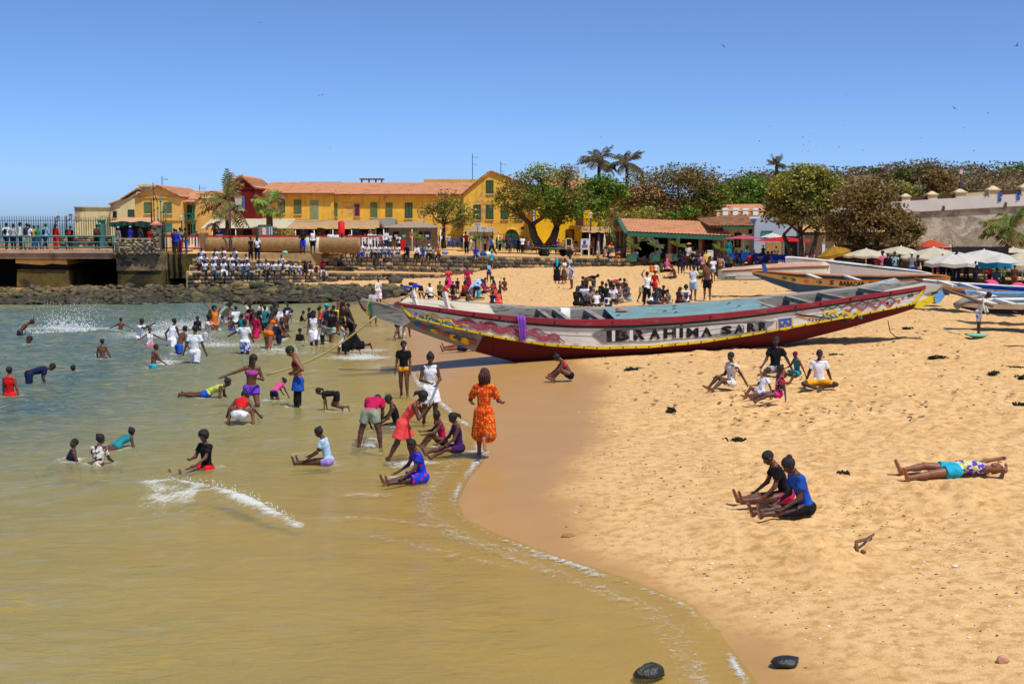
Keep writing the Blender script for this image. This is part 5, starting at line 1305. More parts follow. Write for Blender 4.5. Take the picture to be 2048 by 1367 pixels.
def put(px,py,top,face,pose,wear,label,mode='g',z=None,H=None,**kw):
 Yd = kw.pop('y',None); seat = kw.pop('seat',mode == 's')
 if mode == 'w':
  b = on_z(px,py,0.0); b[2] = min(tz(b[0],b[1]),-.02)
  surf = 0.0
 elif mode == 'g':
  b = ground(px,py); surf = b[2]
 else:
  b = on_z(px,py,z) if Yd is None else np.array([X(px,Yd),Yd,Z(py,Yd) if z is None else z]); surf = b[2]
 ph,lo = pose_h(pose,kw.get('tune'),seat,kw.get('child',0))
 if H is None:
  vis = (py - top) / FPX * b[1] * 1.0
  H = (vis + (surf - b[2])) / ph
 sink = kw.pop('sink',None)
 if sink is not None: H,b[2] = (vis := (py - top) / FPX * b[1]) / (ph * (1 - sink)),-sink * vis / (1 - sink)
 hh = H
 if hh < 1.0 or hh > 1.95: print("PERSON",label[:50],"H=%.2f Y=%.1f" % (H,b[1]))
 return person(b,H,face,pose,wear,label,seat=seat,**kw)
# --- vegetation
def leaf_mat(name,a,b,c=None):
 n = NT(name); r = n.n("NewGeometry").outputs["Random Per Island"]
 col = n.ramp(r,[(0,srgb(*a)),(.55,srgb(*b)),(1,srgb(*(c or b)))])
 d = n.n("BsdfDiffuse",{"Color": col}); t = n.n("BsdfTranslucent",{"Color": n.mix(1.0,col,(1.0,1.0,.55,1),'MULTIPLY')}); g = n.n("BsdfGlossy",{"Color": (1,1,1,1),"Roughness": .45})
 m = n.n("MixShader",{0: .3,1: d.outputs[0],2: t.outputs[0]}); m2 = n.n("MixShader",{0: .015,1: m.outputs[0],2: g.outputs[0]})
 n.t.links.new(m2.outputs[0],n.out.inputs[0]); return n.mat
L_GREEN = leaf_mat("leaf_green",(51,85,26),(102,136,46),(148,161,68))
L_OLIVE = leaf_mat("leaf_olive",(85,78,41),(126,117,58),(161,141,80))
L_BROWN = leaf_mat("leaf_brown",(96,76,44),(138,112,68),(174,144,98))
L_YGREEN = leaf_mat("leaf_yellow_green",(92,102,36),(156,153,65),(195,183,102))
L_SCRUB = leaf_mat("leaf_scrub",(90,78,56),(126,109,80),(156,134,102))
L_SCRUBG = leaf_mat("leaf_scrub_green",(68,87,39),(107,119,56),(136,136,80))
M_BARK = pm("bark",srgb(92,76,60),.95,.3,5,.8,25,.1)
M_TWIG = pm("twig",srgb(104,86,70),.95,.2,5,.3)
def cards(P,size,rg,jit=.5,up=.3):
 n = len(P); a = rg.randn(n,3); a[:,2] *= .6; a /= np.linalg.norm(a,axis=1)[:,None]
 b = rg.randn(n,3); b[:,2] += up; b -= a * (a * b).sum(1)[:,None]; b /= np.linalg.norm(b,axis=1)[:,None]
 s = (size * (1 - jit / 2 + jit * rg.rand(n)))[:,None]
 V = np.stack([P - a * s * .6,P + b * s * .32 ,P + a * s * .6,P - b * s * .32],1).reshape(-1,3)
 F = np.arange(4 * n).reshape(n,4)
 return V,F
def tree(name,px,base_py,Y,crowns,label,mats,leaf=.22,dens=1.0,fork_py=None,stems=1,depth=.8,seed=1,tr=.22,z0=None,bare=0,cat="tree"):
 rg = np.random.RandomState(seed); k = Y / FPX
 base = np.array([X(px,Y),Y,Z(base_py,Y) if z0 is None else z0])
 r = empty(name,base,label,cat)
 mb = MB(); fork = np.array([X(px,Y),Y,Z(fork_py if fork_py else (base_py + crowns[0][1]) / 2,Y)])
 roots = []
 for s in range(stems):
  off = np.array([(s - (stems - 1) / 2) * tr * 2.2,rg.rand() * .4,0]); f2 = fork + off * 2.5 + np.array([0,0,rg.rand() * .4])
  mb.tube([base + off - (0,0,.1),base + off * 1.2 + (0,0,.35),(base + off + f2) / 2 + (rg.randn() * .08,0,0),f2],[tr * 1.35,tr * 1.0,tr * .85,tr * .7],8); roots.append(f2)
 Vs = {}; cl_all = []
 for (cx,cy,rx_,ry_,mi,w) in crowns:
  c = np.array([X(cx,Y),Y + rg.uniform(-.5,.5),Z(cy,Y)]); R = np.array([rx_ * k,rx_ * k * depth,ry_ * k])
  ro = roots[rg.randint(len(roots))]; mid = (ro + c) / 2 + rg.randn(3) * R * .12
  mb.tube([ro,mid,c],[tr * .5,tr * .32,tr * .16],6)
  ncl = max(6,int(26 * w * (rx_ * ry_) ** .5 / 30 * dens + 4))
  d = rg.randn(ncl,3); d /= np.linalg.norm(d,axis=1)[:,None]; d[:,2] = np.abs(d[:,2]) * np.where(rg.rand(ncl) < .72,1,-1)
  cl = c + d * R * (rg.rand(ncl,1) ** .35)
  for q in cl:
   if rg.rand() < .55: m1 = c + (q - c) * .5 + rg.randn(3) * .12; mb.tube([c + (q - c) * .05,m1,q],[tr * .13,tr * .08,.012],4,cap=False)
  if bare:
   for q in cl:
    for _ in range(bare): e = q + rg.randn(3) * R * .16 + (0,0,R[2] * .06); mb.tube([q,(q + e) / 2 + rg.randn(3) * .05,e],[.022,.015,.007],3,cap=False)
  for q in cl:
   m_ = int(46 * w * (.5 + rg.rand())); rad = min(R) * .36
   pts = q + np.clip(rg.randn(m_,3),-1.45,1.45) * np.array([rad,rad,rad * .7])
   Vs.setdefault(mi if rg.rand() < .8 else (mi + 1) % len(mats),[]).append(pts)
 mb.build("trunk",M_BARK,r)
 for mi,L in Vs.items():
  V,F = cards(np.concatenate(L),leaf,rg); link("crown",mesh_np("crown",V - base,F,False),r,mats[mi])
 return r
G,O_,B_,YG = L_GREEN,L_OLIVE,L_BROWN,L_YGREEN
tree("small_tree",888,494,120,[(865,425,26,20,0,.6),(905,420,30,26,1,.8),(930,432,24,22,1,.7),(893,395,22,22,0,.25),(890,448,44,13,1,.5)],"thin half-bare little tree on the plaza before the yellow row",[O_,YG,B_],.2,1.0,455,seed=3,tr=.2,bare=3)
tree("shade_tree",1088,495,112,[(1030,385,42,30,1,.8),(1080,358,44,26,2,.9),(1130,360,40,28,1,.8),(1100,400,60,30,0,1.2),(1040,415,40,24,2,.8),(1150,400,36,26,0,1.1),(1120,430,46,20,0,1.0),(1006,400,22,22,2,.5)],"broad old shade tree with a dark forked trunk before the yellow houses",[G,O_,YG],.2,1.05,455,stems=2,seed=4,tr=.4,bare=1)
tree("leafy_tree",1195,470,122,[(1180,385,26,22,0,1.1),(1205,375,30,22,0,1.1),(1190,415,32,24,0,1.2),(1228,392,24,26,0,1.0),(1160,412,16,18,0,.8)],"fresh green tree below the pair of tall coconut palms",[G,YG],.24,1.2,seed=5)
tree("scrub_tree",1350,470,126,[(1290,380,50,36,1,.8),(1350,365,48,36,0,.9),(1400,375,44,36,0,.9),(1260,410,40,28,1,.8),(1330,415,60,28,1,.9),(1425,405,34,26,2,.9),(1385,420,50,22,0,.9),(1440,385,20,18,2,.7)],"wide brownish scrub tree behind the pavilion roof",[O_,B_,G],.24,1.35,seed=6,tr=.35,bare=2)
tree("green_bush",1330,470,117,[(1290,428,50,12,0,.8),(1345,432,36,10,1,.9),(1380,425,22,12,1,.8)],"low green bush right behind the pavilion ridge",[YG,G],.2,1.2,seed=7,tr=.15,cat="bush")
tree("thin_bush",1218,495,108,[(1212,452,24,18,0,.5),(1228,440,16,14,0,.5)],"thin olive bush at the gable end of the pavilion",[YG,O_],.18,.8,seed=8,tr=.1,cat="bush")
tree("back_tree",1490,440,134,[(1465,385,30,22,1,.9),(1500,380,34,26,0,1.0),(1530,392,30,24,0,1.0),(1480,405,44,18,0,1.0)],"fresh green trees massed above the low parapet posts",[G,L_SCRUBG],.26,1.2,seed=9)
tree("sea_almond_tree",1600,535,88,[(1560,385,38,30,0,1.0),(1605,358,40,26,0,1.1),(1640,375,34,28,0,1.1),(1590,415,52,26,1,.9),(1645,410,40,24,0,.9),(1550,430,34,20,1,.7),(1625,440,50,18,1,.6)],"yellow-green leafy tree with several dark stems over the red parasol",[YG,O_,G],.2,1.25,470,stems=3,seed=10,tr=.2)
tree("dry_leaved_tree",1735,545,84,[(1700,405,44,30,0,1.0),(1745,395,38,32,0,1.0),(1735,440,66,34,0,1.2),(1790,450,44,30,0,1.0),(1680,455,40,28,0,.8),(1770,480,58,16,0,.9),(1820,468,24,18,1,.8),(1700,480,44,14,0,.7)],"brown dry-leaved tree spreading before the fort wall",[B_,O_],.19,1.35,485,stems=2,seed=11,tr=.22)
tree("hedge_bush",690,496,108,[(560,468,22,8,0,.7),(585,470,18,8,1,.7)],"low dusty bush behind the straw roll",[O_,YG],.14,.9,seed=12,tr=.06,z0=2.0,cat="bush")
HP = [(1250,442),(1350,405),(1430,372),(1480,356),(1540,350),(1600,352),(1680,348),(1760,338),(1850,334),(1930,342),(2048,340),(2400,346)]
hx = np.linspace(1200,2400,60); rows = []
for t in np.linspace(0,1,14):
 Yh = 122 + 46 * t; row = []
 for px in hx:
  zt = Z(np.interp(px,[a for a,b in HP],[b for a,b in HP]) + 4,168); row.append((X(px,Yh),Yh,1.1 + (zt - 1.1) * (t * t * (3 - 2 * t)) + .4 * float(vnoise(px * .05,Yh * .2,3)) * t))
 rows.append(row)
rows.append([(x * 1.2,230,1) for x,y,z in rows[-1]])
mb = MB(); mb.sheet(rows,0); tag(mb.build("hill",pm("hill_earth",srgb(112,94,68),.95,.25,.3,.5,3,.1),None),kind="structure")
rg = np.random.RandomState(8); PTS = [[],[],[]]
hz = np.array(rows[:-1])
for k in range(1500):
 i,j = rg.randint(3,13),rg.randint(0,59); p = hz[i,j] + (hz[i + 1,j + 1] - hz[i,j]) * rg.rand(3); r = .5 + .9 * rg.rand() ** 2
 q = p + (0,0,r * .5) + np.clip(rg.randn(48,3),-1.5,.9) * np.array([r,r,r * .6]); g = vnoise(p[0] * .11,p[1] * .11,5)
 PTS[1 if g > .12 else 0].append(q)
for i,m in ((0,L_SCRUB),(1,L_SCRUBG)):
 V,F = cards(np.concatenate(PTS[i]),.3,rg); tag(link("scrub",mesh_np("scrub",V,F,False),None,m),"dry grey-brown scrub over the hill" if i == 0 else "greener scrub in patches over the hill","scrub",kind="stuff")
tree("rust_bush",1868,395,140,[(1862,362,24,20,0,1.2),(1880,372,22,18,0,1.0)],"rusty brown bush standing out on the hill by the tall lantern",[B_],.3,1.4,seed=14,tr=.1,cat="bush")
tree("hill_bush",1790,405,140,[(1785,378,20,16,0,1.1),(1810,388,24,12,0,1.0),(1765,366,14,24,1,.6)],"yellow-green bush on the slope behind the fort wall",[YG,L_SCRUB],.3,1.3,seed=15,tr=.1,cat="bush")
tree("hilltop_bush",1820,380,150,[(1800,350,24,14,0,.8),(1840,345,28,14,0,.9),(1750,348,16,16,1,.4)],"dark olive bush on the crest of the hill",[L_SCRUBG,L_SCRUB],.3,1.2,seed=16,tr=.1,bare=1,cat="bush")
L_PALM = leaf_mat("palm_green",(70,90,41),(112,129,61),(146,148,80)); L_PALMD = leaf_mat("palm_dark",(58,56,41),(95,87,61),(126,112,75)); L_PALMB = leaf_mat("palm_brown",(104,80,51),(148,119,75),(170,136,85)); L_PALMF = leaf_mat("palm_fresh",(85,136,46),(134,180,68),(173,200,97))
def frond(par,c,az,el,L,droop,w,mat,nl=16,wind=(0,0,0),seed=0,name="frond"):
 rg = np.random.RandomState(seed); pts = []; d = np.array([cos(az) * cos(el),sin(az) * cos(el),sin(el)]); p = np.array(c,float); wv = np.array(wind)
 for i in range(nl + 1):
  pts.append(p.copy()); d = d + (np.array([0,0,-droop]) + wv) / nl; d /= np.linalg.norm(d); p = p + d * L / nl
 mb = MB(); mb.tube(pts,[.03 * (1 - i / (nl + 1)) + .008 for i in range(nl + 1)],4)
 for i in range(2,nl):
  t = i / nl; d = pts[i + 1] - pts[i - 1]; d /= np.linalg.norm(d); sd = np.cross(d,[0,0,1]); sd /= np.linalg.norm(sd) + 1e-9; up = np.cross(sd,d)
  for s in (-1,1):
   ll = w * (sin(pi * (.12 + .82 * t))) * (.8 + .4 * rg.rand()); v = sd * s * .75 + d * .55 - up * (.25 + .3 * rg.rand()) + wv * .8; v /= np.linalg.norm(v)
   a = pts[i]; wd = L / nl * .62
   e = a + v * ll + np.array([0,0,-.25 * ll]); m_ = a + v * ll * .5
   mb.add([a - d * wd * .5,a + d * wd * .5,m_ + d * wd * .6,e,m_ - d * wd * .5],[(0,1,2,3,4)])
 return mb.build(name,mat,par)
def palm(name,px,cpy,base_py,Y,Lpx,nf,label,mat,droop=1.1,wind=(0,0,0),tr=.16,bx=None,w=.22,el=(-.2,1.2),seed=1,mat2=None,z0=None,cat="palm",trunk=True):
 k = Y / FPX; L = Lpx * k; c = np.array([X(px,Y),Y,Z(cpy,Y)]); base = np.array([X(bx or px,Y),Y,Z(base_py,Y) if z0 is None else z0]); rg = np.random.RandomState(seed)
 r = empty(name,base,label,cat)
 if trunk:
  mb = MB(); m_ = (base + c) / 2 + (.15 * (bx is not None),0,0)
  ps = [base - (0,0,.1)] + [base + (m_ - base) * t for t in (.3,.6)] + [m_] + [m_ + (c - m_) * t for t in (.4,.8,1)]
  mb.tube(ps,[tr * 1.5,tr * 1.1,tr,tr,tr * .95,tr * 1.05,tr * .8],9); mb.build("trunk",M_BARK,r)
 for i in range(nf):
  az = 2 * pi * i * .618 + rg.rand() * .4; e = el[0] + (el[1] - el[0]) * ((i * .37 + rg.rand() * .3) % 1)
  frond(r,c,az,e,L * (.85 + .25 * rg.rand()),droop * (.8 + .4 * rg.rand()),w * L * 1.2,mat if (mat2 is None or i % 3) else mat2,13,wind,seed * 50 + i)
 return r
palm("coconut_palm",1196,322,470,132,47,27,"tall coconut palm, left of the pair above the roofs",L_PALMD,1.15,(-.15,0,.1),.17,seed=1,bx=1190)
palm("coconut_palm",1251,326,470,132,47,27,"tall coconut palm, right of the pair above the roofs",L_PALMD,1.15,(.15,0,.1),.17,seed=2,bx=1246)
palm("date_palm",1547,330,362,150,26,24,"small far date palm on the crest of the hill",L_PALMD,.8,(0,0,0),.2,seed=3,w=.2,el=(-.1,1.4))
palm("windblown_palm",459,402,496,100,66,30,"big palm with brown fronds whipped by the wind, by the red house",L_PALMB,1.0,(-.1,0,.25),.16,seed=4,bx=452,mat2=L_PALM,el=(-.9,1.45),z0=2.1)
palm("withered_palm",433,448,490,99,24,11,"small withered palm with hanging fronds in a white tub",L_PALMB,2.0,(0,0,0),.12,seed=5,el=(-.2,1.0),z0=2.1)
palm("fan_palm",543,408,482,116,36,26,"short green palm with a dark skirt before the long yellow building",L_PALMF,.7,(.25,0,0),.3,seed=6,mat2=L_PALMB,w=.42,el=(-.7,1.45),z0=1.9)
palm("fan_palm",2010,462,512,84,58,28,"spiky fan palm growing at the foot of the fort wall",L_PALM,.9,(0,0,0),.22,seed=7,mat2=L_PALMB,w=.36,el=(-.3,1.3),z0=1.1)
for i,(px,cy,by,Y,lab) in enumerate(((834,478,497,104,"young palm sapling by the poster kiosk"),(952,480,502,108,"young palm sapling beside the counter kiosk"),(1262,494,512,102.8,"palm sapling in the first teal trough"),(1308,494,512,102.8,"palm sapling in the second teal trough"),(1352,494,514,102.8,"palm sapling in the third teal trough"),(1436,500,520,101,"leafy palm sapling at the end of the pavilion"))):
 palm("palm_sapling",px,cy,by,Y,22 if i < 2 else 21,9,lab,L_PALM,1.2,(0,0,0),.06,seed=20 + i,w=.24,el=(.4,1.5),z0=pz(X(px,Y)) + (.5 if 2 <= i <= 4 else 0),cat="palm")
# --- rocky shore below the steps
n = NT("shore_rock"); co = n.coords("Object"); rnd = n.n("ObjectInfo").outputs["Random"]
c = n.ramp(rnd,[(0,srgb(58,54,48)),(.3,srgb(86,78,62)),(.55,srgb(116,98,58)),(.85,srgb(142,120,72)),(1,srgb(70,66,58))])
c = n.mix(1.0,c,n.ramp(n.noise(co,2.2,5,.65),[(.3,.6),(.7,1.35)]),'MULTIPLY')
nz = n.n("SeparateXYZ",{0: n.n("NewGeometry").outputs["Normal"]}).outputs[2]
gm = n.math('MULTIPLY',n.ramp(nz,[(.3,0),(.7,1)]),n.ramp(n.noise(n.coords("Generated"),1.3,4),[(.5,0),(.6,1)]))
gm = n.math('MULTIPLY',gm,n.ramp(n.math('FRACT',n.math('MULTIPLY',rnd,7.3)),[(.5,0),(.55,1)]))
wz = n.n('SeparateXYZ',{0: n.n('NewGeometry').outputs['Position']}).outputs[2]
c = n.mix(n.ramp(n.math('ADD',wz,n.math('MULTIPLY',n.noise(co,2,3),.3)),[(.28,.85),(.56,0)]),c,srgb(36,36,28))
n.pbsdf(n.mix(gm,c,srgb(62,84,26)),.7,.35,n.bump(n.noise(co,5,5,.7),.8,.08)); M_ROCK = n.mat
ROCKS = []
for i in range(9):
 V,F = ICO[2]; rg = np.random.RandomState(100 + i); W = V.copy()
 for _ in range(7): d = rg.randn(3); d /= np.linalg.norm(d); h = .55 + .3 * rg.rand(); e = np.maximum(W @ d - h,0); W = W - e[:,None] * d * .85
 W = W * (1 + .05 * rg.randn(len(W),1)); me = mesh_np("rock",W,np.array(F),True); me.materials.append(M_ROCK); ROCKS.append(me)
TOPL = [(-60,578),(120,580),(230,570),(320,551),(400,566),(500,572),(640,570),(760,572),(815,580)]; BOTL = [(-60,611),(200,610),(400,607),(560,607),(700,604),(780,597),(815,590)]
def shore_pt(px,t):
 py = np.interp(px,[a for a,b in TOPL],[b for a,b in TOPL]) * (1 - t) + np.interp(px,[a for a,b in BOTL],[b for a,b in BOTL]) * t
 return ground(px,py,True)
_sx,_st = np.linspace(-60,812,110),np.linspace(0,1,12)
_SG = np.array([[shore_pt(a,b) for b in _st] for a in _sx])
def shore_q(px,t):
 u = min(max((px + 60) / 872 * 109,0),108.999); v = min(t * 11,10.999); i,j = int(u),int(v); u -= i; v -= j
 return (_SG[i,j] * (1 - u) + _SG[i + 1,j] * u) * (1 - v) + (_SG[i,j + 1] * (1 - u) + _SG[i + 1,j + 1] * u) * v
rows = [[ (lambda q: (q[0],q[1],q[2] + .03 + .1 * (1 - t) * sin(pi * min(max((px + 60) / 870,0),1)) + .25 * float(vnoise(px * .05,t * 6,2))))(shore_q(px,t)) for px in np.linspace(-60,812,70)] for t in np.linspace(0,1,9)]
mb = MB(); mb.sheet(rows,0); rs = mb.build("rocky_shore",pm("wet_shingle",srgb(58,54,46),.8,.4,2,.9,10,.3,srgb(52,66,28),.55,dist=.08),None,kind="structure")
rg = np.random.RandomState(77); small = MB()
for k in range(2200):
 px = -60 + 872 * rg.rand(); t = rg.rand() ** .9; q = shore_q(px,t); big = k < 292
 s = (.14 + .24 * rg.rand() ** 2.4 + (.16 if rg.rand() < .08 else 0)) if big else .08 + .12 * rg.rand()
 h = .02 + .1 * (1 - t) * sin(pi * min(max((px + 60) / 870,0),1)) if q[2] > -.3 else 0
 sc = np.array([s * (1 + .5 * rg.rand()),s * (1 + .4 * rg.rand()),s * (.55 + .3 * rg.rand())])
 if big:
  o = bpy.data.objects.new("rock",ROCKS[rg.randint(9)]); COL.objects.link(o); o.parent = rs; o.location = (q[0],q[1],q[2] + h + sc[2] * .15); o.scale = sc; o.rotation_euler = (rg.rand() * .6,rg.rand() * .6,rg.rand() * 6)
 else: small.blob((q[0],q[1],q[2] + h + s * .2),sc,0,0,.2,k)
o = small.build("cobbles",M_ROCK,rs,kind="stuff")
for px,py,s in ((190,565,.75),(222,562,.62),(565,574,.7),(300,578,.5),(790,567,.9),(478,578,.8),(350,570,.45)):
 q = ground(px,py,True); o = bpy.data.objects.new("rock",ROCKS[int(s * 100) % 9]); COL.objects.link(o); o.parent = rs; o.location = (q[0],q[1],q[2] + .15); s *= .62; o.scale = (s * 1.2,s,s * .75); o.rotation_euler = (.2,.1,px)
# --- boats
def wood_paint(name,col,wear=(140,128,112),amt=.5,rough=.75):
 n = NT(name); co = n.coords("Object",(.5,1,3)); a = n.noise(co,3.2,6,.72,.4); g = n.noise(n.coords("Object",(.7,2,26)),3,4,.6)
 c = n.mix(1.0,srgb(*col),n.ramp(n.noise(n.coords("Object"),1.3,4),[(.3,.85),(.7,1.12)]),'MULTIPLY')
 c = n.mix(n.ramp(a,[(1 - amt * .95,0),(1 - amt * .95 + .1,1)]),c,n.mix(g,srgb(*wear),srgb(*[int(x * .62) for x in wear])))
 c = n.mix(n.ramp(g,[(.3,.3),(.42,0)]),c,srgb(*[int(x * .45) for x in col]))
 n.pbsdf(c,rough,.25,n.bump(n.math('ADD',g,n.math('MULTIPLY',a,.5)),.35,.015)); return n.mat
W_RED = wood_paint("gunwale_red",(142,40,52),(150,120,112),.46); W_MAR = wood_paint("hull_maroon",(88,21,22),(112,56,50),.34); W_WHT = wood_paint("plank_white",(212,208,198),(172,166,154),.46); W_GRN = wood_paint("strake_green",(28,66,50),(90,100,84),.4)
W_YEL = wood_paint("rub_yellow",(222,190,40),(150,120,60),.45); W_GRY = wood_paint("bare_grey",(142,138,128),(104,98,88),.5); W_BLU = wood_paint("deck_blue",(112,148,150),(142,148,140),.5); W_DK = wood_paint("inner_dark",(98,104,98),(70,66,58),.5)
P_BLK = pm("paint_black",srgb(26,24,24),.7,.3,9,.3,40,.2,srgb(104,100,92),.55); P_YEL = pm("paint_yellow",srgb(216,176,44),.7,.2,6); P_GRN = pm("paint_green",srgb(52,112,92),.7,.2,6); P_MAR = pm("paint_wine",srgb(158,70,84),.7,.25,6); P_BLU = pm("paint_blue",srgb(54,88,166),.7,.2,6); P_GREY = pm("paint_grey",srgb(118,116,114),.75,.25,7); P_ORG = pm("paint_orange",srgb(214,130,50),.75,.2,6); P_LB = pm("paint_sky",srgb(92,150,196),.7,.2,6)
class Hull:
 def __init__(s,YL,YR,x0,x1,gun,chine,keel,beam,heel=.1,endw=.12,n=60,wide=.5,flare=.95):
  s.YL,s.YR,s.x0,s.x1,s.g,s.c,s.k,s.beam,s.heel,s.endw,s.n,s.wide,s.flare = YL,YR,x0,x1,gun,chine,keel,beam,heel,endw,n,wide,flare
 def hb(s,px):
  t = (px - s.x0) / (s.x1 - s.x0); e = min(max(sin(pi * min(max(t,0),1)),0) ** s.wide,1)
  return s.beam / 2 * (s.endw + (1 - s.endw) * e)
 def Yc(s,px): return s.YL + (s.YR - s.YL) * (px - s.x0) / (s.x1 - s.x0)
 def ip(s,L,px): return float(np.interp(px,[a for a,b in L],[b for a,b in L]))
 def near(s,px,v,out=0.0):
  b = s.hb(px); Y = s.Yc(px) - b; Yk = s.Yc(px) - b * s.flare
  g = at(px,s.ip(s.g,px),Y); c = at(px,s.ip(s.c,px),Yk); p = c + (g - c) * v
  return np.array([p[0],p[1] - out,p[2] + out * .15])
 def low(s,px,v):
  b = s.hb(px); c = s.near(px,0); k = at(px,s.ip(s.k,px),s.Yc(px) - b * .45); k[0] = c[0]
  bow = sin(pi * v) * .10 * b
  p = k + (c - k) * v; return np.array([p[0],p[1] - bow,p[2] - bow * .3])
 def farp(s,p,px):
  Yc = s.Yc(px); d = Yc - p[1]; return np.array([p[0],Yc + d,p[2] + 2 * d * s.heel])
 def strip(s,mb,f0,f1,xa,xb,m=0,n=None,sub=1,far=False):
  xs_ = np.linspace(xa,xb,n or max(4,int((xb - xa) / 18)))
  rows = []
  for i in range(sub + 1):
   t = i / sub; row = []
   for px in xs_:
    p = f0(px) * (1 - t) + f1(px) * t; row.append(s.farp(p,px) if far else p)
   rows.append(row)
  mb.sheet(rows,m,True)
def solidstrip(h,name,par,mat,va,vb,xa,xb,out0,out1,seg=24):
 mb = MB(); rows = [[h.near(px,va,out0) for px in seg_(xa,xb,seg)],[h.near(px,va,out1) for px in seg_(xa,xb,seg)],[h.near(px,vb,out1) for px in seg_(xa,xb,seg)],[h.near(px,vb,out0) for px in seg_(xa,xb,seg)]]
 mb.sheet(rows,0,False)
 for e in (0,-1): mb.add([r[e] for r in rows],[(0,1,2,3)])
 return mb.build(name,mat,par)
def seg_(a,b,n): return np.linspace(a,b,n)
def text_mesh(txt,bold=.03,shear=0.0):
 cu = bpy.data.curves.new("lettering",'FONT'); cu.body = txt; cu.offset = bold; cu.size = 1.0; cu.resolution_u = 2; cu.shear = shear; cu.fill_mode = 'FRONT'
 o = bpy.data.objects.new("lettering_tmp",cu); COL.objects.link(o)
 dg = bpy.context.evaluated_depsgraph_get(); me = bpy.data.meshes.new_from_object(o.evaluated_get(dg))
 V = np.array([v.co[:] for v in me.vertices]); F = [tuple(p.vertices) for p in me.polygons]
 bpy.data.objects.remove(o); bpy.data.curves.remove(cu); bpy.data.meshes.remove(me)
 lo,hi = V.min(0),V.max(0); V = (V - lo) / np.maximum(hi - lo,1e-6); return V,F
def letter_strip(h,par,txt,xa,xb,va,vb,mat,name="lettering",out=.012,flip=False,**kw):
 V,F = text_mesh(txt,**kw)
 if flip: V[:,0] = 1 - V[:,0]; V[:,1] = 1 - V[:,1]
 f = va if callable(va) else (lambda px: va); g = vb if callable(vb) else (lambda px: vb)
 P = [h.near(xa + (xb - xa) * u,f(xa + (xb - xa) * u) + (g(xa + (xb - xa) * u) - f(xa + (xb - xa) * u)) * v,out) for u,v,_ in V]
 mb = MB(); mb.add(P,F); return mb.build(name,mat,par)
def ribbon(h,par,mat,pts,w,name="painted_line",out=.01):
 mb = MB(); top,bot = [],[]
 for px,v in pts:
  p = h.near(px,v,out); d = w * h.Yc(px) / FPX / 2; top.append(p + (0,0,d)); bot.append(p - (0,0,d))
 mb.sheet([bot,top],0,False); return mb.build(name,mat,par)
def poly_on(h,par,mat,pts,name,out=.01):
 mb = MB(); mb.add([h.near(px,v,out) for px,v in pts],[tuple(range(len(pts)))]); return mb.build(name,mat,par)
# --- the big pirogue
BG = [(735,602),(790,605),(850,612),(950,625),(1050,635),(1150,640),(1250,639),(1350,634),(1450,626),(1550,615),(1650,602),(1750,587),(1848,572),(1885,566)]
BC = [(735,618),(800,626),(850,641),(900,653),(1000,675),(1100,690),(1200,696),(1300,693),(1400,684),(1500,669),(1600,651),(1700,633),(1800,613),(1850,602),(1885,594)]
BK = [(735,634),(800,650),(870,676),(950,703),(1030,724),(1090,731),(1200,727),(1350,716),(1500,700),(1600,683),(1700,657),(1800,628),(1870,605),(1885,596)]
h = Hull(37.4,39.6,735,1885,BG,BC,BK,2.1,.10,.14,wide=.55)
boat = empty("pirogue",(X(1250,38.3),38.3,.3),"huge painted wooden pirogue with red gunwale and black lettering, drawn up on the sand","boat")
mb = MB(); h.strip(mb,lambda p: h.low(p,0),lambda p: h.low(p,1),796,1885,0,70,5)
h.strip(mb,lambda p: h.low(p,0),lambda p: h.low(p,1),796,1885,0,70,5,far=True)
kl = [h.low(p,0) for p in np.linspace(796,1885,70)]; kf = [h.farp(h.low(p,0),p) for p in np.linspace(796,1885,70)]; mb.sheet([kl,kf],0); mb.build("bottom",W_MAR,boat)
for k,(va,vb,o_) in enumerate(((.0,.40,.004),(.415,.72,.012))):
 mb = MB(); h.strip(mb,lambda p: h.near(p,va,o_),lambda p: h.near(p,vb,o_),800,1862,0,60,2); mb.build("plank",W_WHT,boat)
mb = MB(); h.strip(mb,lambda p: h.near(p,0,-.01),lambda p: h.near(p,1,-.01),796,1885,0,60,2); h.strip(mb,lambda p: h.near(p,0,0),lambda p: h.near(p,1,0),796,1885,0,60,2,far=True); mb.build("side_frame",W_GRY,boat)
solidstrip(h,"green_strake",boat,W_GRN,.70,.80,800,1848,.0,.022,60)
solidstrip(h,"rubbing_strake",boat,W_YEL,-.045,.05,815,1876,.0,.04,60)
mb = MB(); a,b2 = h.near(802,.78,.03),h.near(822,.02,.03); mb.bar(a,b2,.07,.05); mb.build("bow_batten",W_YEL,boat)
mb = MB(); a,b2 = h.near(1846,.8,.03),h.near(1826,.02,.03); mb.bar(a,b2,.07,.05); mb.build("stern_batten",W_YEL,boat)
xs2 = np.linspace(789,1850,64); mb = MB()
prof = [(.79,.03),(.79,.085),(1.0,.085),(1.02,.07),(1.02,-.16),(.9,-.16)]
mb.sheet([[h.near(px,v,o_) for px in xs2] for v,o_ in prof],0,False)
for e in (xs2[0],xs2[-1]): mb.add([h.near(e,v,o_) for v,o_ in prof],[tuple(range(6))])
gw = mb.build("gunwale",W_RED,boat)
mb = MB(); xs3 = np.linspace(900,1850,50); mb.sheet([[h.farp(h.near(px,v,o_),px) for px in xs3] for v,o_ in ((.55,-.04),(.97,-.04),(.99,-.03),(.99,.12),(.8,.12))],0,False); mb.build("gunwale",W_GRY,boat)
for px in (880,948,1000,1110,1225,1420,1590,1640,1700,1780):
 mb = MB(); mb.lathe(h.near(px,.9,.09),[(.03,0),(.03,.02),(.015,.03)],8,ax=Matrix.Rotation(pi / 2,3,'X')); mb.build("bolt",P_BLK,gw)
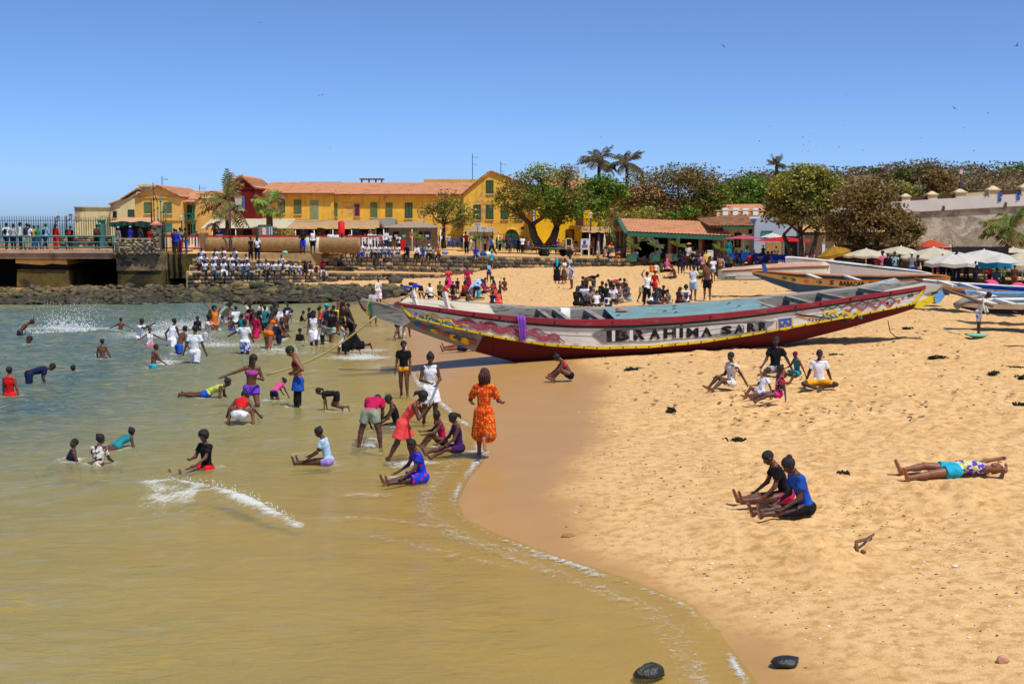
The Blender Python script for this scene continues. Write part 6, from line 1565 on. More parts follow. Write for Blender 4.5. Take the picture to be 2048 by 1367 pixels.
for px in range(830,1870,26):
 mb = MB(); mb.lathe(h.near(px,.0,.045),[(.022,0),(.022,.012),(.01,.016)],6,ax=Matrix.Rotation(pi / 2,3,'X')); mb.build('nail',P_BLK,boat)
mb = MB(); mb.sheet([[h.near(px,.3,-.35) for px in xs3],[h.farp(h.near(px,.3,-.35),px) for px in xs3]],0); mb.build("floor",W_DK,boat)
for px,w in ((1105,.14),(1140,.14),(1208,.2),(1552,.22),(1625,.2),(1690,.18),(1770,.2)):
 a = h.near(px,.93,-.05); b2 = h.farp(h.near(px - 26,.9,-.05),px - 26); mb = MB(); mb.bar(a,b2,.12,w); mb.build("thwart",W_GRY,boat)
for i in range(3):
 mb = MB(); t0,t1 = i / 3 + .006,(i + 1) / 3 - .006
 def dk(px,t,dz=0): a = h.near(px,1.0,-.12); b2 = h.farp(h.near(px - 14,.985,-.02),px - 14); q = a + (b2 - a) * t; return q + (0,0,.01 + dz)
 xd = np.linspace(1232,1545,24); mb.sheet([[dk(px,t0,-.05) for px in xd],[dk(px,t0) for px in xd],[dk(px,t1) for px in xd],[dk(px,t1,-.05) for px in xd]],0,False); mb.build("deck_plank",W_BLU,boat)
for px,t in ((1240,.3),(1246,.6),(1252,.85),(1358,.3),(1364,.62),(1372,.85),(1340,.45),(1480,.7),(1490,.4),(1530,.2)):
 mb = MB(); mb.tube([dk(px,t),dk(px + 5,t + .03,.035),dk(px + 10,t + .06)],.012,5); mb.build("cleat",P_BLK,boat)
mb = MB(); q = [h.near(px,1.03,-.12) for px in (800,870,950,990)]; r_ = [h.farp(h.near(px,1.0,0),px) for px in (800,870,950,975)]; mb.sheet([q,r_],0,False); mb.sheet([[p - (0,0,.06) for p in q],q],0,False); mb.build("foredeck",wood_paint("deck_bare",(196,186,164),(150,138,116),.4),boat)
for px,ln in ((832,.42),(896,.5)):
 a = h.near(px,1.0,-.2); mb = MB(); mb.bar(a,a + (-.12,.1,ln),.12,.1); mb.build("bitt",W_WHT,boat)
mb = MB(); mb.tube([h.near(800,1.1,-.2) + (0,0,.05),h.near(832,1.0,-.2) + (-.1,.1,.4),h.near(865,1.0,-.2) + (-.05,.2,.42),h.near(900,1.0,-.2) + (-.1,.3,.2),h.near(915,1.02,-.3)],.028,6); mb.build("mooring_line",pm("rope_tan",srgb(168,146,104),.95,.2,20),boat)
mb = MB(); xs4 = np.linspace(905,965,14)
mb.sheet([[h.near(px,1.12 + .05 * (i % 2),-.5) for i,px in enumerate(xs4)],[h.near(px,1.1 + .05 * (i % 2),-1.0) + (0,0,.06) for i,px in enumerate(xs4)]],0,False); tag(mb.build("corrugated_sheet",pm("pale_sheet",srgb(196,200,190),.6,.15,4),None),"pale corrugated sheet lying on the bow of the big pirogue","sheet")
bw = [(735,632),(733,618),(718,603),(722,596),(742,600),(770,608),(806,606),(830,640),(900,680),(950,703),(870,676),(800,650)]
def beak(pts,Yf,th,name,mat,par):
 mb = MB(); n_ = len(pts); P = [at(px,py,Yf(px)) for px,py in pts]
 mb.add([p - (0,th,0) for p in P] + [p + (0,th,0) for p in P],[tuple(range(n_))[::-1],tuple(range(n_,2 * n_))] + [(i,(i + 1) % n_,n_ + (i + 1) % n_,n_ + i) for i in range(n_)]); return mb.build(name,mat,par)
beak([(717,600),(724,596),(742,601),(772,609),(800,606),(808,624),(822,642),(806,652),(768,640),(735,628),(724,616)],lambda p: h.Yc(p) - h.hb(p) * .75,.17,"stem_beak",W_GRY,boat)
for pts,m in (([(717,600),(724,596),(729,598),(736,612),(731,622),(724,616)],W_MAR),([(730,598.5),(740,600.5),(744,628),(735,627)],W_YEL),([(737,609),(741,604),(745,602),(747,631),(742,629)],P_GRN)):
 beak(pts,lambda p: h.Yc(p) - h.hb(p) * .75,.178 if m is W_MAR else .186 if m is W_YEL else .192,"beak_band",m,boat)
beak([(1830,604),(1868,588),(1880,584),(1884,592),(1870,600),(1838,614),(1826,615)],lambda p: h.Yc(p) - h.hb(p) * .8,.16,"stern_beak",W_YEL,boat)
beak([(1864,590),(1882,582),(1886,592),(1878,602),(1868,607)],lambda p: h.Yc(p) - h.hb(p) * .8,.17,"stern_band",P_LB,boat)
beak([(1770,584),(1850,566),(1874,568),(1862,580),(1800,592)],lambda p: h.Yc(p) + .1,.5,"stern_deck",wood_paint("deck_bare2",(190,182,164),(150,138,116),.4),boat)
beak([(1690,578),(1790,556),(1800,562),(1760,572),(1700,584)],lambda p: h.Yc(p) + .95,.06,"splash_board",W_WHT,boat)
vx = lambda px,py: (py - h.ip(BC,px)) / (h.ip(BG,px) - h.ip(BC,px))
poly_on(h,boat,P_GREY,[(1183,vx(1183,668)),(1212,vx(1212,656)),(1300,vx(1300,655)),(1400,vx(1400,649)),(1520,vx(1520,641)),(1550,vx(1550,644)),(1520,vx(1520,661)),(1440,vx(1440,672)),(1300,vx(1300,683)),(1206,vx(1206,686))],"name_ribbon",.026)
ln = lambda a,b2: (lambda px: vx(px,np.interp(px,[1212,1425,1533],a)))
W1 = [("I",1213,1223),("B",1231,1258),("R",1267,1291),("A",1298,1321),("H",1327,1352),("I",1359,1366),("M",1373,1397),("A",1402,1424),("S",1441,1464),("A",1468,1487),("R",1494,1512),("R",1517,1535)]
for ch,xa,xb in W1:
 letter_strip(h,boat,ch,xa,xb,ln((683,672,660),0),ln((661,654.5,643),0),P_BLK,"letter",.03,bold=.055)
dt = [(1362.5 + 4 * cos(t),vx(1362,648 - 4 * sin(t))) for t in np.linspace(0,2 * pi,10)[:-1]]; poly_on(h,boat,P_BLK,dt,"letter_dot",.024)
for k,(xa,xb) in enumerate(((1224,1230),(1259,1266),(1352,1358),(1488,1493))):
 poly_on(h,boat,W_WHT,[(xa,ln((683,672,660),0)(xa)),(xb,ln((683,672,660),0)(xb)),(xb,ln((661,654.5,643),0)(xb)),(xa,ln((661,654.5,643),0)(xa))],"letter_ground",.028)
sh = lambda L: [(px,vx(px,py)) for px,py in L]
poly_on(h,boat,P_YEL,sh([(1553,640),(1586,636),(1586,656),(1570,661),(1554,659)]),"shield_edge",.026)
poly_on(h,boat,P_BLU,sh([(1556,638),(1583,635),(1583,654),(1570,658),(1557,656)]),"shield",.029)
for cx,cy in ((1564,645),(1576,643),(1570,651)):
 poly_on(h,boat,P_YEL if cy != 651 else P_ORG,sh([(cx + 3.4 * cos(t) * (1 if i % 2 else .45),cy + 3.6 * sin(t) * (1 if i % 2 else .45)) for i,t in enumerate(np.linspace(0,2 * pi,11)[:-1])]),"shield_motif",.032)
def wave(xa,xb,pya,pyb,amp,n_,mat,w,ph=0):
 ribbon(h,boat,mat,[(px,vx(px,pya + (pyb - pya) * (px - xa) / (xb - xa) + amp * sin(ph + 2 * pi * n_ * (px - xa) / (xb - xa)))) for px in np.linspace(xa,xb,14 * n_)],w * 1.9,"painted_wave",.026 + .001 * (w % 1))
wave(845,935,627,652,4,3,P_YEL,3.2); wave(840,930,630,658,3,3,P_GRN,2.4,1); wave(905,1120,640,676,5,5,P_MAR,3.4); wave(905,1120,646,684,4,5,P_MAR,1.8,.5); wave(915,1100,638,666,4,4,P_MAR,1.4,2)
wave(940,1130,652,682,3,7,P_MAR,1.6,1); wave(850,940,636,660,2,5,P_LB,1.3); wave(1640,1760,618,604,2.5,6,P_GRN,1.2); wave(1646,1724,624,630,5,3,P_YEL,4); wave(1640,1724,632,632,4,3,P_GRN,2.6,1.4); wave(1690,1800,618,604,5,4,P_MAR,2.4); wave(1680,1790,613,597,3,4,P_MAR,1.4,1)
for i in range(13): px = 838 + i * 6.5; poly_on(h,boat,P_BLK,sh([(px,630 + i * 1.9),(px + 4,632.2 + i * 1.9),(px + 2,635 + i * 1.9)]),"painted_tooth",.03)
for i in range(12): px = 1616 + i * 7; poly_on(h,boat,P_BLK,sh([(px,638 + i * .3),(px + 4.5,638 + i * .3),(px + 2,642 + i * .2)]),"painted_tooth",.03)
wave(1590,1700,628,643,.5,2,P_BLK,1.6); wave(1590,1640,629,642,.3,1,P_ORG,1.2)
for cx,cy,m in ((1000,640,P_BLU),(1012,642,P_GREY),(1020,643,P_BLU),(985,638,P_BLK),(962,645,P_MAR),(832,628,P_BLU),(1783,603,P_LB),(1793,599,P_YEL),(1775,606,P_BLK),(1818,592,P_BLK),(1824,590,P_BLK),(1806,595,P_GREY),(1590,622,P_BLU),(1605,620,P_MAR)):
 poly_on(h,boat,m,sh([(cx + 4 * cos(t) * (1 if i % 2 else .5),cy + 3.4 * sin(t) * (1 if i % 2 else .5)) for i,t in enumerate(np.linspace(0,2 * pi,9)[:-1])]),"painted_flower",.03)
def low_poly(pts,mat,name):
 mb = MB(); mb.add([h.low(px,v) + np.array((0,-.03,0)) for px,v in pts],[tuple(range(len(pts)))]); mb.build(name,mat,boat)
mb = MB(); h.strip(mb,lambda p: h.low(p,.02) + (0,-.014,0),lambda p: h.low(p,.98) + (0,-.014,0),796,972,0,20,5); mb.build("bow_planking",W_GRY,boat)
for cx,v,m,r in ((836,.6,P_BLU,.16),(846,.5,P_MAR,.14),(862,.55,P_GRN,.2),(868,.5,P_YEL,.12),(874,.6,P_MAR,.1),(892,.5,P_MAR,.1),(906,.45,P_YEL,.2),(914,.5,P_BLK,.1),(930,.45,P_YEL,.2),(944,.5,P_MAR,.14)):
 low_poly([(cx + 9 * cos(t),v + r * sin(t)) for t in np.linspace(0,2 * pi,9)[:-1]],m,"painted_motif")
low_poly([(950,.02),(985,.02),(985,.97),(966,.9)],W_MAR,"hull_paint_edge")
n_ = 9; mb = MB(); cols = np.linspace(1033,1051,n_)
mb.sheet([[h.near(px,1.04,-.12) for px in cols],[h.near(px,1.06,.1 + .03 * sin(i * 2.2)) for i,px in enumerate(cols)]] + [[h.near(1034 + (px - 1033) * (1 - .35 * t) + 6 * t,1.0 - 1.12 * t * (.8 + .2 * ((i * 7) % 5) / 4),.11 + .035 * sin(i * 2.2 + t)) for i,px in enumerate(cols)] for t in np.linspace(.15,1,6)],0); mb.build("purple_cloth",pm("purple_cloth",srgb(128,72,178),.85,.15,9,.4,30),None,"purple cloth hung over the pirogue's red gunwale","cloth")
mb = MB(); cols = np.linspace(1126,1146,6); mb.sheet([[h.farp(h.near(px,1.0,-.06),px) + (0,0,.04) for px in cols],[h.farp(h.near(px,.99,-.1),px) + (0,-.06 - .02 * (i % 2),.03) for i,px in enumerate(cols)],[h.farp(h.near(px,.7,-.1),px) + (0,-.1 - .03 * (i % 2),0) for i,px in enumerate(cols)]],0); mb.build("white_cloth",pm("white_cloth",srgb(216,214,204),.85,.1,9,.3,30),None,"white cloth hung inside the pirogue's far gunwale","cloth")
mb = MB(); dkp = dk(1258,.62); mb.blob(dkp + (0,0,.05),(.16,.1,.06),1,0,.3,3); mb.blob(dkp + (.14,.02,.04),(.08,.07,.05),1,0,.3,5); mb.build("bundle",pm("rag",srgb(168,120,96),.9,.3,9),None,"small rag bundle lying on the blue deck of the pirogue","bundle")
M_ROPE = pm("rope",srgb(170,146,92),.95,.2,30)
a = at(752,632,h.Yc(752) - .5); e = on_z(533,749,.02); mb = MB(); mb.tube([a + (e - a) * t + np.array([0,0,-.5 * sin(pi * t) * .55]) for t in np.linspace(0,1,16)],.03,6); mb.build("mooring_rope",M_ROPE,None,"taut mooring rope running from the pirogue's bow into the shallows","rope")
a = at(1776,642,38.6); e = ground(1797,676); mb = MB(); mb.tube([a,a + (e - a) * .4 + (-.06,0,-.12),a + (e - a) * .75 + (-.02,0,-.08),e + (0,0,.02)],.016,5); mb.build("hanging_line",M_WOOD,None,"thin line trailing from the pirogue's stern to the sand","rope")
a = at(1830,557,43); e = at(1985,612,40.0); mb = MB(); mb.tube([a,e],.05,7); mb.build("long_pole",M_WOOD,None,"long pale pole lying from the pirogue's stern toward the small boats","pole")
# --- smaller boats
def small_boat(name,YL,YR,x0,x1,gun,chine,keel,beam,label,mats,heel=.08,stripes=(),txt=None,endw=.15,wide=.5,thw=()):
 hh = Hull(YL,YR,x0,x1,gun,chine,keel,beam,heel,endw,wide=wide); Ym = (YL + YR) / 2; xm = (x0 + x1) / 2
 q = hh.low(xm,0); r = empty(name,(q[0],Ym,q[2]),label,"boat"); bot,side,top,inner = mats
 mb = MB(); hh.strip(mb,lambda p: hh.low(p,0),lambda p: hh.low(p,1),x0,x1,0,30,4); hh.strip(mb,lambda p: hh.low(p,0),lambda p: hh.low(p,1),x0,x1,0,30,4,far=True)
 xx = np.linspace(x0,x1,30); mb.sheet([[hh.low(p,0) for p in xx],[hh.farp(hh.low(p,0),p) for p in xx]],0); mb.build("bottom",bot,r)
 mb = MB(); hh.strip(mb,lambda p: hh.near(p,0),lambda p: hh.near(p,1),x0,x1,0,30,2); mb.build("side",side,r)
 mb = MB(); hh.strip(mb,lambda p: hh.near(p,0,-.03),lambda p: hh.near(p,1,-.03),x0,x1,0,30,2,far=True)
 mb.sheet([[hh.near(p,.35,-.1) for p in xx],[hh.farp(hh.near(p,.35,-.1),p) for p in xx]],0); mb.build("inside",inner,r)
 for fr in (0,1):
  pr_ = ((.88,.0),(.88,.05),(1.02,.05),(1.02,-.1),(.9,-.1)); mb = MB(); mb.sheet([[(hh.farp(hh.near(px,v,o_),px) if fr else hh.near(px,v,o_)) for px in xx] for v,o_ in pr_],0,False); mb.build("gunwale",top,r)
 for e in (x0,x1):
  mb = MB(); P = [hh.low(e,0),hh.low(e,.5),hh.near(e,0),hh.near(e,1)]; Q = [hh.farp(p,e) for p in P]; mb.add(P + Q[::-1],[tuple(range(8))]); mb.build("transom",side,r)
 for va,vb,m in stripes: solidstrip(hh,"stripe",r,m,va,vb,x0 + 3,x1 - 3,.0,.012,30)
 for px in thw:
  mb = MB(); mb.bar(hh.near(px,.9,-.05),hh.farp(hh.near(px - 8,.88,-.05),px - 8),.1,.22); mb.build("thwart",W_WHT,r)
 return hh,r
small_boat("white_boat",66,64,1573,1866,[(1573,516),(1620,522),(1700,532),(1780,541),(1866,548)],[(1573,530),(1640,545),(1740,556),(1866,563)],[(1573,533),(1600,545),(1680,557),(1780,565),(1866,568)],2.0,"long white boat with a high upturned end before the market",(pm("hull_tan",srgb(176,146,110),.8,.15),pm("hull_white",srgb(238,240,240),.6,.08,2),W_WHT,W_DK),wide=.4)
hh = Hull(63,61.5,1442,1660,[(1442,560),(1600,560),(1660,563)],[(1442,541),(1520,536),(1600,532),(1660,530)],[(1442,539),(1520,531),(1600,526),(1660,524)],1.9,0,.5,wide=.3)
r = empty("overturned_boat",(X(1550,62),62,.8),"cream boat lying keel up on the sand with upside-down lettering","boat"); xx = np.linspace(1442,1660,30)
mb = MB(); mb.sheet([[hh.near(p,1) for p in xx],[hh.near(p,.5) for p in xx],[hh.near(p,0) for p in xx]],0); mb.sheet([[hh.farp(hh.near(p,1),p) for p in xx],[hh.farp(hh.near(p,0),p) for p in xx]],0); mb.build("side",pm("hull_cream",srgb(214,206,178),.7,.1,2),r)
mb = MB(); mb.sheet([[hh.near(p,0) for p in xx],[hh.low(p,0) + (0,.3,.02) for p in xx],[hh.farp(hh.low(p,0),p) + (0,-.3,.02) for p in xx],[hh.farp(hh.near(p,0),p) for p in xx]],0); mb.build("bottom",pm("hull_pinkish",srgb(190,142,116),.8,.2,2,.3,12,.2,srgb(206,180,150),.5),r)
for e in (1442,1660): mb = MB(); P = [hh.near(e,1),hh.near(e,0),hh.low(e,0) + (0,.3,.02)]; Q = [hh.farp(hh.near(e,1),e),hh.farp(hh.near(e,0),e),hh.farp(hh.low(e,0),e) + (0,-.3,.02)]; mb.add(P + Q[::-1],[tuple(range(6))]); mb.build("transom",pm("hull_cream",srgb(214,206,178)),r)
solidstrip(hh,"stripe",r,pm("stripe_tan",srgb(128,98,84),.8,.1),.02,.2,1444,1658,0,.014,24); solidstrip(hh,"rub_rail",r,pm("stripe_green",srgb(96,122,100),.8,.1),.9,.99,1444,1658,0,.03,24); solidstrip(hh,"white_band",r,W_WHT,.5,.62,1444,1658,0,.016,24)
letter_strip(hh,r,"GOREE",1449,1471,.88,.66,pm("paint_navy",srgb(52,56,92),.7,.1),"lettering",.03,bold=.03)
h2,r2 = small_boat("lettered_pirogue",57,54,1506,1900,[(1506,543),(1535,546),(1600,554),(1700,560),(1800,560),(1900,553)],[(1506,546),(1535,553),(1600,568),(1700,575),(1800,577),(1900,572)],[(1506,549),(1540,564),(1600,585),(1680,594),(1800,596),(1900,590)],1.8,"blue and orange pirogue with black lettering behind the huge one",(wood_paint("hull_blue",(54,86,128),(90,100,112),.35),wood_paint("side_ochre",(220,172,104),(196,150,96),.3),wood_paint("gun_orange",(178,112,64),(150,110,80),.4),W_DK),thw=(1640,1720),wide=.5)
letter_strip(h2,r2,"S",1658,1668,.18,.8,P_BLK,"lettering",.02,bold=.03,shear=.2); letter_strip(h2,r2,"BABACAR",1678,1728,.16,.78,P_BLK,"lettering",.02,bold=.03,shear=.2); letter_strip(h2,r2,"SY",1736,1755,.16,.78,P_BLK,"lettering",.02,bold=.03,shear=.2)
for i,(px,m) in enumerate(((1560,P_YEL),(1568,P_GRN),(1578,P_YEL),(1586,P_GRN),(1612,P_ORG),(1632,P_YEL),(1638,P_GRN),(1764,P_ORG),(1772,P_GRN),(1782,P_YEL),(1795,P_ORG))):
 poly_on(h2,r2,m,[(px + 6 * cos(t),.45 + .28 * sin(t)) for t in np.linspace(0,2 * pi,9)[:-1]],"painted_motif",.015)
mb = MB(); q = at(1532,541,56.8); mb.bar(q + (0,0,-.1),q + (-.12,0,.3),.16,.12); mb.build("stem_post",P_BLU,r2)
small_boat("blue_lined_boat",53,47,1850,2150,[(1850,561),(1880,567),(1950,577),(2048,583),(2150,584)],[(1850,564),(1900,578),(1980,590),(2060,596),(2150,596)],[(1850,566),(1900,586),(1980,600),(2060,605),(2150,605)],1.9,"white-bowed boat with a bright blue inside, farthest at the right edge",(P_BLU,wood_paint("side_orange",(222,150,60),(200,170,110),.4),W_WHT,pm("inner_blue",srgb(40,100,176),.6,.15)),thw=(1910,1960),stripes=((.5,.86,W_WHT),))
small_boat("white_pirogue",46,43,1935,2200,[(1935,584),(1960,588),(2000,595),(2060,598),(2200,596)],[(1935,587),(1960,600),(2000,606),(2060,609),(2200,608)],[(1935,589),(1960,606),(2000,612),(2060,616),(2200,615)],1.6,"white boat with blue trim, middle of the three at the right edge",(W_WHT,pm("side_white",srgb(216,218,216),.6,.1,2),P_LB,pm("inner_white",srgb(190,196,196),.7,.1)),thw=(1990,),stripes=((.15,.35,P_BLU),))
small_boat("navy_keeled_boat",43,40.5,1918,2230,[(1918,607),(1960,607),(2000,608),(2060,609),(2230,606)],[(1918,612),(1970,617),(2048,619),(2230,616)],[(1918,614),(1970,626),(2048,629),(2230,627)],1.4,"low white boat with a navy bottom, nearest at the right edge",(pm("bottom_navy",srgb(26,32,66),.7,.15),pm("side_cream",srgb(220,208,180),.7,.1,2),W_WHT,pm("inner_white",srgb(190,196,196))),thw=(1990,2030))
mb = MB(); q = [at(1912,612,42.5),at(1930,600,42.6),at(1964,590,43.5)]; mb.tube([q[0],q[1],q[2]],[.14,.12,.05],6); mb.build("prow_timber",W_GRY,None,"grey carved prow timber jutting from the small boats","timber")
# --- the people in the picture
def B(px,py,top,face,pose,wear,label,**kw): return put(px,py,top,face,pose,wear,label,'g',**kw)
def Wd(px,py,top,face,pose,wear,label,**kw): return put(px,py,top,face,pose,wear,label,'w',**kw)
def Pl(px,py,top,face,pose,wear,label,**kw):
 q = edge_pt(px,py); return put(px,py,top,face,pose,wear,label,'z',z=q[2],**kw)
def Zq(px,py,top,Y,face,pose,wear,label,**kw): return put(px,py,top,face,pose,wear,label,'z',y=Y,**kw)
def Led(E,px,top,face,pose,wear,label,dy=.12,**kw):
 v = interp(E,px); q = edge_pt(px,v[0],v[1] if len(v) > 1 else None); H = (v[0] - top) / FPX * q[1] / pose_h(pose,kw.get('tune'),True)[0]
 return person(np.array([q[0],q[1] + dy,q[2] + .03]),H,face,pose,wear,label,seat=True,**kw)
# --- at the water's edge and in the shallows, near
B(808,797,680,-8,'stand','tee:black briefs:amber',"girl in a black top walking out of the water beside the one in white",hair='pony',skin=1,tune=dict(lean=3,head=(4,30),L=(10,3,14),R=(-8,3,8)))
B(860,855,703,14,'stand2','dress:white',"girl in a sleeveless white dress looking down at her hands",hair='bun',skin=0)
B(968,916,735,168,'step_up','tee/.8:flame+dots-amber longskirt/1.2:flame+dots-amber',"woman with auburn braids in an orange roundel print walking away, heel raised",hair='braids',skin=1)
B(806,930,778,84,'lean_fwd','dress:coral',"girl in a coral dress stooping with a hand at her mouth",hair='pony',skin=0)
B(741,908,795,172,'bend','tee:magenta shorts/.5:sage',"boy in a crimson shirt and grey shorts bent double, seen from behind",hair='short',skin=0,tune=dict(lean=62,head=(34,0),L=(-6,16,4),R=(-6,18,4),A=(60,4,14,20),B=(66,4,12,20)))
Wd(597,814,690,-78,'hips','band:maroon wrap:blue leggings:black',"girl in a wine bikini top with a blue wrap and black leggings, hands on hips",hair='short',skin=2,tune=dict(L=(6,3,6),R=(0,3,4)))
Wd(503,815,707,12,'arm_out','band:pink+stripe-purple shorts/.4:purple',"girl in a fringed bikini top and purple shorts stretching one arm out",hair='long',skin=1)
Wd(478,850,786,176,'crouch','crop:red shorts/.5:white',"girl in a red top crouching in the shallows, seen from behind",hair='tuft',skin=1,sink=.1)
Wd(674,822,774,-84,'crawl','tee:black shorts/.5:black',"girl in black crawling on hands and knees toward the deeper water",hair='pony',skin=1,sink=.12)
Wd(415,795,755,88,'prone','tank:lime shorts/.4:blue',"girl in a lime and blue swimsuit sliding through the shallows",hair='bun',skin=0,sink=.28)
Wd(548,800,759,140,'crawl','tee:pink shorts/.4:navy',"girl in a pink top on all fours with hair hanging forward",hair='pony',skin=1,sink=.3,tune=dict(lean=50,head=(10,0)))
B(795,862,788,-86,'sit_out','tank:black shorts:black',"child in black sitting in the wash behind the coral dress",hair='short',skin=0)
B(886,896,821,-76,'sit_knees','tank:magenta shorts/.5:black',"girl in a crimson top sitting with knees drawn up in the wash",hair='bun',skin=0)
B(918,915,823,-70,'sit','tank:violet shorts/.6:violet',"girl in dark violet sitting beside the one in crimson",hair='pony',skin=0,tune=dict(L=(92,8,30),R=(88,10,12)))
B(845,968,875,-68,'sit_out','dress/.5:royal+leaf-red',"girl in a royal blue flowered dress sitting nearest in the wash",hair='short',skin=0)
Wd(657,928,853,-96,'sit_out','tee:pale shorts/.4:lilac',"girl in a pale blue shirt sitting with legs stretched in the shallows",hair='bun',skin=0,sink=.07)
Wd(414,938,858,-40,'sit_out','tee:black shorts/.5:red',"boy in a wet black shirt sitting waist deep and glancing back",hair='afro',skin=0,sink=.12,tune=dict(B=(30,10,62,40),head=(6,20),lean=4))
Wd(196,930,868,168,'sit','tee:offw+patch-plum shorts:violet',"girl in a printed shirt with purple sleeves sitting chest deep",hair='bun',skin=0,sink=.3,tune=dict(head=(4,-40)))
Wd(135,922,877,-62,'sit_back','tank:navy shorts/.5:red',"swimmer leaning back in the water with a red garment trailing",hair='short',skin=0,sink=.42)
Wd(232,897,860,150,'prone','swimsuit:teal',"girl in a turquoise suit floating on her front",hair='bun',skin=0,sink=.35)
Wd(20,792,732,176,'stand','tank:red shorts/.5:red',"girl in a red tank top standing waist deep at the picture's edge",hair='short',skin=2)
Wd(58,768,728,120,'bend2','tee:navy shorts:navy',"boy in a navy shirt leaning over in the water beside the red top",hair='short',skin=0,sink=.5)
Wd(146,743,729,170,'stand','tee:navy',"swimmer's dark head and navy shoulders just above the water",hair='short',skin=3,sink=.86)
Wd(60,688,671,-60,'stand','shorts:navy',"lone swimmer's head near the big splash",hair='short',skin=1,sink=.84)
q = on_z(40,672,0); q[2] = -.62; person(q,1.4,100,'arm_up','shorts:navy',"swimmer sunk to the chin with one arm thrown up by the big splash",hair='short',skin=1,tune=dict(lean=40,head=(30,0)),seat=False)
Wd(205,716,677,178,'stand','shorts:navy',"bare-backed boy standing alone waist deep",hair='short',skin=1,tune=dict(A=(10,16,30,6),B=(10,16,30,6)))
Wd(306,739,688,130,'arms_fwd','shorts/.5:cyan',"bare-chested boy in turquoise shorts scooping up water",hair='short',skin=1,tune=dict(A=(44,8,30,6),B=(36,8,30,6)))
Wd(242,657,635,176,'arms_side','shorts:navy',"bare-backed boy with both arms spread on the water",hair='short',skin=1)
Wd(278,679,636,80,'arms_fwd','tee:white shorts:white',"man in a white shirt flinging water with raised hands",hair='short',skin=3,tune=dict(A=(100,12,30,8),B=(90,12,30,8)))
Wd(300,690,654,30,'arms_side','tank:rose+floral-white shorts:rose',"girl in a flowered top wading through the spray",hair='short',skin=1)
Wd(344,692,636,150,'lean_fwd','tank:white shorts:white',"boy in a white vest leaning into the spray",hair='short',skin=0,tune=dict(A=(-20,24,60,10),B=(20,14,40,6),lean=12))
Wd(358,704,652,140,'lean_fwd','shorts:blue',"bare-backed boy in blue shorts bending beside the white vest",hair='short',skin=1,tune=dict(A=(20,14,30,6),B=(20,14,30,6),lean=24))
Wd(390,726,650,170,'walk','tee:white shorts/.75:stripe',"boy in white shirt and white shorts wading, back turned",hair='short',skin=0,tune=dict(A=(-6,22,10,2),B=(4,20,10,2)))
Wd(413,681,628,90,'arms_fwd','tee:offw+patch-rose shorts:lgrey',"child in a soaked print shirt reaching for a friend's hand",hair='afro',skin=1)
Wd(446,648,600,60,'lean_fwd','longsleeve:sage shorts:white',"man in a soaked grey shirt lunging with arms flung wide",hair='short',skin=1,tune=dict(A=(20,60,10,0),B=(40,60,10,0)))
Wd(430,660,611,40,'arms_up','swimsuit:orange',"girl in an orange suit with arms raised against the spray",hair='afro',skin=2)
Wd(440,663,630,100,'arms_fwd','swimsuit:mint',"girl in a mint swimsuit seen from the side in the spray",hair='short',skin=2)
Wd(463,658,634,170,'stand','shorts/.4:royal',"small child in blue shorts in the spray",hair='short',skin=3)
Wd(490,705,638,172,'arms_side','tee:white shorts/.8:white+patch-blue',"boy in white shirt and blue-marked shorts holding out one arm",hair='short',skin=3,tune=dict(A=(10,58,20,0),B=(10,10,30,0)))
Wd(484,668,627,160,'stand','dress:teal',"girl in a teal dress behind the boy in marked white shorts",hair='bun',skin=3)
Wd(497,640,601,-20,'arms_up','tee:offw shorts:magenta',"girl lifting her hands at the back of the bathing crowd",hair='long',skin=1)
Wd(512,677,624,-30,'walk','dress/.5:magenta',"girl in a raspberry dress amid the bathing crowd",hair='bun',skin=2)
Wd(537,699,618,150,'lean_fwd','briefs:orange band:orange',"girl in a bright orange bikini leaning forward among the crowd",hair='long',skin=2,tune=dict(A=(50,10,20,6),B=(50,10,20,6),lean=26))
Wd(553,682,606,20,'walk2','tee:white+patch-grey shorts:navy',"girl in a white printed shirt wading toward shore",hair='long',skin=1)
Wd(526,652,600,200,'stand','tee:offw skirt:grey',"girl in pale clothes at the back of the bathing crowd",hair='bun',skin=3)
Wd(545,672,612,190,'stand','tee:black skirt:black',"girl in black turned away in the thick of the bathing crowd",hair='long',skin=3)
Wd(562,679,654,170,'crouch','band:black shorts:black',"girl in a black bikini squatting in the foam",hair='bun',skin=1,sink=.25)
Wd(566,650,618,60,'bend2','tee:white shorts:navy',"boy in white and navy stooping behind the crowd",hair='short',skin=1,sink=.2)
Wd(602,643,621,110,'sit','tank:black',"child in a black vest sitting in the water alone",hair='short',skin=1,sink=.35)
Wd(600,683,656,178,'stand','tank:black',"girl in a black top sunk to her chest, back turned",hair='bun',skin=3,sink=.62)
Wd(628,693,620,6,'walk','dress:white',"slim girl in a long white dress wading alone",hair='long',skin=3,tune=dict(A=(30,18,60,10)))
Wd(652,672,607,60,'walk2','tank:navy shorts:navy cap:cyan',"woman in navy with a bright blue bathing cap",hair='none',skin=1,tune=dict(A=(30,50,10,0)))
Wd(663,684,618,172,'walk','tee:black shorts/.5:mint',"boy in black shirt and mint shorts wading away",hair='short',skin=1)
Wd(676,655,592,160,'lean_fwd','shorts:yellow',"bare-backed boy in yellow shorts at the edge of the rocks",hair='short',skin=1)
Wd(697,655,606,90,'arms_side','tank:plum skirt:plum',"girl in a plum dress reaching toward the pirogue's bow",hair='bun',skin=3)
Wd(689,707,640,-86,'run','dress:white',"girl in a white dress running through the shallows",hair='bun',skin=2)
Wd(706,707,618,-84,'run','gown:black',"woman with long hair in a black dress running just behind her",hair='long',skin=3)
Wd(747,647,576,30,'stand','tee:lgrey shorts:grey',"person in a grey shirt standing in the water behind the bow tip",hair='short',skin=1)
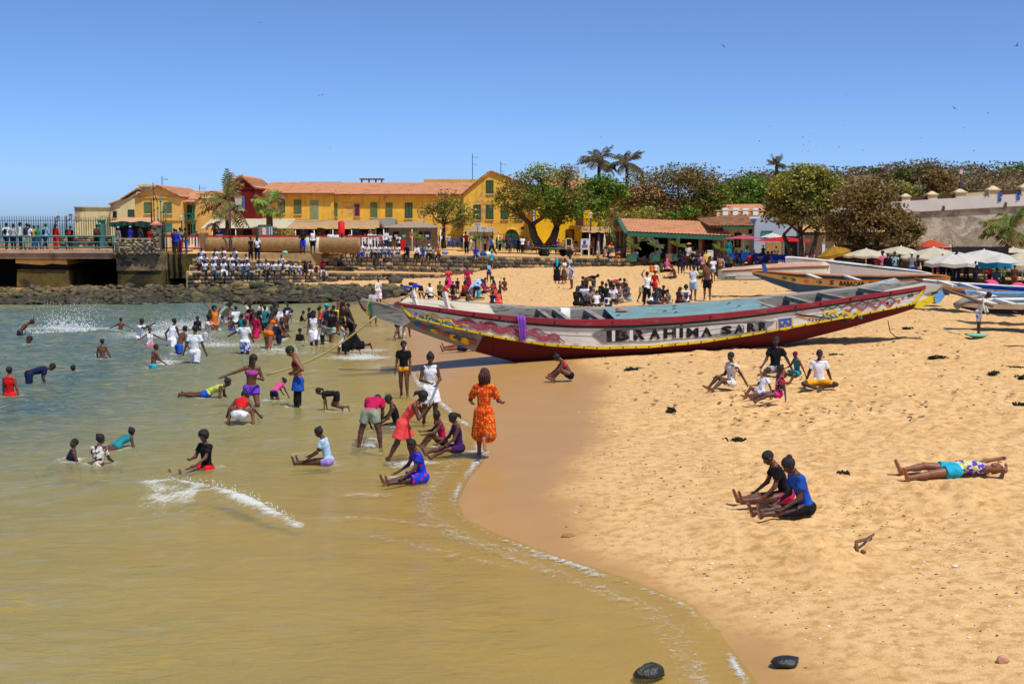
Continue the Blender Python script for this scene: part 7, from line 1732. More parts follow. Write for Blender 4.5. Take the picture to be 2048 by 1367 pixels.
B(757,606,556,190,'walk','longsleeve:offw longskirt:rose+floral-white',"woman in white and rose walking over the rocks behind the bow",hair='short',skin=3)
B(795,680,603,150,'walk','shorts:navy',"child wading behind the pirogue's bow, only the legs clear of it",hair='short',skin=0)
B(813,677,604,170,'walk2','shorts:plum',"second child behind the bow, legs showing below the hull",hair='short',skin=1)
q = ground(930,703); person(q,1.5,-96,'lie','shorts:navy',"sunbather stretched out on wet sand beneath the pirogue's bow",hair='short',skin=2)
# --- on the dry sand, near
B(1140,762,707,-84,'sit_hug','band:hotpink shorts/.35:black',"girl in a pink bikini top hugging her knees beside the pirogue",hair='bun',skin=1)
B(1462,780,703,-66,'sit_back','tee:offw+leaf-brown shorts/.7:offw+leaf-brown',"boy in a leaf-printed shirt and shorts sitting with bent knees",hair='short',skin=0,tune=dict(L=(104,6,50),R=(114,8,72),lean=0))
B(1550,750,672,-24,'sit_back','tee:black shorts/.6:stripe+stripe-navy',"young man in a black football shirt sitting at the back of the group",hair='short',skin=3,tune=dict(lean=-4,A=(-10,30,20,0),B=(20,12,30,0),L=(88,30,6),R=(88,8,10)))
B(1594,768,702,-64,'sit_side','dress:teal turban:maroon',"woman in a wine-red head wrap and teal dress sitting between two men",hair='none',skin=1)
B(1637,783,698,-6,'sit_cross','tee:white shorts/.8:amber',"man in a white shirt and orange shorts sitting cross-legged",hair='short',skin=3,tune=dict(lean=0,A=(-8,20,8,0),B=(-8,18,8,0),L=(84,54,110,-74),R=(86,54,100,-70)))
B(1522,795,738,-62,'sit_back','tee:white shorts/.7:blue+stripe-white',"man in white and blue shorts half hidden behind the flowered top",hair='short',skin=1,tune=dict(R=(116,8,76)))
B(1556,805,728,-82,'sit_side','tee/.6:red+floral-navy shorts/.4:hotpink',"girl in a red and navy flowered top and pink shorts leaning on one arm",hair='bun',skin=0,tune=dict(R=(88,4,16),L=(86,8,22),B=(-34,26,6,0),lean=-4))
B(1572,1008,914,-86,'sit_out','tee:black shorts/.5:magenta',"girl in a black top sitting with sandy legs stretched out",hair='short',skin=1,H=1.4,tune=dict(lean=22))
B(1612,1035,912,-78,'sit_out','tee:blue leggings:black',"girl in a bright blue shirt and black leggings sitting nearest on the sand",hair='bun',skin=0,H=1.5,tune=dict(lean=20,A=(30,8,52,10),B=(26,8,56,14)))
q = ground(1905,952); q[2] -= .05; person(q,1.62,-83,'lie','tank:purple+floral-lime shorts/.45:cyan',"girl in a flowered top and blue shorts lying on her back",hair='short',skin=2)
B(1956,672,583,70,'lean_fwd','longsleeve:offw shorts/.8:navy+floral-white',"boy in a pale shirt and blue print shorts bending over a green bowl",hair='short',skin=3,tune=dict(lean=22,A=(30,20,20,4),B=(20,26,30,4),L=(4,3,4),R=(2,3,4),head=(20,0)))
B(2063,694,590,-80,'run','shorts:black',"runner entering at the right edge, one dark foot in view",hair='short',skin=3)
B(1602,588,545,-30,'folded','shorts:tan',"bare-chested boy in tan shorts beside the lettered blue pirogue",hair='short',skin=1)
# --- beach behind the pirogue, left groups
B(822,600,568,-80,'bend2','longsleeve:blue trousers:navy',"girl in a blue shirt stooping with a red bag on her back",hair='bun',skin=3)
B(842,603,565,-100,'bend2','tee:royal skirt:black',"girl in blue with long black hair bending over a small child",hair='long',skin=1)
B(828,603,571,60,'stand','tank:offw skirt:offw',"small child in white before the bending girl",hair='short',skin=1)
B(880,606,562,176,'stand','tee:olive trousers:black',"man in dark olive standing with his back turned",hair='short',skin=3)
B(897,582,533,10,'folded','tee:coral longskirt:hotpink',"woman in a coral top and pink skirt with folded arms",hair='bun',skin=3)
B(906,604,562,170,'stand','tank:black shorts:navy',"boy in a black vest seen from behind near the white-tipped post",hair='short',skin=3)
B(936,582,532,-14,'hip1','tee/.9:magenta longskirt:magenta+stripe-plum',"woman in raspberry with a hand on her hip",hair='short',skin=3)
B(952,600,566,170,'bend2','tee:sky trousers:navy',"person stooping under a spread pale blue cloth",hair='short',skin=3)
B(967,583,555,60,'sit_side','longsleeve:plum skirt:navy',"girl in plum sitting behind the pale blue cloth",hair='long',skin=1)
B(935,588,563,-80,'sit_out','tank:magenta shorts:magenta',"girl in raspberry reclining beside the pale blue cloth",hair='bun',skin=1)
B(985,592,560,150,'sit','band:coral shorts:coral',"girl in a coral bikini sitting with her back to the sea",hair='bun',skin=1)
B(1010,583,555,-20,'sit_knees','band:red briefs:red cap:black',"girl in a red bikini and dark cap sitting at the end of the group",hair='none',skin=1)
B(978,566,524,10,'arm_up','crop:sky shorts/.4:violet',"girl in a pale blue crop top and purple shorts standing by the wall",hair='bun',skin=3)
B(983,540,502,178,'walk','tee:cyan shorts:brown',"child in a turquoise shirt climbing toward the plaza",hair='short',skin=1)
B(997,612,580,176,'sit','dress:coral',"girl in a salmon dress sitting right behind the pirogue's gunwale",hair='short',skin=1)
B(984,612,582,150,'sit','tee:navy trousers:navy',"boy in navy sitting beside the salmon dress",hair='short',skin=3)
B(908,612,584,170,'sit','tank:plum',"child sitting low behind the pirogue under the white-tipped post",hair='bun',skin=3)
B(936,612,583,170,'sit','tank:brown',"child's head showing above the pirogue's pale sheet",hair='bun',skin=3)
B(958,600,574,160,'sit','tank:cyan',"child in a turquoise vest sitting below the pale blue cloth",hair='short',skin=1)
# --- standing four in the open, and the seated circle
B(1114,568,516,172,'stand','tee:black longskirt:black scarf:cyan',"woman in black with a turquoise head scarf, back turned",skin=3)
B(1128,567,517,60,'folded','tee:offw longskirt:brown',"woman in a brown skirt beside the turquoise scarf",hair='short',skin=1)
B(1140,561,511,-120,'stand','tee:lgrey longskirt:offw',"tall person in pale grey at the back of the standing four",hair='short',skin=1)
B(1143,578,526,-60,'stand','tee:white+patch-royal shorts:lgrey',"boy in a royal blue and white shirt, nearest of the standing four",hair='short',skin=1)
B(1153,616,572,150,'sit','longsleeve:black trousers:black',"girl in black with long hair sitting at the left of the circle",hair='long',skin=3)
B(1168,612,566,170,'sit','longsleeve:white trousers:dgrey backpack:grey',"pupil in white with a grey backpack sitting in the circle",hair='short',skin=3)
B(1173,590,548,110,'bend2','tee:black trousers:black',"young man in black stooping over the circle",hair='short',skin=3)
B(1187,592,552,-70,'bend2','shorts:dgrey',"bare-chested young man stooping face to face with the one in black",hair='short',skin=1)
B(1182,603,575,30,'sit_knees','tee:brown trousers:dgrey cap:grey',"boy in a grey cap sitting in the circle",hair='none',skin=1)
B(1193,616,581,172,'sit','tee:white trousers:dgrey',"pupil in a white shirt, back turned, at the near side of the circle",hair='short',skin=1)
B(1212,606,566,176,'sit','tee:black trousers:black',"young man in a black shirt with a small white mark on the back",hair='short',skin=3)
B(1220,592,556,100,'bend2','tee:red shorts:dgrey',"boy in a red shirt bending behind the circle",hair='short',skin=3)
B(1214,616,588,160,'sit','tee:white trousers:navy backpack:navy',"pupil in white with a navy backpack at the near side of the circle",hair='short',skin=3)
B(1236,592,558,-80,'bend2','shorts:brown',"thin bare-chested boy leaning in from the right of the circle",hair='short',skin=1)
B(1241,606,566,-40,'sit_knees','dress:lgrey',"woman in a pale grey dress sitting at the right of the circle",hair='bun',skin=2)
B(1257,604,565,-60,'sit_knees','tank:teal+floral-navy shorts:sky',"boy in a teal vest sitting apart at the right of the circle",hair='short',skin=1)
B(1294,612,543,-150,'arm_up','tee:white trousers:black',"girl in a white shirt and black trousers shading her eyes",hair='short',skin=2)
B(1309,594,541,160,'walk','tank:red shorts:red',"boy in a red vest walking behind the girl in white",hair='short',skin=3)
B(1283,606,565,60,'bend2','shorts:khaki',"bare-chested boy bending left of the girl in white",hair='short',skin=1)
B(1300,614,576,120,'sit','tee:white trousers:dgrey',"pupil in white bent forward just behind the blue deck",hair='short',skin=3,tune=dict(lean=40))
B(1312,614,574,170,'sit','longsleeve:dgrey trousers:dgrey',"person in dark grey with a thick mane sitting behind the blue deck",hair='long',skin=3)
B(1340,610,578,-80,'sit_knees','tee:sage shorts:lgrey',"boy in a pale green shirt sitting with arms on his knees",hair='short',skin=1)
B(1372,612,570,176,'sit','tee:white trousers:dgrey backpack:dgrey',"pupil in white under a big dark rucksack behind the blue deck",hair='afro',skin=3)
B(1386,602,530,150,'folded','tee:white shorts/.8:sky',"man in a white shirt and sky-blue shorts standing",hair='short',skin=1)
B(1414,601,524,178,'stand','shorts/.8:black',"bare-backed man in long black shorts standing",hair='short',skin=1)
B(1350,557,530,-80,'sit_out','tee:brown trousers:dgrey cap:red',"man in a red cap reclining on the sand",hair='none',skin=1)
B(1303,545,526,170,'sit','longsleeve:orange skirt:orange',"person in orange sitting at the left of the pink head scarf group",hair='short',skin=3)
B(1312,545,525,176,'sit','longsleeve:offw skirt:khaki',"person in cream with dark marks sitting beside the orange one",hair='none',skin=3)
B(1323,545,521,160,'sit','longsleeve:olive skirt:dgrey',"person in olive sitting beside the pink head scarf",hair='short',skin=3)
B(1333,545,517,150,'sit','longsleeve:rose skirt:black scarf:pink',"woman in a pink head scarf sitting on the upper beach",skin=3)
B(1360,548,500,-30,'folded','tee:navy skirt:navy',"woman in navy standing before the pavilion",hair='short',skin=3)
B(1384,546,494,176,'stand','tee:khaki shorts:black bag:black',"man in a khaki shirt carrying a dark bag",hair='short',skin=3)
B(1377,540,486,150,'stand','tee:white trousers:dgrey hat:amber',"man in a straw hat and white shirt by the pavilion",hair='none',skin=3)
B(1398,560,532,60,'sit_knees','tee:lime trousers:navy',"person in lime sitting near the man in khaki",hair='short',skin=3)
B(1426,562,514,170,'walk','tee:white shorts:grey',"boy in a white vest walking behind the bare-backed man",hair='short',skin=3)
B(1440,560,508,-20,'stand','tee:orange+floral-brown longskirt:brown',"woman in an orange print dress before the restaurant",hair='bun',skin=3)
B(1412,548,500,20,'stand','tee:yellow skirt:amber',"person in yellow before the white notice",hair='short',skin=3)
B(1452,552,503,170,'stand','longsleeve:dgrey trousers:black',"person in dark grey before the restaurant",hair='short',skin=3)
B(1405,556,505,200,'stand','tee:brown+floral-rose skirt:brown',"woman in brown print at the edge of the restaurant crowd",hair='bun',skin=3)
# --- low wall before the pavilion, cart and stalls
Led(A_EDGE,1272,498,0,'ledge','tee:white trousers:navy',"pupil in white sitting on the low wall before the pavilion",skin=3)
Led(A_EDGE,1295,505,0,'ledge','longsleeve:black trousers:brown',"person in black sitting hunched on the low wall before the pavilion",skin=3)
Pl(1196,517,476,80,'stand','longsleeve:brown+floral-tan longskirt:brown+floral-tan',"woman in a brown print with a basket on her head",hair='short',skin=1)
Pl(1237,517,497,-20,'sit','tee:orange+floral-black skirt:orange',"woman in an orange print sitting beside the small teal table",hair='bun',skin=3)
Pl(1216,517,498,40,'sit','tee:navy skirt:navy',"person in navy sitting at the small trinket stall",hair='short',skin=3)
for px,py,tp,fa,ps,we,lab in (
 (1112,507,477,170,'walk','tee:blue trousers:black',"person in blue passing behind the handcart"),(1126,507,480,170,'walk2','tank:rose shorts:denim',"woman in a rose top passing behind the handcart"),
 (1152,504,478,0,'stand','tee:plum skirt:plum',"woman in plum behind the craft tables"),(1144,505,482,20,'sit','tee:white skirt:rose',"person in white sitting at the craft tables"),(1183,506,480,10,'stand','tee:teal longskirt:teal',"woman in a teal print behind the white notice board"),
 (1170,503,480,-40,'stand','tee:brown trousers:dgrey',"man in brown at the back of the craft tables"),
 (933,509,463,-20,'arms_fwd','tee:maroon trousers:black',"man in a dark red shirt lifting both hands to his face"),(942,503,466,130,'walk','tee:offw trousers:khaki',"man in cream passing behind the dark red shirt"),
 (984,511,471,-130,'walk','jacket:blue trousers:black backpack:lgrey',"man in a blue jacket with a pale rucksack striding across the plaza"),(1000,504,474,170,'walk','tee:green trousers:navy',"person in green walking toward the arched door"),
 (1008,504,472,170,'stand','tank:dgrey skirt:grey scarf:pink',"woman in a pink scarf near the arched door"),(1020,507,471,176,'walk','longsleeve:dgrey trousers:dgrey',"man in dark grey walking toward the arched door"),
 (1037,506,476,176,'stand','tee:black trousers:dgrey',"person in black beside the man in white near the arch"),(1045,508,471,172,'walk','tee:white trousers:black',"man in a white shirt walking toward the arched door"),
 (1056,504,478,10,'stand','tee:rose skirt:denim',"woman in rose beside the old shade tree"),(1064,504,475,60,'stand','tee:green trousers:olive',"person in green beside the old shade tree"),
 (883,500,465,172,'stand','jacket:black trousers:black bag:white',"person in black with a white bag by the little tree"),(898,497,468,10,'stand','tee:lgrey trousers:denim',"person in pale grey and jeans by the little tree"),
 (907,497,470,60,'stand','tee:denim trousers:denim',"person in denim left of the dark red shirt"),(916,498,473,170,'walk','tee:blue shorts:navy',"child in a blue shirt left of the dark red shirt"),(890,496,467,20,'stand','tee:offw trousers:grey hat:offw',"person in a pale hat under the little tree"),
 (711,497,458,170,'stand','longsleeve:dgrey trousers:olive',"person in dark clothes at the head of the wide stone steps"),(722,498,463,150,'stand','longsleeve:maroon trousers:dgrey',"person in maroon at the head of the wide stone steps"),(730,502,466,20,'stand','tee:white trousers:black',"pupil in white with black trousers, first of the standing line"),
 (740,500,462,10,'folded','tee:white skirt:white',"pupil in all white with folded arms, second of the standing line"),(749,501,463,-10,'folded','tee:white trousers:black',"pupil with folded arms, third of the standing line"),(760,501,464,10,'folded','tee:white trousers:teal',"pupil in white over teal, fourth of the standing line"),
 (772,502,459,150,'walk','longsleeve:white trousers:navy',"tallest pupil of the standing line, turned away"),(780,500,466,170,'stand','tee:white trousers:dgrey backpack:dgrey',"pupil with a grey backpack behind the tallest pupil"),(793,498,468,176,'stand','tee:white trousers:khaki',"pupil in white and khaki near the poster kiosk"),
 (797,506,468,176,'stand','tee:white trousers:black backpack:dgrey',"pupil with a dark backpack standing clear of the line"),(804,497,466,160,'stand','tee:yellow trousers:red',"person in yellow by the red drape near the poster kiosk"),(811,497,465,160,'stand','tee:rose trousers:black',"person in rose at the poster kiosk"),
 (394,496,462,0,'stand','tee:denim trousers:denim',"man in a denim shirt behind the red and white railing"),(414,492,465,160,'stand','tee:white trousers:dgrey',"person in white behind the end of the straw roll")):
 Pl(px,py,tp,fa,ps,we,lab,hair='short',skin=(px * 7) % 4 if px % 3 else 3)
# --- along the straw roll and at the pillar
for px,py,tp,fa,ps,we,lab in (
 (606,509,458,0,'folded','tee:black shorts/.9:royal',"man in black shirt and blue shorts before the straw roll"),(626,509,458,10,'stand','tank:white shorts/.8:black',"man in a white vest and black shorts before the straw roll"),
 (661,507,461,10,'stand','tee:white trousers:dgrey',"pupil in white leaning back on the straw roll, first of four"),(672,508,462,0,'folded','tee:white trousers:black',"pupil in white leaning back on the straw roll, second of four"),(684,508,466,10,'ledge2','tee:white trousers:royal',"pupil perched on the straw roll in royal blue trousers, third of four"),(691,508,474,0,'folded','tee:white trousers:navy',"shortest pupil leaning on the straw roll, last of four"),
 (353,508,457,160,'stand','tee:maroon trousers:brown',"man in maroon by the masts, partly hidden"),(353.5,509,459,172,'stand','longsleeve:royal trousers:dgrey',"man in a royal blue shirt by the masts"),(361,508,455,150,'stand','tee:sage trousers:maroon',"man in sage beside the royal blue shirt"),(373,508,455,-60,'folded','longsleeve:brown trousers:denim',"man in brown and jeans facing the group by the masts")):
 Pl(px if px != 353 else 349,py,tp,fa,ps,we,lab,hair='short',skin=3)
v = interp(B_EDGE,515); person(edge_pt(515,522,1.79),1.6,176,'stand','tee:white trousers:navy backpack:white',"schoolgirl with a white backpack standing on the steps",hair='long',skin=1)
person(edge_pt(502,521,1.79),1.5,60,'stand','tee:black trousers:black',"girl in black facing the schoolgirl on the steps",hair='bun',skin=2)
# --- seated pupils on the steps
ORD = "first second third fourth fifth sixth seventh eighth ninth tenth eleventh twelfth".split()
def rowof(E,xs_,tops,what,wear,dy=.12):
 for i,px in enumerate(xs_):
  w = wear[i % len(wear)]; Led(E,px,tops[i % len(tops)] if isinstance(tops,(list,tuple)) else tops,(px * 13) % 40 - 20,('ledge','ledge2')[i % 2],w,"%s, %s from the left" % (what,ORD[i]),skin=3,dy=dy,group="pupils seated on the stone steps")
rowof(B_EDGE,[404,430,447,471],[496,497,495,496],"white-shirted pupil seated on the topmost step",["tee:white trousers:navy"])
rowof(C_EDGE,[400,413,429,447,461,475,493],[506,508,506,506,509,508,508],"white-shirted pupil seated on the middle step",["tee:white trousers:black","tee:white+patch-navy trousers:black"])
rowof(D_EDGE,[427,446,465,494],[521,520,521,520],"white-shirted pupil seated on the lowest step",["tee:white trousers:denim","tee:white trousers:white","tee:white trousers:dgrey","tee:white trousers:jeans"])
Led(D_EDGE,517,521,0,'ledge','tee:white+patch-navy shorts/.9:sage',"pupil in sage shorts with a dark bag on the lowest step",skin=3); Led(D_EDGE,532,519,10,'ledge2','tee:white trousers:black shoes:white',"pupil in white shoes with legs dangling at the end of the pupils' row",skin=3)
Led(C_EDGE,563,510,0,'ledge','tee:white+stripe-grey trousers:dgrey',"pupil sitting alone beside a dark bag on the middle step",skin=3); Led(D_EDGE,585,526,10,'ledge2','tee:white+patch-navy trousers:black',"child in white sitting low before the seated women",skin=3)
Led(D_EDGE,598,527,0,'ledge','tee:white trousers:royal',"child in white and blue on the lowest step",skin=3); Led(D_EDGE,610,523,8,'ledge','dress:black scarf:black',"woman in a black veil on the lowest step",skin=3)
Led(D_EDGE,622,522,-10,'ledge','tank:brown skirt:white',"woman in a brown top with a white cloth on her lap",hair='bun',skin=1); Led(D_EDGE,644,520,20,'ledge2','tee:maroon trousers:lgrey turban:plum',"woman in a plum head wrap and maroon on the lowest step",skin=3,hair='none')
Led(B_EDGE,652,495,0,'ledge','longsleeve:grey+patch-black trousers:black turban:lgrey',"hooded youth in a grey patterned sweater on the upper step",skin=3,hair='none')
Led(D_EDGE,633,530,-20,'ledge','tee:violet skirt:plum',"girl in violet between the white cloth and the plum head wrap",skin=3,hair='bun')
rowof(A_EDGE,[708,722,736,747,758,770,783],[486,485,489,488,489,487,488],"pupil seated along the wall right of the straw roll",["tee:white trousers:dgrey","tee:white trousers:royal","tee:white trousers:khaki","tee:white trousers:black","tee:white trousers:dgrey","tee:white trousers:jeans","tee:white+patch-red trousers:denim"],dy=.0)
Led(B_EDGE,703,500,0,'ledge','tee:brown trousers:dgrey',"pupil in brown seated a step below the wall row",skin=3); Led(B_EDGE,719,503,10,'ledge2','tee:navy trousers:red',"pupil with red trousers seated a step below the wall row",skin=3)
for px,tp,we,lab in ((815,488,'longsleeve:navy trousers:black',"youth in navy sitting on the wall, first of the mixed row"),(834,490,'longsleeve:white trousers:black',"youth in a white shirt and black trousers on the wall, second of the mixed row"),(846,492,'longsleeve:denim trousers:blue',"youth in denim on the wall, third of the mixed row"),(857,489,'tee:lgrey trousers:black cap:white',"youth in a white cap on the wall, fourth of the mixed row"),(867,494,'tank:offw trousers:olive',"youth in olive trousers on the wall, fifth of the mixed row"),(877,494,'tee:orange trousers:navy shoes:white',"youth in an orange shirt and white shoes on the wall, last of the mixed row"),(951,493,'longsleeve:royal trousers:denim',"youth in a royal blue hoodie sitting alone on the wall beside bags")):
 Led(A_EDGE,px,tp,(px * 7) % 30 - 15,('ledge','ledge2')[px % 2],we,lab,skin=3,dy=-.02)
# --- on the jetty
for px,tp,fa,we,lab,hr in ((-3,447,170,'tee:dgrey trousers:dgrey',"walker in grey at the left end of the jetty",'short'),(20,445,176,'tee:white trousers:navy backpack:black',"walker in white with a black backpack on the jetty",'short'),(34,447,176,'longsleeve:lgrey trousers:navy',"walker in pale grey on the jetty",'short'),(48,444,-70,'longsleeve:offw trousers:black',"walker in cream turned sideways on the jetty",'short'),(61,446,176,'jacket:dgrey trousers:khaki',"walker in a dark jacket and khaki trousers on the jetty",'short'),(66,448,160,'tee:white trousers:grey',"walker in white half hidden behind the dark jacket",'short'),(75,450,170,'tee:yellow+patch-blue trousers:denim',"walker in yellow and blue on the jetty",'short'),(84,450,20,'tee:green trousers:denim',"walker in green on the jetty",'short'),(97,446,160,'longsleeve:sky trousers:navy cap:green bag:navy',"walker in a light blue shirt and green cap on the jetty",'none'),(118,447,165,'longsleeve:red trousers:red',"woman in a red coat with long black hair on the jetty",'long'),(147,451,175,'tee:black trousers:black backpack:red',"walker with a red backpack alone on the jetty",'short'),(200,448,172,'jacket:brown trousers:black backpack:brown',"walker with a brown backpack leaning at the railing's end",'short')):
 put(px,499.5,tp,fa,'walk' if px in (97,20) else 'stand',we,lab,'z',y=JY + 1.2,z=JZ + .0,hair=hr,skin=3)
for px,tp,we,lab in ((242,452,'jacket:grey trousers:black cap:sky',"person in grey with a blue cap behind the stone-block wall"),(266,451,'tee:royal trousers:navy cap:sky',"person in royal blue behind the stone-block wall"),(286,449,'jacket:dgrey trousers:black',"man in dark grey behind the stone-block wall"),(304,455,'tee:red trousers:black',"person in red beside the gate pillar")):
 put(px,498,tp,150,'stand',we,lab,'z',y=JY + 2.2,z=JZ,hair='none' if 'cap' in we else 'short',skin=3)
# --- restaurant, market
for px,py,tp,fa,ps,we,lab in (
 (1457,524,478,160,'stand','longsleeve:teal longskirt:teal',"tall woman in teal beside the rose parasol"),(1497,520,484,-20,'stand','tee:yellow+patch-green longskirt:green',"woman in yellow and green under the parasols"),(1513,522,484,170,'stand','tee:white+patch-black trousers:black hat:white',"man in a white hat before the reed screen"),
 (1470,528,500,20,'sit','tee:brown trousers:dgrey',"guest in brown seated under the rose parasol"),(1484,530,500,-30,'sit','tee:black trousers:black',"guest in black seated under the rose parasol"),(1500,531,505,170,'sit','tee:red trousers:dgrey',"guest in red seated under the parasols"),(1520,532,505,10,'sit','tee:lilac skirt:denim',"woman in lilac seated before the reed screen"),(1532,532,502,40,'sit','tee:dgrey skirt:denim',"woman in grey seated before the reed screen"),(1545,533,502,-40,'sit','tank:tan skirt:tan',"woman in tan seated under the red parasol"),
 (1610,533,504,0,'sit','tee:offw+patch-coral trousers:dgrey',"person in a cream print seated behind the white boat's high end"),(1627,533,504,10,'stand','tank:rose shorts:dgrey',"girl in pale pink behind the white boat"),(1651,534,497,150,'stand','longsleeve:navy trousers:navy scarf:cyan',"woman in a turquoise scarf behind the white boat"),(1661,536,505,170,'sit','tee:white trousers:denim',"child in white beside the turquoise scarf"),(1693,538,508,-10,'stand','tee:white shorts:white',"child in white behind the white boat under the cream parasol")):
 Pl(px,py,tp,fa,ps,we,lab,hair='none' if 'hat:' in we else 'short',skin=3)
for px,py,tp,fa,ps,we,lab in (
 (1764,565,501,-150,'stand','tee:rose trousers:black',"man in dusty pink behind the second pirogue's stern"),(1774,566,506,150,'stand','longsleeve:black trousers:black',"man in black with a pale belt behind the second pirogue"),(1788,564,503,-20,'stand','tee:teal+patch-white trousers:denim',"man in teal under a dark jacket behind the second pirogue"),(1808,562,530,60,'sit','tee:white trousers:dgrey',"person in white and navy seated by the stalls"),
 (1822,566,505,150,'stand','tee:grey trousers:royal cap:white',"man in a white cap and royal blue trousers by the boats"),(1858,560,502,110,'stand','tee:white trousers:black',"man in a loose white shirt at the market's edge"),(1884,563,508,172,'stand','longsleeve:navy trousers:navy',"man in navy overalls with a pale back band, the shorter of two"),(1912,566,500,178,'stand','longsleeve:navy trousers:navy',"man in navy overalls with a pale back band, the taller of two"),(1965,590,552,20,'sit','tee:black skirt:black',"person in black seated in the shade of the stalls"),(1990,575,535,10,'sit','tee:denim skirt:navy',"trader in blue seated under the cream awnings")):
 B(px,py,tp,fa,ps,we,lab,hair='none' if 'cap:' in we else 'short',skin=3)
# --- more of the crowd, smaller figures
CN = dict(white='white',black='black',navy='navy',red='red',plum='plum',teal='teal',brown='brown',grey='grey',royal='royal blue',amber='amber',coral='coral',olive='olive',rose='rose',denim='denim',magenta='raspberry',yellow='yellow',green='green',lilac='lilac',orange='orange',sky='sky blue')
def more(f,L,where,poses,kinds=('tee','shorts')):
 seen = {}
 for i,(px,py,tp,a,b_) in enumerate(L):
  seen[(a,b_)] = seen.get((a,b_),0) + 1
  f(px,py,tp,(px * 37) % 360,poses[i % len(poses)],"%s:%s %s:%s" % (kinds[0],a,kinds[1],b_),"%s in %s over %s %s" % (("person","another person","third person")[seen[(a,b_)] - 1],CN[a],CN[b_],where),hair=('short','bun','short','long')[i % 4],skin=(3,1,0)[i % 3])
more(Wd,[(455,640,606,'red','navy'),(472,650,612,'white','navy'),(505,652,606,'plum','black'),(518,668,620,'black','red'),(530,660,610,'teal','navy'),(548,655,602,'magenta','black'),(570,664,618,'brown','navy'),(558,690,640,'black','navy'),(575,640,605,'navy','grey'),(640,655,612,'coral','navy'),(668,668,610,'black','plum'),(684,662,602,'brown','black'),(645,690,640,'grey','black'),(620,655,615,'navy','navy'),(420,652,620,'rose','white'),(395,660,632,'black','black')],"bathing off the rocks",('stand','walk','arms_fwd','walk2','arm_up'))
more(Pl,[(816,499,466,'denim','black'),(826,498,468,'grey','navy'),(862,497,468,'plum','black'),(873,498,466,'white','denim'),(924,500,470,'black','grey'),(960,501,470,'olive','black'),(970,503,473,'rose','navy'),(994,502,474,'brown','black'),(1014,502,474,'black','black'),(1030,503,473,'royal','navy'),(1052,505,474,'olive','brown'),(1075,504,476,'red','denim'),(1100,506,478,'white','black'),(1118,505,478,'coral','black'),(1160,505,478,'navy','black'),(1208,508,478,'teal','brown'),(1222,508,480,'magenta','plum'),(752,499,468,'white','navy'),(766,499,467,'white','denim'),(786,499,468,'white','grey'),(700,498,464,'white','black'),(640,506,466,'grey','denim')],"among the strollers on the plaza",('stand','walk','folded','walk2'),('tee','trousers'))
more(Pl,[(1448,522,488,'navy','black'),(1464,523,489,'brown','black'),(1490,524,490,'teal','navy'),(1508,530,500,'plum','black'),(1526,526,490,'black','black'),(1552,528,492,'grey','navy'),(1580,532,500,'white','navy'),(1640,536,506,'red','black'),(1676,538,506,'navy','brown'),(1708,542,508,'brown','navy'),(1740,546,508,'black','plum'),(1752,548,512,'red','navy')],"in the shade of the restaurant and stalls",('stand','folded','sit','stand'),('tee','trousers'))
more(B,[(1798,562,508,'black','black'),(1836,562,510,'navy','grey'),(1848,560,512,'brown','black'),(1870,560,514,'plum','black'),(1898,562,514,'grey','black'),(1932,566,518,'black','navy'),(1950,568,522,'navy','navy'),(1978,574,528,'red','black'),(2006,578,532,'green','black'),(2028,580,530,'brown','brown')],"under the market parasols",('stand','folded','stand2'),('tee','trousers'))
more(B,[(888,600,560,'coral','red'),(915,590,556,'black','plum'),(926,596,560,'red','black'),(970,597,558,'magenta','navy'),(990,588,552,'black','coral'),(1000,600,562,'navy','black'),(862,598,566,'white','navy')],"in the group left of the pirogue's white-tipped post",('sit','stand','sit_knees','sit_side'))
more(B,[(1160,600,560,'navy','black'),(1178,612,572,'grey','black'),(1200,600,562,'black','brown'),(1226,608,568,'white','black'),(1246,590,556,'brown','grey'),(1204,614,578,'navy','grey'),(1324,606,570,'black','grey'),(1356,610,574,'plum','black')],"in the close circle behind the blue deck",('sit','sit_knees','sit'))
more(B,[(1366,544,504,'plum','black'),(1392,548,500,'navy','navy'),(1404,546,502,'black','brown'),(1420,556,512,'brown','brown'),(1434,552,508,'black','black'),(1446,558,514,'grey','plum'),(1460,548,508,'olive','black'),(1474,546,510,'navy','grey')],"in the throng left of the overturned boat",('stand','folded','walk'),('tee','trousers'))
rowof(D_EDGE,[408,479,546,556,572],[521,522,523,522,524],"pupil squeezed in on the lowest step among friends",["tee:white trousers:black","tee:white trousers:dgrey"],dy=.35)
rowof(A_EDGE,[690,715,729,742,764,776,795],[487,489,488,490,488,489,489],"pupil in the second rank behind the wall row",["tee:white trousers:navy","tee:sky trousers:navy","tee:white trousers:black"],dy=.6)
# --- parasols, stalls, plaza clutter
def canvas(name,col,col2=None):
 n = NT("canvas_" + name); co = n.coords("Object"); c = n.mix(n.noise(co,2.5,4),srgb(*col),srgb(*[int(x * .86) for x in col]))
 d = n.n("BsdfDiffuse",{"Color": c,"Normal": n.bump(n.noise(co,5,3),.4,.04)}); t = n.n("BsdfTranslucent",{"Color": c}); m = n.n("MixShader",{0: .28,1: d.outputs[0],2: t.outputs[0]}); n.t.links.new(m.outputs[0],n.out.inputs[0]); return n.mat
K = dict(cream=canvas("cream",(222,212,184)),white=canvas("white",(228,226,216)),red=canvas("red",(206,52,60)),rose=canvas("rose",(204,96,120)),mustard=canvas("mustard",(186,142,52)),tan=canvas("tan",(206,172,128)),brick=canvas("brick",(206,94,66)),blue=canvas("blue",(44,140,186)),grey=canvas("grey",(150,148,142)),teal=canvas("teal",(70,130,124)),brown=canvas("brown",(96,82,70)),pink=canvas("pink",(196,90,128)))
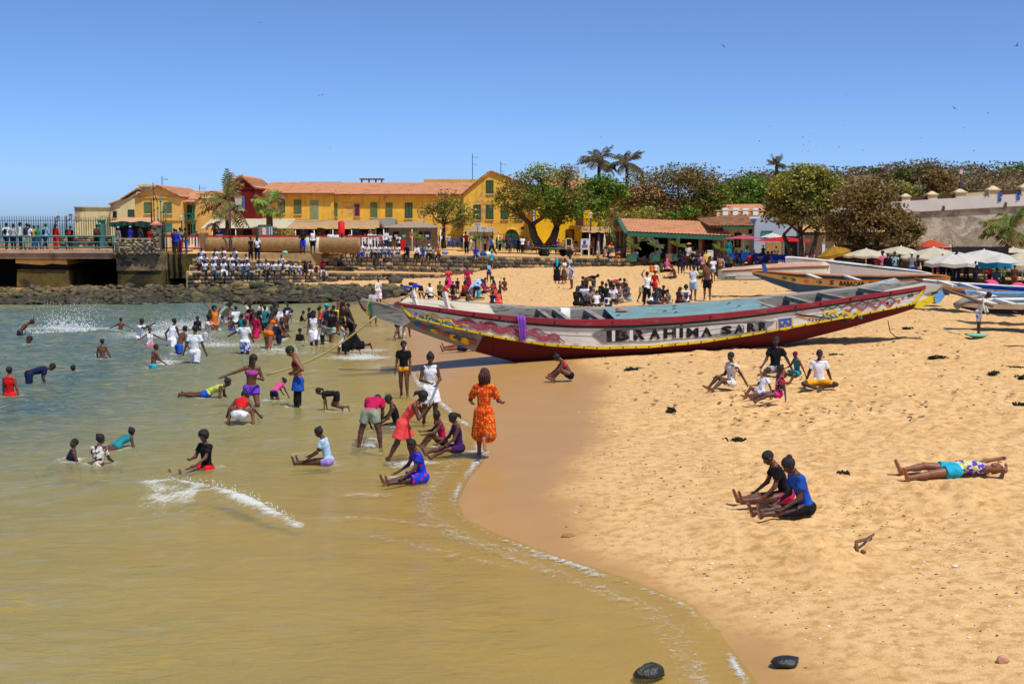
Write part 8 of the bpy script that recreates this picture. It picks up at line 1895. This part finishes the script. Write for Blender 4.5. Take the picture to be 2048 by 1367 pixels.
def gz(px,py):
 q = edge_pt(px,py); e = interp(A_EDGE,min(max(px,330),2150))[0]
 return q if py < e else ground(px,py)
def parasol(px,cy,edge_y,w,base_py,col,label,flat=0,n=8,tilt=0.0,Y=None,accent=None,val=.12):
 g = gz(px,base_py) if Y is None else np.array([X(px,Y),Y,pz(X(px,Y))]); Y = g[1]; k = Y / FPX
 r = empty("parasol",g,label,"parasol"); zt,ze,R = Z(cy,Y),Z(edge_y,Y),w / 2 * k
 mb = MB(); mb.tube([g,(g[0],Y,zt + .05)],.035,7); mb.build("pole",M_WHITE,r)
 rows = [[],[],[],[],[]]
 for i in range(n * 2 + 1):
  a = 2 * pi * i / (n * 2); sag = 0 if i % 2 == 0 else 1
  for j,f in enumerate((.02,.4,.75,1.0,1.0)):
   rr = R * f * (1 - .05 * sag * f); z = zt + (ze - zt) * (f ** 1.25) - (.05 * R * sag * f * (1 - flat)) - (val if j == 4 else 0)
   x,y = rr * cos(a),rr * sin(a); rows[j].append((g[0] + x,Y + y,z + tilt * x))
 mb = MB(); mb.sheet(rows[:4],0,False); cn = mb.build("canopy",K[col],r)
 if val: mb = MB(); mb.sheet(rows[3:],0,False); mb.build("valance",K[accent or col],cn)
 for i in range(n):
  a = 2 * pi * i / n; mb = MB(); mb.tube([(g[0],Y,zt - .06),(g[0] + R * .97 * cos(a),Y + R * .97 * sin(a),ze - .03 + tilt * R * cos(a))],.014,4); mb.build("rib",M_WOOD,r)
 return r
parasol(1484,470,477,78,528,'rose',"wide rose parasol at the restaurant, left of the red one",1,4,Y=97,val=0)
parasol(1562,473,482,116,536,'red',"wide bright red parasol at the restaurant",1,4,Y=93.5,val=0)
parasol(1541,466,474,50,522,'white',"white and blue parasol behind the red one",0,8,accent='blue',Y=101)
parasol(1664,492,506,68,545,'mustard',"mustard parasol tipped toward the trees",0,8,.22,Y=83,val=.2)
parasol(1728,497,510,92,550,'cream',"cream scalloped parasol above the white boat",0,8,Y=81)
parasol(1797,492,506,101,556,'cream',"sagging cream parasol before the dry-leaved tree",0,6,-.05,Y=82)
parasol(1858,479,497,87,560,'brick',"brick-red pointed canopy behind the market parasols",1,4,Y=87,val=0)
parasol(1826,489,503,72,555,'brown',"dark brown parasol beside the brick-red canopy",0,8,Y=85)
parasol(1862,494,514,133,560,'cream',"broad cream parasol over the man in the loose white shirt",0,8,Y=79)
parasol(1895,491,502,89,560,'tan',"narrow tan parasol in the middle of the market",0,6,Y=83)
parasol(1908,503,524,130,566,'white',"white market parasol behind the men in overalls",0,8,Y=75,val=.2)
parasol(1962,499,517,150,570,'white',"widest white parasol in the market",0,8,Y=76)
parasol(1975,494,505,87,565,'pink',"faded pink parasol at the back of the market",0,8,Y=82)
parasol(1998,508,523,95,572,'white',"white parasol with a blue valance in the market",0,6,Y=70,accent='blue',val=.3)
parasol(2040,503,527,121,576,'cream',"cream parasol at the right edge of the market",0,8,Y=70,val=.25)
parasol(2020,495,507,101,566,'cream',"cream parasol at the back right of the market",0,8,Y=80)
rg = np.random.RandomState(31)
GOODS = [pm("goods_" + k,srgb(*c),.7,.25,9) for k,c in (("red",(176,40,40)),("green",(60,140,60)),("blue",(40,70,150)),("amber",(206,150,50)),("white",(214,210,200)),("brown",(96,66,44)),("plum",(110,40,80)),("black",(36,34,34)))]
def table(px,Y,w,label,z=None,mat=None,goods=5,hgt=.75,d=.8):
 x = X(px,Y); z0 = z if z is not None else max(pz(x) if Y > 78 else 0,tz(x,Y)); r = empty("stall_table",(x,Y,z0),label,"table")
 mb = MB(); mb.bb(x - w / 2,x + w / 2,Y - d / 2,Y + d / 2,z0 + hgt - .05,z0 + hgt); mb.build("table_top",mat or M_WOOD,r)
 for sx in (-1,1):
  for sy in (-1,1):
   mb = MB(); mb.bb(x + sx * (w / 2 - .06) - .03,x + sx * (w / 2 - .06) + .03,Y + sy * (d / 2 - .06) - .03,Y + sy * (d / 2 - .06) + .03,z0,z0 + hgt - .05); mb.build("leg",M_WOOD,r)
 for i in range(goods):
  gx = x - w / 2 + .15 + (w - .3) * (i + .5) / goods; m = GOODS[rg.randint(8)]; mb = MB(); s = .1 + .1 * rg.rand()
  if i % 3: mb.lathe((gx,Y - .1,z0 + hgt),[(s * .6,0),(s,s * .5),(s * .8,s * 1.4),(s * .35,s * 1.7),(s * .4,s * 2)],8)
  else: mb.blob((gx,Y - .1,z0 + hgt + s * .7),(s * 1.2,s,s * .7),1,0,.25,i)
  nm = "ware" if i % 3 else "bundle"; mb.build(nm,m,None,"%s on the %s" % (("first small ware","second small ware","third small ware","fourth small ware","fifth small ware","sixth small ware")[i],label.split(",")[0].replace("table ","table ")),"ware")
 return r
table(1700,84,2.2,"dim stall table behind the white boat",goods=4); table(1757,83,1.8,"dim stall table under the sagging parasol",goods=4); table(1842,80,2.2,"dim stall table by the loose white shirt",goods=4); table(1940,76,2.2,"dim stall table right of the overalls",goods=5); table(2010,73,2.4,"dim stall table near the right edge",goods=5)
table(1092,112,1.8,"craft table left of the old tree's cart",goods=4); table(1140,111,2.2,"craft table under the balcony house",goods=5); table(1168,109,1.6,"craft table beside the notice board",goods=4); table(1224,106,1.6,"teal-topped trinket table before the pavilion",mat=M_TEAL,goods=5)
for i,(px,Y) in enumerate(((1478,96),(1502,95),(1530,94),(1562,92))):
 x = X(px,Y); z0 = pz(x); r = empty("bench",(x,Y,z0),("blue bench under the rose parasol","blue bench between the two wide parasols","blue bench before the reed screen","blue bench under the red parasol")[i],"bench")
 for nm,a in (("seat",(x - .8,x + .8,Y - .2,Y + .2,z0 + .4,z0 + .46)),("backrest",(x - .8,x + .8,Y + .18,Y + .24,z0 + .5,z0 + .9)),("leg",(x - .75,x - .68,Y - .18,Y + .22,z0,z0 + .4)),("leg",(x + .68,x + .75,Y - .18,Y + .22,z0,z0 + .4))):
  mb = MB(); mb.bb(*a); mb.build(nm,pm("bench_blue",srgb(28,70,150),.6,.1),r)
for i,(px,Y,w,h_,col) in enumerate(((1715,86,3.2,1.7,GOODS[5]),(1790,85,2.6,1.6,pm("lattice_tan",srgb(150,120,66),.9,.3,8)),(1875,82,2.2,1.6,GOODS[6]),(1900,80,1.2,1.5,GOODS[3]),(1955,79,3.4,1.7,GOODS[7]),(2035,76,3.4,1.7,GOODS[7]))):
 x = X(px,Y); z0 = pz(x) if Y > 78 else tz(x,Y); mb = MB(); mb.sheet([[(x - w / 2 + w * t,Y + .06 * sin(t * 30),z0 + .05) for t in np.linspace(0,1,24)],[(x - w / 2 + w * t,Y + .03 * sin(t * 30),z0 + h_) for t in np.linspace(0,1,24)]],0)
 for sx in (-1,1): mb.tube([(x + sx * w / 2,Y + .05,z0 - .05),(x + sx * w / 2,Y + .05,z0 + h_ + .1)],.03,5)
 mb.build("hung_cloth",col,None,("brown cloth screen hung behind the white boat","straw lattice screen under the sagging parasol","plum cloth hung behind the shorter overalls","amber cloth hung between the overalls","dark cloth screen right of the overalls","dark cloth screen at the market's right end")[i],"cloth")
def tent(px0,px1,ytop,ylow,Y,d,col,label,posts=4,wave_=0.0,back=None):
 x0,x1 = X(px0,Y),X(px1,Y); z0 = pz((x0 + x1) / 2); r = empty("canopy_tent",((x0 + x1) / 2,Y,z0),label,"tent")
 U = np.linspace(0,1,25); zt,zl = Z(ytop,Y),Z(ylow,Y)
 mb = MB(); mb.sheet([[(x0 + (x1 - x0) * u,Y - .4,zl + wave_ * sin(u * 40)) for u in U],[(x0 + (x1 - x0) * (u * .92 + .04),Y + d / 2,zt + .4 * wave_ * sin(u * 22)) for u in U],[(x0 + (x1 - x0) * u,Y + d,zl) for u in U]],0); mb.build("canopy",K[col],r)
 for i in range(posts):
  x = x0 + (x1 - x0) * (i + .5) / posts; mb = MB(); mb.tube([(x,Y - .3,z0),(x,Y - .3,zl)],.04,6); mb.build("post",M_WHITE,r)
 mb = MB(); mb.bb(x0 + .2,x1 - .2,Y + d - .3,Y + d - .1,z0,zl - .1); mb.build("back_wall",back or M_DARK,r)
 for i in range(5):
  a,b_ = x0 + (x1 - x0) * (i * .19 + .05),x0 + (x1 - x0) * (i * .19 + .14); mb = MB(); mb.bb(a,b_,Y + d - .36,Y + d - .32,z0 + .05,z0 + 1.5 + .3 * (i % 2)); mb.build("curtain",(GOODS[2],GOODS[5],M_TILEB,M_BLUEW,M_CREAM)[i],r)
 return r
tent(408,592,437,456,118,5,'cream',"long cream tent with dark open front behind the straw roll"); tent(577,762,440,456,112,5,'tan',"tan awning with rippling edge behind the straw roll",5,.05); tent(742,792,437,452,116,4,'grey',"small grey canopy beside the poster kiosk",2); tent(1163,1222,453,464,112,4,'tan',"small tan canopy below the iron balcony",2)
def kiosk(px0,px1,yroof,yeave,Y,label,wall,n=5):
 x0,x1 = X(px0,Y),X(px1,Y); z0 = pz((x0 + x1) / 2); zt,ze = Z(yroof,Y),Z(yeave,Y); r = empty("kiosk",((x0 + x1) / 2,Y,z0),label,"kiosk"); xm = (x0 + x1) / 2
 mb = MB(); mb.add([(x0,Y - .6,ze),(x1,Y - .6,ze),(x1,Y + 4,ze),(x0,Y + 4,ze),(xm - .6,Y + 1.7,zt),(xm + .6,Y + 1.7,zt)],[(0,1,5,4),(1,2,5),(2,3,4,5),(3,0,4),(0,3,2,1)]); mb.build("roof",pm("shingle_roof",srgb(150,132,112),.9,.25,3,.5,12),r)
 mb = MB(); mb.bb(x0 + .6,x1 - .6,Y,Y + 3,z0,ze - .02); mb.build("wall",wall,r)
 for i in range(n):
  a = x0 + .9 + (x1 - x0 - 1.8) * i / n; b_ = a + (x1 - x0 - 1.8) / n * .8; mb = MB(); mb.bb(a,b_,Y - .05,Y - .003,z0 + .95,ze - .35); p = mb.build("poster_panel",(M_DARK,M_TEAL,pm("poster_orange",srgb(196,86,44)),M_DARK,pm("poster_navy",srgb(40,54,92)))[i % 5],r)
  mb = MB(); mb.bb(a + .12,b_ - .12,Y - .07,Y - .053,z0 + 1.15,ze - .6); mb.build("paper",M_WHITE if i % 2 == 0 else M_CREAM,p)
 for x in (x0 + .15,xm,x1 - .15): mb = MB(); mb.tube([(x,Y - .5,z0),(x,Y - .5,ze)],.045,6); mb.build("post",M_WHITE,r)
kiosk(767,886,443,455,112,"poster kiosk with a shallow shingle roof on the plaza",pm("kiosk_stone",srgb(128,112,92),.95,.3,3)); kiosk(925,1000,452,464,116,"counter kiosk with signs on its roof before the yellow gable",M_CREAM,3)
for i,(px,py,w,h_) in enumerate(((955,449,16,6),(968,456,15,7),(985,458,5,7))):
 q = at(px,py,115.2); k = 115.2 / FPX; r = empty("sign_board",q,("pale sign board on the counter kiosk, upper one","pale sign board on the counter kiosk, lower one","narrow cream sign at the end of the counter kiosk")[i],"sign"); mb = MB(); mb.box(q,(w * k,.05,h_ * k)); mb.build("board",M_WHITE,r); mb = MB()
 for j in range(3): mb.box((q[0],q[1] - .03,q[2] + h_ * k * (.25 - .25 * j)),(w * k * .8,.01,.03))
 mb.build("print_lines",P_GREY,r,kind="stuff"); mb = MB(); mb.tube([q + (0,.05,-.9),q + (0,.05,0)],.03,5); mb.build("post",M_IRON,r)
def board(px,py0,py1,w,Y,label,frame,face,legs=True):
 x = X(px,Y); k = Y / FPX; z0 = pz(x); r = empty("notice_board",(x,Y,z0),label,"notice board"); za,zb = Z(py1,Y),Z(py0,Y); mb = MB(); mb.bb(x - w * k / 2,x + w * k / 2,Y,Y + .06,za,zb); mb.build("panel",face,r)
 mb = MB()
 for a in ((-1,-1),(1,1)): mb.bb(x + a[0] * w * k / 2 - .04,x + a[0] * w * k / 2 + .04,Y - .03,Y + .09,z0,zb + .04)
 mb.bb(x - w * k / 2,x + w * k / 2,Y - .03,Y + .09,zb,zb + .07); mb.bb(x - w * k / 2,x + w * k / 2,Y - .03,Y + .09,za - .07,za); mb.build("frame",frame,r); return r,x,Y,k
r,x,Y,k = board(533,451,472,24,104,"green-framed notice board with two posters behind the straw roll",M_GREENP,P_GREY)
for px,py,w,h_,m in ((528,462,7,14,pm("poster_pale",srgb(216,196,188))),(541,461,7,16,pm("poster_sky",srgb(170,198,226)))): mb = MB(); q = at(px,py,103.9); mb.box((q[0],Y - .02,q[2]),(w * k,.01,h_ * k)); mb.build("poster",m,r)
r,x,Y,k = board(1169,479,497,15,107,"white notice board with a blue emblem on the plaza",M_WHITE,M_WHITE); mb = MB(); q = at(1169.5,484,106.9); mb.lathe((q[0],Y - .02,q[2]),[(.14,0),(.14,.012)],14,ax=Matrix.Rotation(pi / 2,3,'X')); mb.build("emblem",P_BLU,r); mb = MB(); q = at(1169.5,492,106.9); mb.box((q[0],Y - .02,q[2]),(.48,.01,.28)); mb.build("print_block",P_GREY,r)
board(1137,478,491,11,110,"small dark menu board with a cream frame",M_CREAM,M_DARK); board(1416,502,514,14,100,"white notice propped before the restaurant",M_WHITE,M_WHITE)
mb = MB(); q = at(683,478,106); mb.tube([(q[0],q[1],pz(q[0])),(q[0],q[1],Z(444,106)),(q[0],q[1],Z(441.5,106))],[.27,.27,.1],14); mb.build("red_column",pm("red_fabric",srgb(206,24,28),.6,.1),None,"tall red column rising through the tan awning","column")
mb = MB(); x = X(807.5,100); mb.sheet([[(x - .18 + .36 * t,100 + .05 * sin(t * 14),Z(500,100)) for t in np.linspace(0,1,10)],[(x - .16 + .32 * t,100 + .04 * sin(t * 14),Z(480,100)) for t in np.linspace(0,1,10)]],0); mb.tube([(x,100.08,Z(501,100)),(x,100.08,Z(479,100))],.02,5); mb.build("red_drape",pm("red_fabric",srgb(206,24,28)),None,"red drape hanging beside the standing pupils","drape")
mb = MB(); q = at(434,480,99); mb.box((q[0],99.3,Z(478,99)),(.62,.5,.7),taper=1.08); mb.build("planter_tub",M_WHITE,None,"white square tub under the withered palm","tub")
Y = 106.0; x = X(1122,Y); z0 = pz(x); ct = empty("handcart",(x,Y,z0),"flat green handcart on four car tyres","cart"); mb = MB(); mb.bb(X(1084,Y),X(1122,Y),Y - .7,Y + .7,z0 + .62,z0 + .7); mb.build("bed",M_TEAL,ct); mb = MB(); mb.bb(X(1122.3,Y),X(1160,Y),Y - .6,Y + .6,z0 + .6,z0 + .66); mb.build("tail_bed",M_WOOD,ct)
for px,dy in ((1084,.5),(1091,-.75),(1126,.5),(1137,-.75)):
 xx = X(px,Y); w = empty("wheel",(xx,Y + dy,z0 + .33)); w.parent = ct; w.location = np.array((xx,Y + dy,z0 + .33)) - org(ct); ax = Matrix.Rotation(pi / 2,3,'X')
 me = None; mb = MB(); mb.lathe((xx,Y + dy + .09,z0 + .33),[(.17,0),(.29,.0),(.33,.04),(.33,.14),(.29,.18),(.17,.18)],18,ax=ax); mb.build("tyre",P_BLK,ct); mb = MB(); mb.lathe((xx,Y + dy + .08,z0 + .33),[(.05,0),(.16,.02),(.165,.15),(.05,.17)],14,ax=ax); mb.build("rim",P_GREY,ct)
 bpy.data.objects.remove(w)
for px in (1084,1130):
 mb = MB(); mb.bar((X(px,Y),Y - .7,z0 + .33),(X(px,Y),Y + .6,z0 + .33),.07); mb.build("axle",M_IRON,ct)
mb = MB(); mb.tube([(X(1060,Y),Y,z0 + .75),(X(1084,Y),Y,z0 + .66)],.04,6); mb.build("shaft",M_WOOD,ct)
def thing(name,mbf,mat,label,cat): mb = MB(); mbf(mb); return mb.build(name,mat,None,label,cat)
q = gz(1196,517); thing("basket",lambda m: m.lathe((q[0] + .02,q[1],q[2] + 1.62),[(.14,0),(.26,.1),(.24,.26),(.1,.3)],12),pm("basket_brown",srgb(150,84,48),.9,.3,12),"brown basket balanced on the woman's head","basket")
q = ground(1953,676); thing("bowl",lambda m: m.lathe((q[0],q[1] - .1,q[2]),[(.12,0),(.3,.09),(.34,.12),(.3,.12),(.14,.03)],18),pm("mint_plastic",srgb(120,200,176),.4,.1),"mint green plastic bowl at the bending boy's feet","bowl")
q = ground(1980,578); thing("pink_bundle",lambda m: m.blob(q + (0,0,.2),(.42,.3,.28),2,0,.12,4),pm("pink_cloth",srgb(226,70,120),.85,.2,9),"bright pink cloth bundle before the dark stalls","bundle")
q = ground(2035,586); thing("pink_bundle",lambda m: m.blob(q + (0,0,.4),(.3,.2,.12),2,0,.2,6),pm("pink_cloth",srgb(226,70,120)),"pink cloth lying over the white boat at the right edge","bundle")
q = edge_pt(569,508.5); thing("green_float",lambda m: m.blob(q + (0,.2,.12),(.2,.15,.13),2,0,.05,3),pm("mint_float",srgb(128,190,168),.5,.1),"pale green float lying against the straw roll","float")
for i,(px,py,m,lab) in enumerate(((966,512,GOODS[2],"dark blue bag on the wall beside the hooded youth"),(976,512,M_WHITE,"white bag on the wall, furthest from the hooded youth"),(890,509,pm("sky_cloth",srgb(120,150,210)),"light blue garment lying on the wall by the orange shirt"),(556,541,GOODS[7],"black school bag on the step by the lone pupil"))):
 q = edge_pt(px,py) if i < 3 else on_z(px,540,1.0); thing("bag",lambda mb_: mb_.blob(q + (0,.25,.16),(.26,.18,.18),2,0,.15,i),m,lab,"bag")
q = ground(952,598); U = np.linspace(-1,1,9); thing("pale_cloth",lambda m: m.sheet([[(q[0] + .34 * u + .16 * v,q[1] + .2 * v - .1,q[2] + 1.0 - .35 * v * v - .3 * u * u + .35 * u * .6 + .05 * sin(5 * u + 3 * v)) for u in U] for v in U],0),pm("sky_sheet",srgb(166,186,224),.85,.08,6),"pale blue cloth spread over a stooping bather","cloth")
q = ground(1714,1120); a = ground(1748,1078); q[2] = sand_z(q[0],q[1]) - .02; a[2] = sand_z(a[0],a[1]) - .04; thing("driftwood",lambda m: (m.tube([q + (0,0,.05),q + (.02,.12,.09),q + (.05,.24,.1),(q + a) / 2 + (.0,0,.11),a + (-.02,-.05,.11),a + (0,0,.1)],[.022,.026,.022,.02,.016,.008],7),m.blob(q + (.09,.06,.02),(.035,.03,.025),1,0,.2,1)),pm("driftwood",srgb(112,80,56),.9,.3,14,.6,60),"crooked stick of driftwood on the near sand","driftwood")
M_BLKROCK = pm("weedy_rock",srgb(34,36,34),.45,.35,6,.9,22,.5,srgb(40,58,22),.52)
def rock_at(px,py,s,label,mat,seed,zoff=0.0):
 q = ground(px,py,True); V,F = ICO[3]; rg = np.random.RandomState(seed); W = V.copy()
 for _ in range(9): d = rg.randn(3); d /= np.linalg.norm(d); e = np.maximum(W @ d - (.5 + .35 * rg.rand()),0); W = W - e[:,None] * d * .8
 W = W * (1 + .12 * vnoise(V[:,0] * 3 + 5,V[:,1] * 3 + V[:,2] * 2,seed)[:,None]); W = W * np.array(s) + np.array((0,0,s[2] * .3 + zoff)); o = empty("boulder",q); bpy.data.objects.remove(o)
 return tag(link("boulder",mesh_np("boulder",W + q,np.array(F)),None,mat),label,"rock")
rock_at(1296,1352,(.18,.15,.1),"black weed-covered rock poking out of the near shallows",M_BLKROCK,3); rock_at(1574,1332,(.16,.11,.06),"flat dark rock at the lip of the wet sand",M_BLKROCK,8,.015); rock_at(2006,1324,(.06,.055,.05),"small round pinkish stone at the lower right",pm("pink_stone",srgb(196,142,112),.8,.15,9),5)
rock_at(1135,1072,(.11,.07,.03),"flat tan stone in the backwash",pm("tan_stone",srgb(150,112,66),.6,.2,9),6)
M_WEED = pm("seaweed",srgb(40,38,22),.8,.4,14,.8,50)
for i,(px,py,s,lab) in enumerate(((1875,716,.3,"largest clump of dark seaweed right of the seated group"),(2032,738,.2,"clump of seaweed near the right edge, upper one"),(2046,757,.2,"clump of seaweed near the right edge, lower one"),(1668,712,.16,"clump of seaweed above the white-shirted man"),(1261,740,.2,"clump of seaweed before the pirogue's lettering"),(1473,883,.17,"clump of seaweed in the open sand below the seated group"),(1342,822,.15,"clump of seaweed left of the seated group"),(1985,748,.16,"small weed clump by the right-hand seaweed"),(1815,658,.2,"grey weed clump behind the pirogue's trailing line"),(2040,812,.15,"small weed clump low at the right edge"),(1685,952,.12,"pale weed scrap left of the lying girl"))):
 q = ground(px,py); mb = MB(); rg = np.random.RandomState(i + 40)
 for j in range(16):
  a = rg.rand() * 2 * pi; rr = s * rg.rand(); p = q + (rr * cos(a),rr * sin(a) * .9,.015); e = p + np.array((rg.randn() * s * .4,rg.randn() * s * .4,.01 + .04 * rg.rand())); mb.tube([p,(p + e) / 2 + (0,0,.03),e],[.018,.022,.006],4)
 mb.blob(q + (0,0,.01),(s * .7,s * .6,.03),1,0,.4,i); mb.build("seaweed_clump",M_WEED,None,lab,"seaweed")
BITS = [pm("bit_brick",srgb(186,84,46),.85,.2,20),pm("bit_black",srgb(38,38,40),.6,.2,20),pm("bit_shell",srgb(226,216,200),.6,.1,20),pm("bit_brown",srgb(126,90,60),.85,.2,20)]
rg = np.random.RandomState(12); mb = MB()
def ground_many(PX,PY):
 D = np.array([ray(a,b) for a,b in zip(PX,PY)]); lo,hi = np.full(len(PX),8.0),np.full(len(PX),150.0)
 for it in range(2):
  T = np.linspace(0,1,70 if it == 0 else 25); Ys = lo[:,None] + (hi - lo)[:,None] * T; g = base_z(D[:,:1] * Ys,Ys); k = np.argmax(CAMZ + D[:,2:] * Ys <= g,1); I = np.arange(len(k))
  if it == 0: lo,hi = Ys[I,np.maximum(k - 1,0)],Ys[I,k]
 Y = Ys[I,k]; return np.stack([D[:,0] * Y,Y,g[I,k]],1)
PB = []
for k in range(1700):
 z = k % 5
 if z < 2: px,py = rg.normal(1330,90),rg.normal(900,110)
 elif z < 4: px,py = rg.uniform(1380,2048),rg.normal(1110,75)
 else: px,py = rg.uniform(1150,2048),rg.uniform(690,1340)
 if py < 690 or px < 1120: continue
 PB.append((px,py))
for q in ground_many(*zip(*PB)):
 if q[2] < .05: continue
 s = (.005 + .009 * rg.rand() ** 2) * (1 + (.8 if rg.rand() < .06 else 0)); V,F = ICO[0]
 W = V * np.array([s * (1 + rg.rand()),s,s * .6]); mb.add(W + q + (0,0,s * .3),F,(0,1,2,3,2,3)[rg.randint(6)])
mb.build("shingle",BITS,None,kind="stuff")
mb = MB()
PB = [(rg.uniform(900,2040),545 + 300 * rg.rand() ** 1.6) for k in range(650)]
for (px,py),q in zip(PB,ground_many(*zip(*PB))):
 s = (.025 + .07 * rg.rand() ** 2) * (.5 + q[1] / 60)
 if q[2] < .3 or (py > 620 and px < 1200): continue
 W = ICO[0][0] * np.array([s,s * .5,.015]); a = rg.rand() * pi; R_ = np.array([[cos(a),-sin(a),0],[sin(a),cos(a),0],[0,0,1]]); mb.add(W @ R_.T + q + (0,0,.03),ICO[0][1],0)
mb.build("weed_flecks",pm("weed_fleck",srgb(122,96,62),.9,.4,9),None,kind="stuff")
# --- spray thrown up by the bathers
n = NT("spray"); d = n.n("BsdfDiffuse",{"Color": (.85,.88,.88,1)}); t = n.n("BsdfTransparent"); m = n.n("MixShader",{0: .6,1: t.outputs[0],2: d.outputs[0]}); n.t.links.new(m.outputs[0],n.out.inputs[0]); M_SPRAY = n.mat
rg = np.random.RandomState(21)
def splash(px,py,w,hpx,num,label,lean=0.0,seed=0,r0=.02):
 rg = np.random.RandomState(seed); c = on_z(px,py,.02); k = c[1] / FPX; mb = MB(); V,F = ICO[0]
 for i in range(num):
  t = rg.rand() ** 3.4; x = rg.randn() * w * k * (.28 + .22 * t) + lean * t * hpx * k; z = t * hpx * k; s = .55 * r0 * (1.2 - t) * (.4 + rg.rand())
  mb.add(V * s * np.array([1,1,1 + rg.rand()]) + c + np.array([x,rg.randn() * w * k * .25,z]),F,0,True)
 mb.build("spray",M_SPRAY,None,label,"spray",kind="stuff")
splash(132,660,90,70,1500,"tall plume of spray",.25,1,.035); splash(80,668,60,20,500,"low spray",0,2,.03); splash(330,668,70,55,1200,"spray sheet",.3,3,.026); splash(385,655,60,60,900,"spray sheet",.1,4,.024); splash(330,728,26,24,260,"spray",.2,5); splash(728,712,40,16,320,"spray",.4,6); splash(742,890,30,24,260,"spray",0,7,.012); splash(955,908,26,18,220,"spray",0,8,.010); splash(815,928,40,10,200,"spray",0,9,.010); splash(430,690,60,22,400,"spray",0,10,.02); splash(560,700,60,14,300,"spray",0,11,.02)
mb = MB(); V,F = ICO[0]
for i in range(350):
 t = rg.rand() ** .8; px = 290 + 300 * t; py = float(np.interp(px,[280,350,430,510,580,600],[972,973,986,1010,1041,1046])); c = on_z(px,py + rg.randn() * 2.5,.05); s = .004 + .008 * rg.rand() ** 2
 mb.add(V * s + c + (0,0,.12 * sin(pi * t) + .10 * rg.rand() ** 2),F,0,True)
mb.build("spray",M_SPRAY,None,"crest spray of the small breaking wave","spray",kind="stuff")
# --- birds
M_BIRD = pm("bird_dark",srgb(44,38,34),.8,.2,9)
def bird(px,py,w,bank,flap,label,group=None,Y=None,yaw=0.0):
 Y = Y or (60 + 90 * ((px * 13 + py * 7) % 100) / 100); k = Y / FPX; c = at(px,py,Y); S = w * k / 2; R = Matrix.Rotation(yaw,3,'Z') @ Matrix.Rotation(bank,3,'Y'); mp = lambda x,y,z: np.array(c) + np.array(R @ Vector((x * S,y * S,z * S)))
 r = empty("bird",c,label,"bird",group)
 mb = MB(); mb.tube([mp(0,.5,0),mp(0,.3,.02),mp(0,0,.03),mp(0,-.3,.0)],[.05 * S,.1 * S,.11 * S,.05 * S],6); mb.build("body",M_BIRD,r)
 mb = MB(); mb.add([mp(-.05,-.25,0),mp(.05,-.25,0),mp(.16,-.6,0),mp(0,-.52,0),mp(-.16,-.6,0)],[(0,1,2,3,4)]); mb.build("tail",M_BIRD,r)
 for s in (-1,1):
  mb = MB(); P = [mp(s * .05,.22,.03),mp(s * .5,.3,.03 + flap * .7),mp(s * 1.0,.08,.03 + flap),mp(s * .95,-.04,.03 + flap),mp(s * .45,-.02,.02 + flap * .65),mp(s * .05,-.12,.02)]; mb.add(P + [p - np.array((0,0,.015 * S)) for p in P],[(0,1,2,3,4,5),(6,11,10,9,8,7)] + [(i,6 + i,6 + (i + 1) % 6,(i + 1) % 6) for i in range(6)]); mb.build("wing",M_BIRD,r)
for px,py,w,bk,fl,yw,lab in ((522,46,9,.1,.25,.4,"dark kite flying highest above the left of the town"),(644,190,17,-.2,-.05,0,"long-winged kite gliding above the yellow roofs"),(660,296,9,-1.1,.1,.3,"kite banking steeply just over the yellow roofs"),(1447,92,16,.75,-.05,.1,"kite banking high above the tall palms"),(2034,92,14,-.6,.5,.5,"kite with raised wing in the upper right corner"),(1910,217,13,.3,.25,.6,"kite flying over the hill below the corner bird"),(1976,226,11,.55,0,0,"kite gliding down near the right edge"),(1202,275,8,.9,.1,.2,"kite just above the left coconut palm"),(1692,190,9,-.2,0,0,"lone small kite high above the dry-leaved tree"),(1948,302,8,-.5,.2,.4,"small kite low over the fort lanterns")):
 bird(px,py,w,bk,fl,lab,None,None,yw)
for i,(px,py) in enumerate(((1822,230),(1686,252),(1929,256),(1843,276),(1519,282),(1606,275),(1618,283),(1604,303),(1616,302),(1632,292),(1638,257),(1540,253),(1627,267),(1607,290),(1677,294),(1725,301))):
 bird(px,py,5.5 + (i % 3),-.4 + .2 * (i % 5),.1,"tiny distant kite in the flock circling above the hill","kites circling above the hill",150 + 3 * i,.3 * i)
def cable(a,b,sag,label,seg=16):
 a,b = np.array(a),np.array(b); mb = MB(); mb.tube([a + (b - a) * t - np.array((0,0,sag * 4 * t * (1 - t))) for t in np.linspace(0,1,seg)],.018,4); mb.build("cable",M_IRON,None,label,"cable")
cable(at(932,436,133.6),at(1066,440,133.6),.5,"sagging cable along the arched-door building"); cable(at(575,441,111),at(668,438,111),.15,"guy wire above the tan awning"); cable(at(520,434,137.6),at(930,436,137.6),.4,"thin cable strung along the long yellow building")
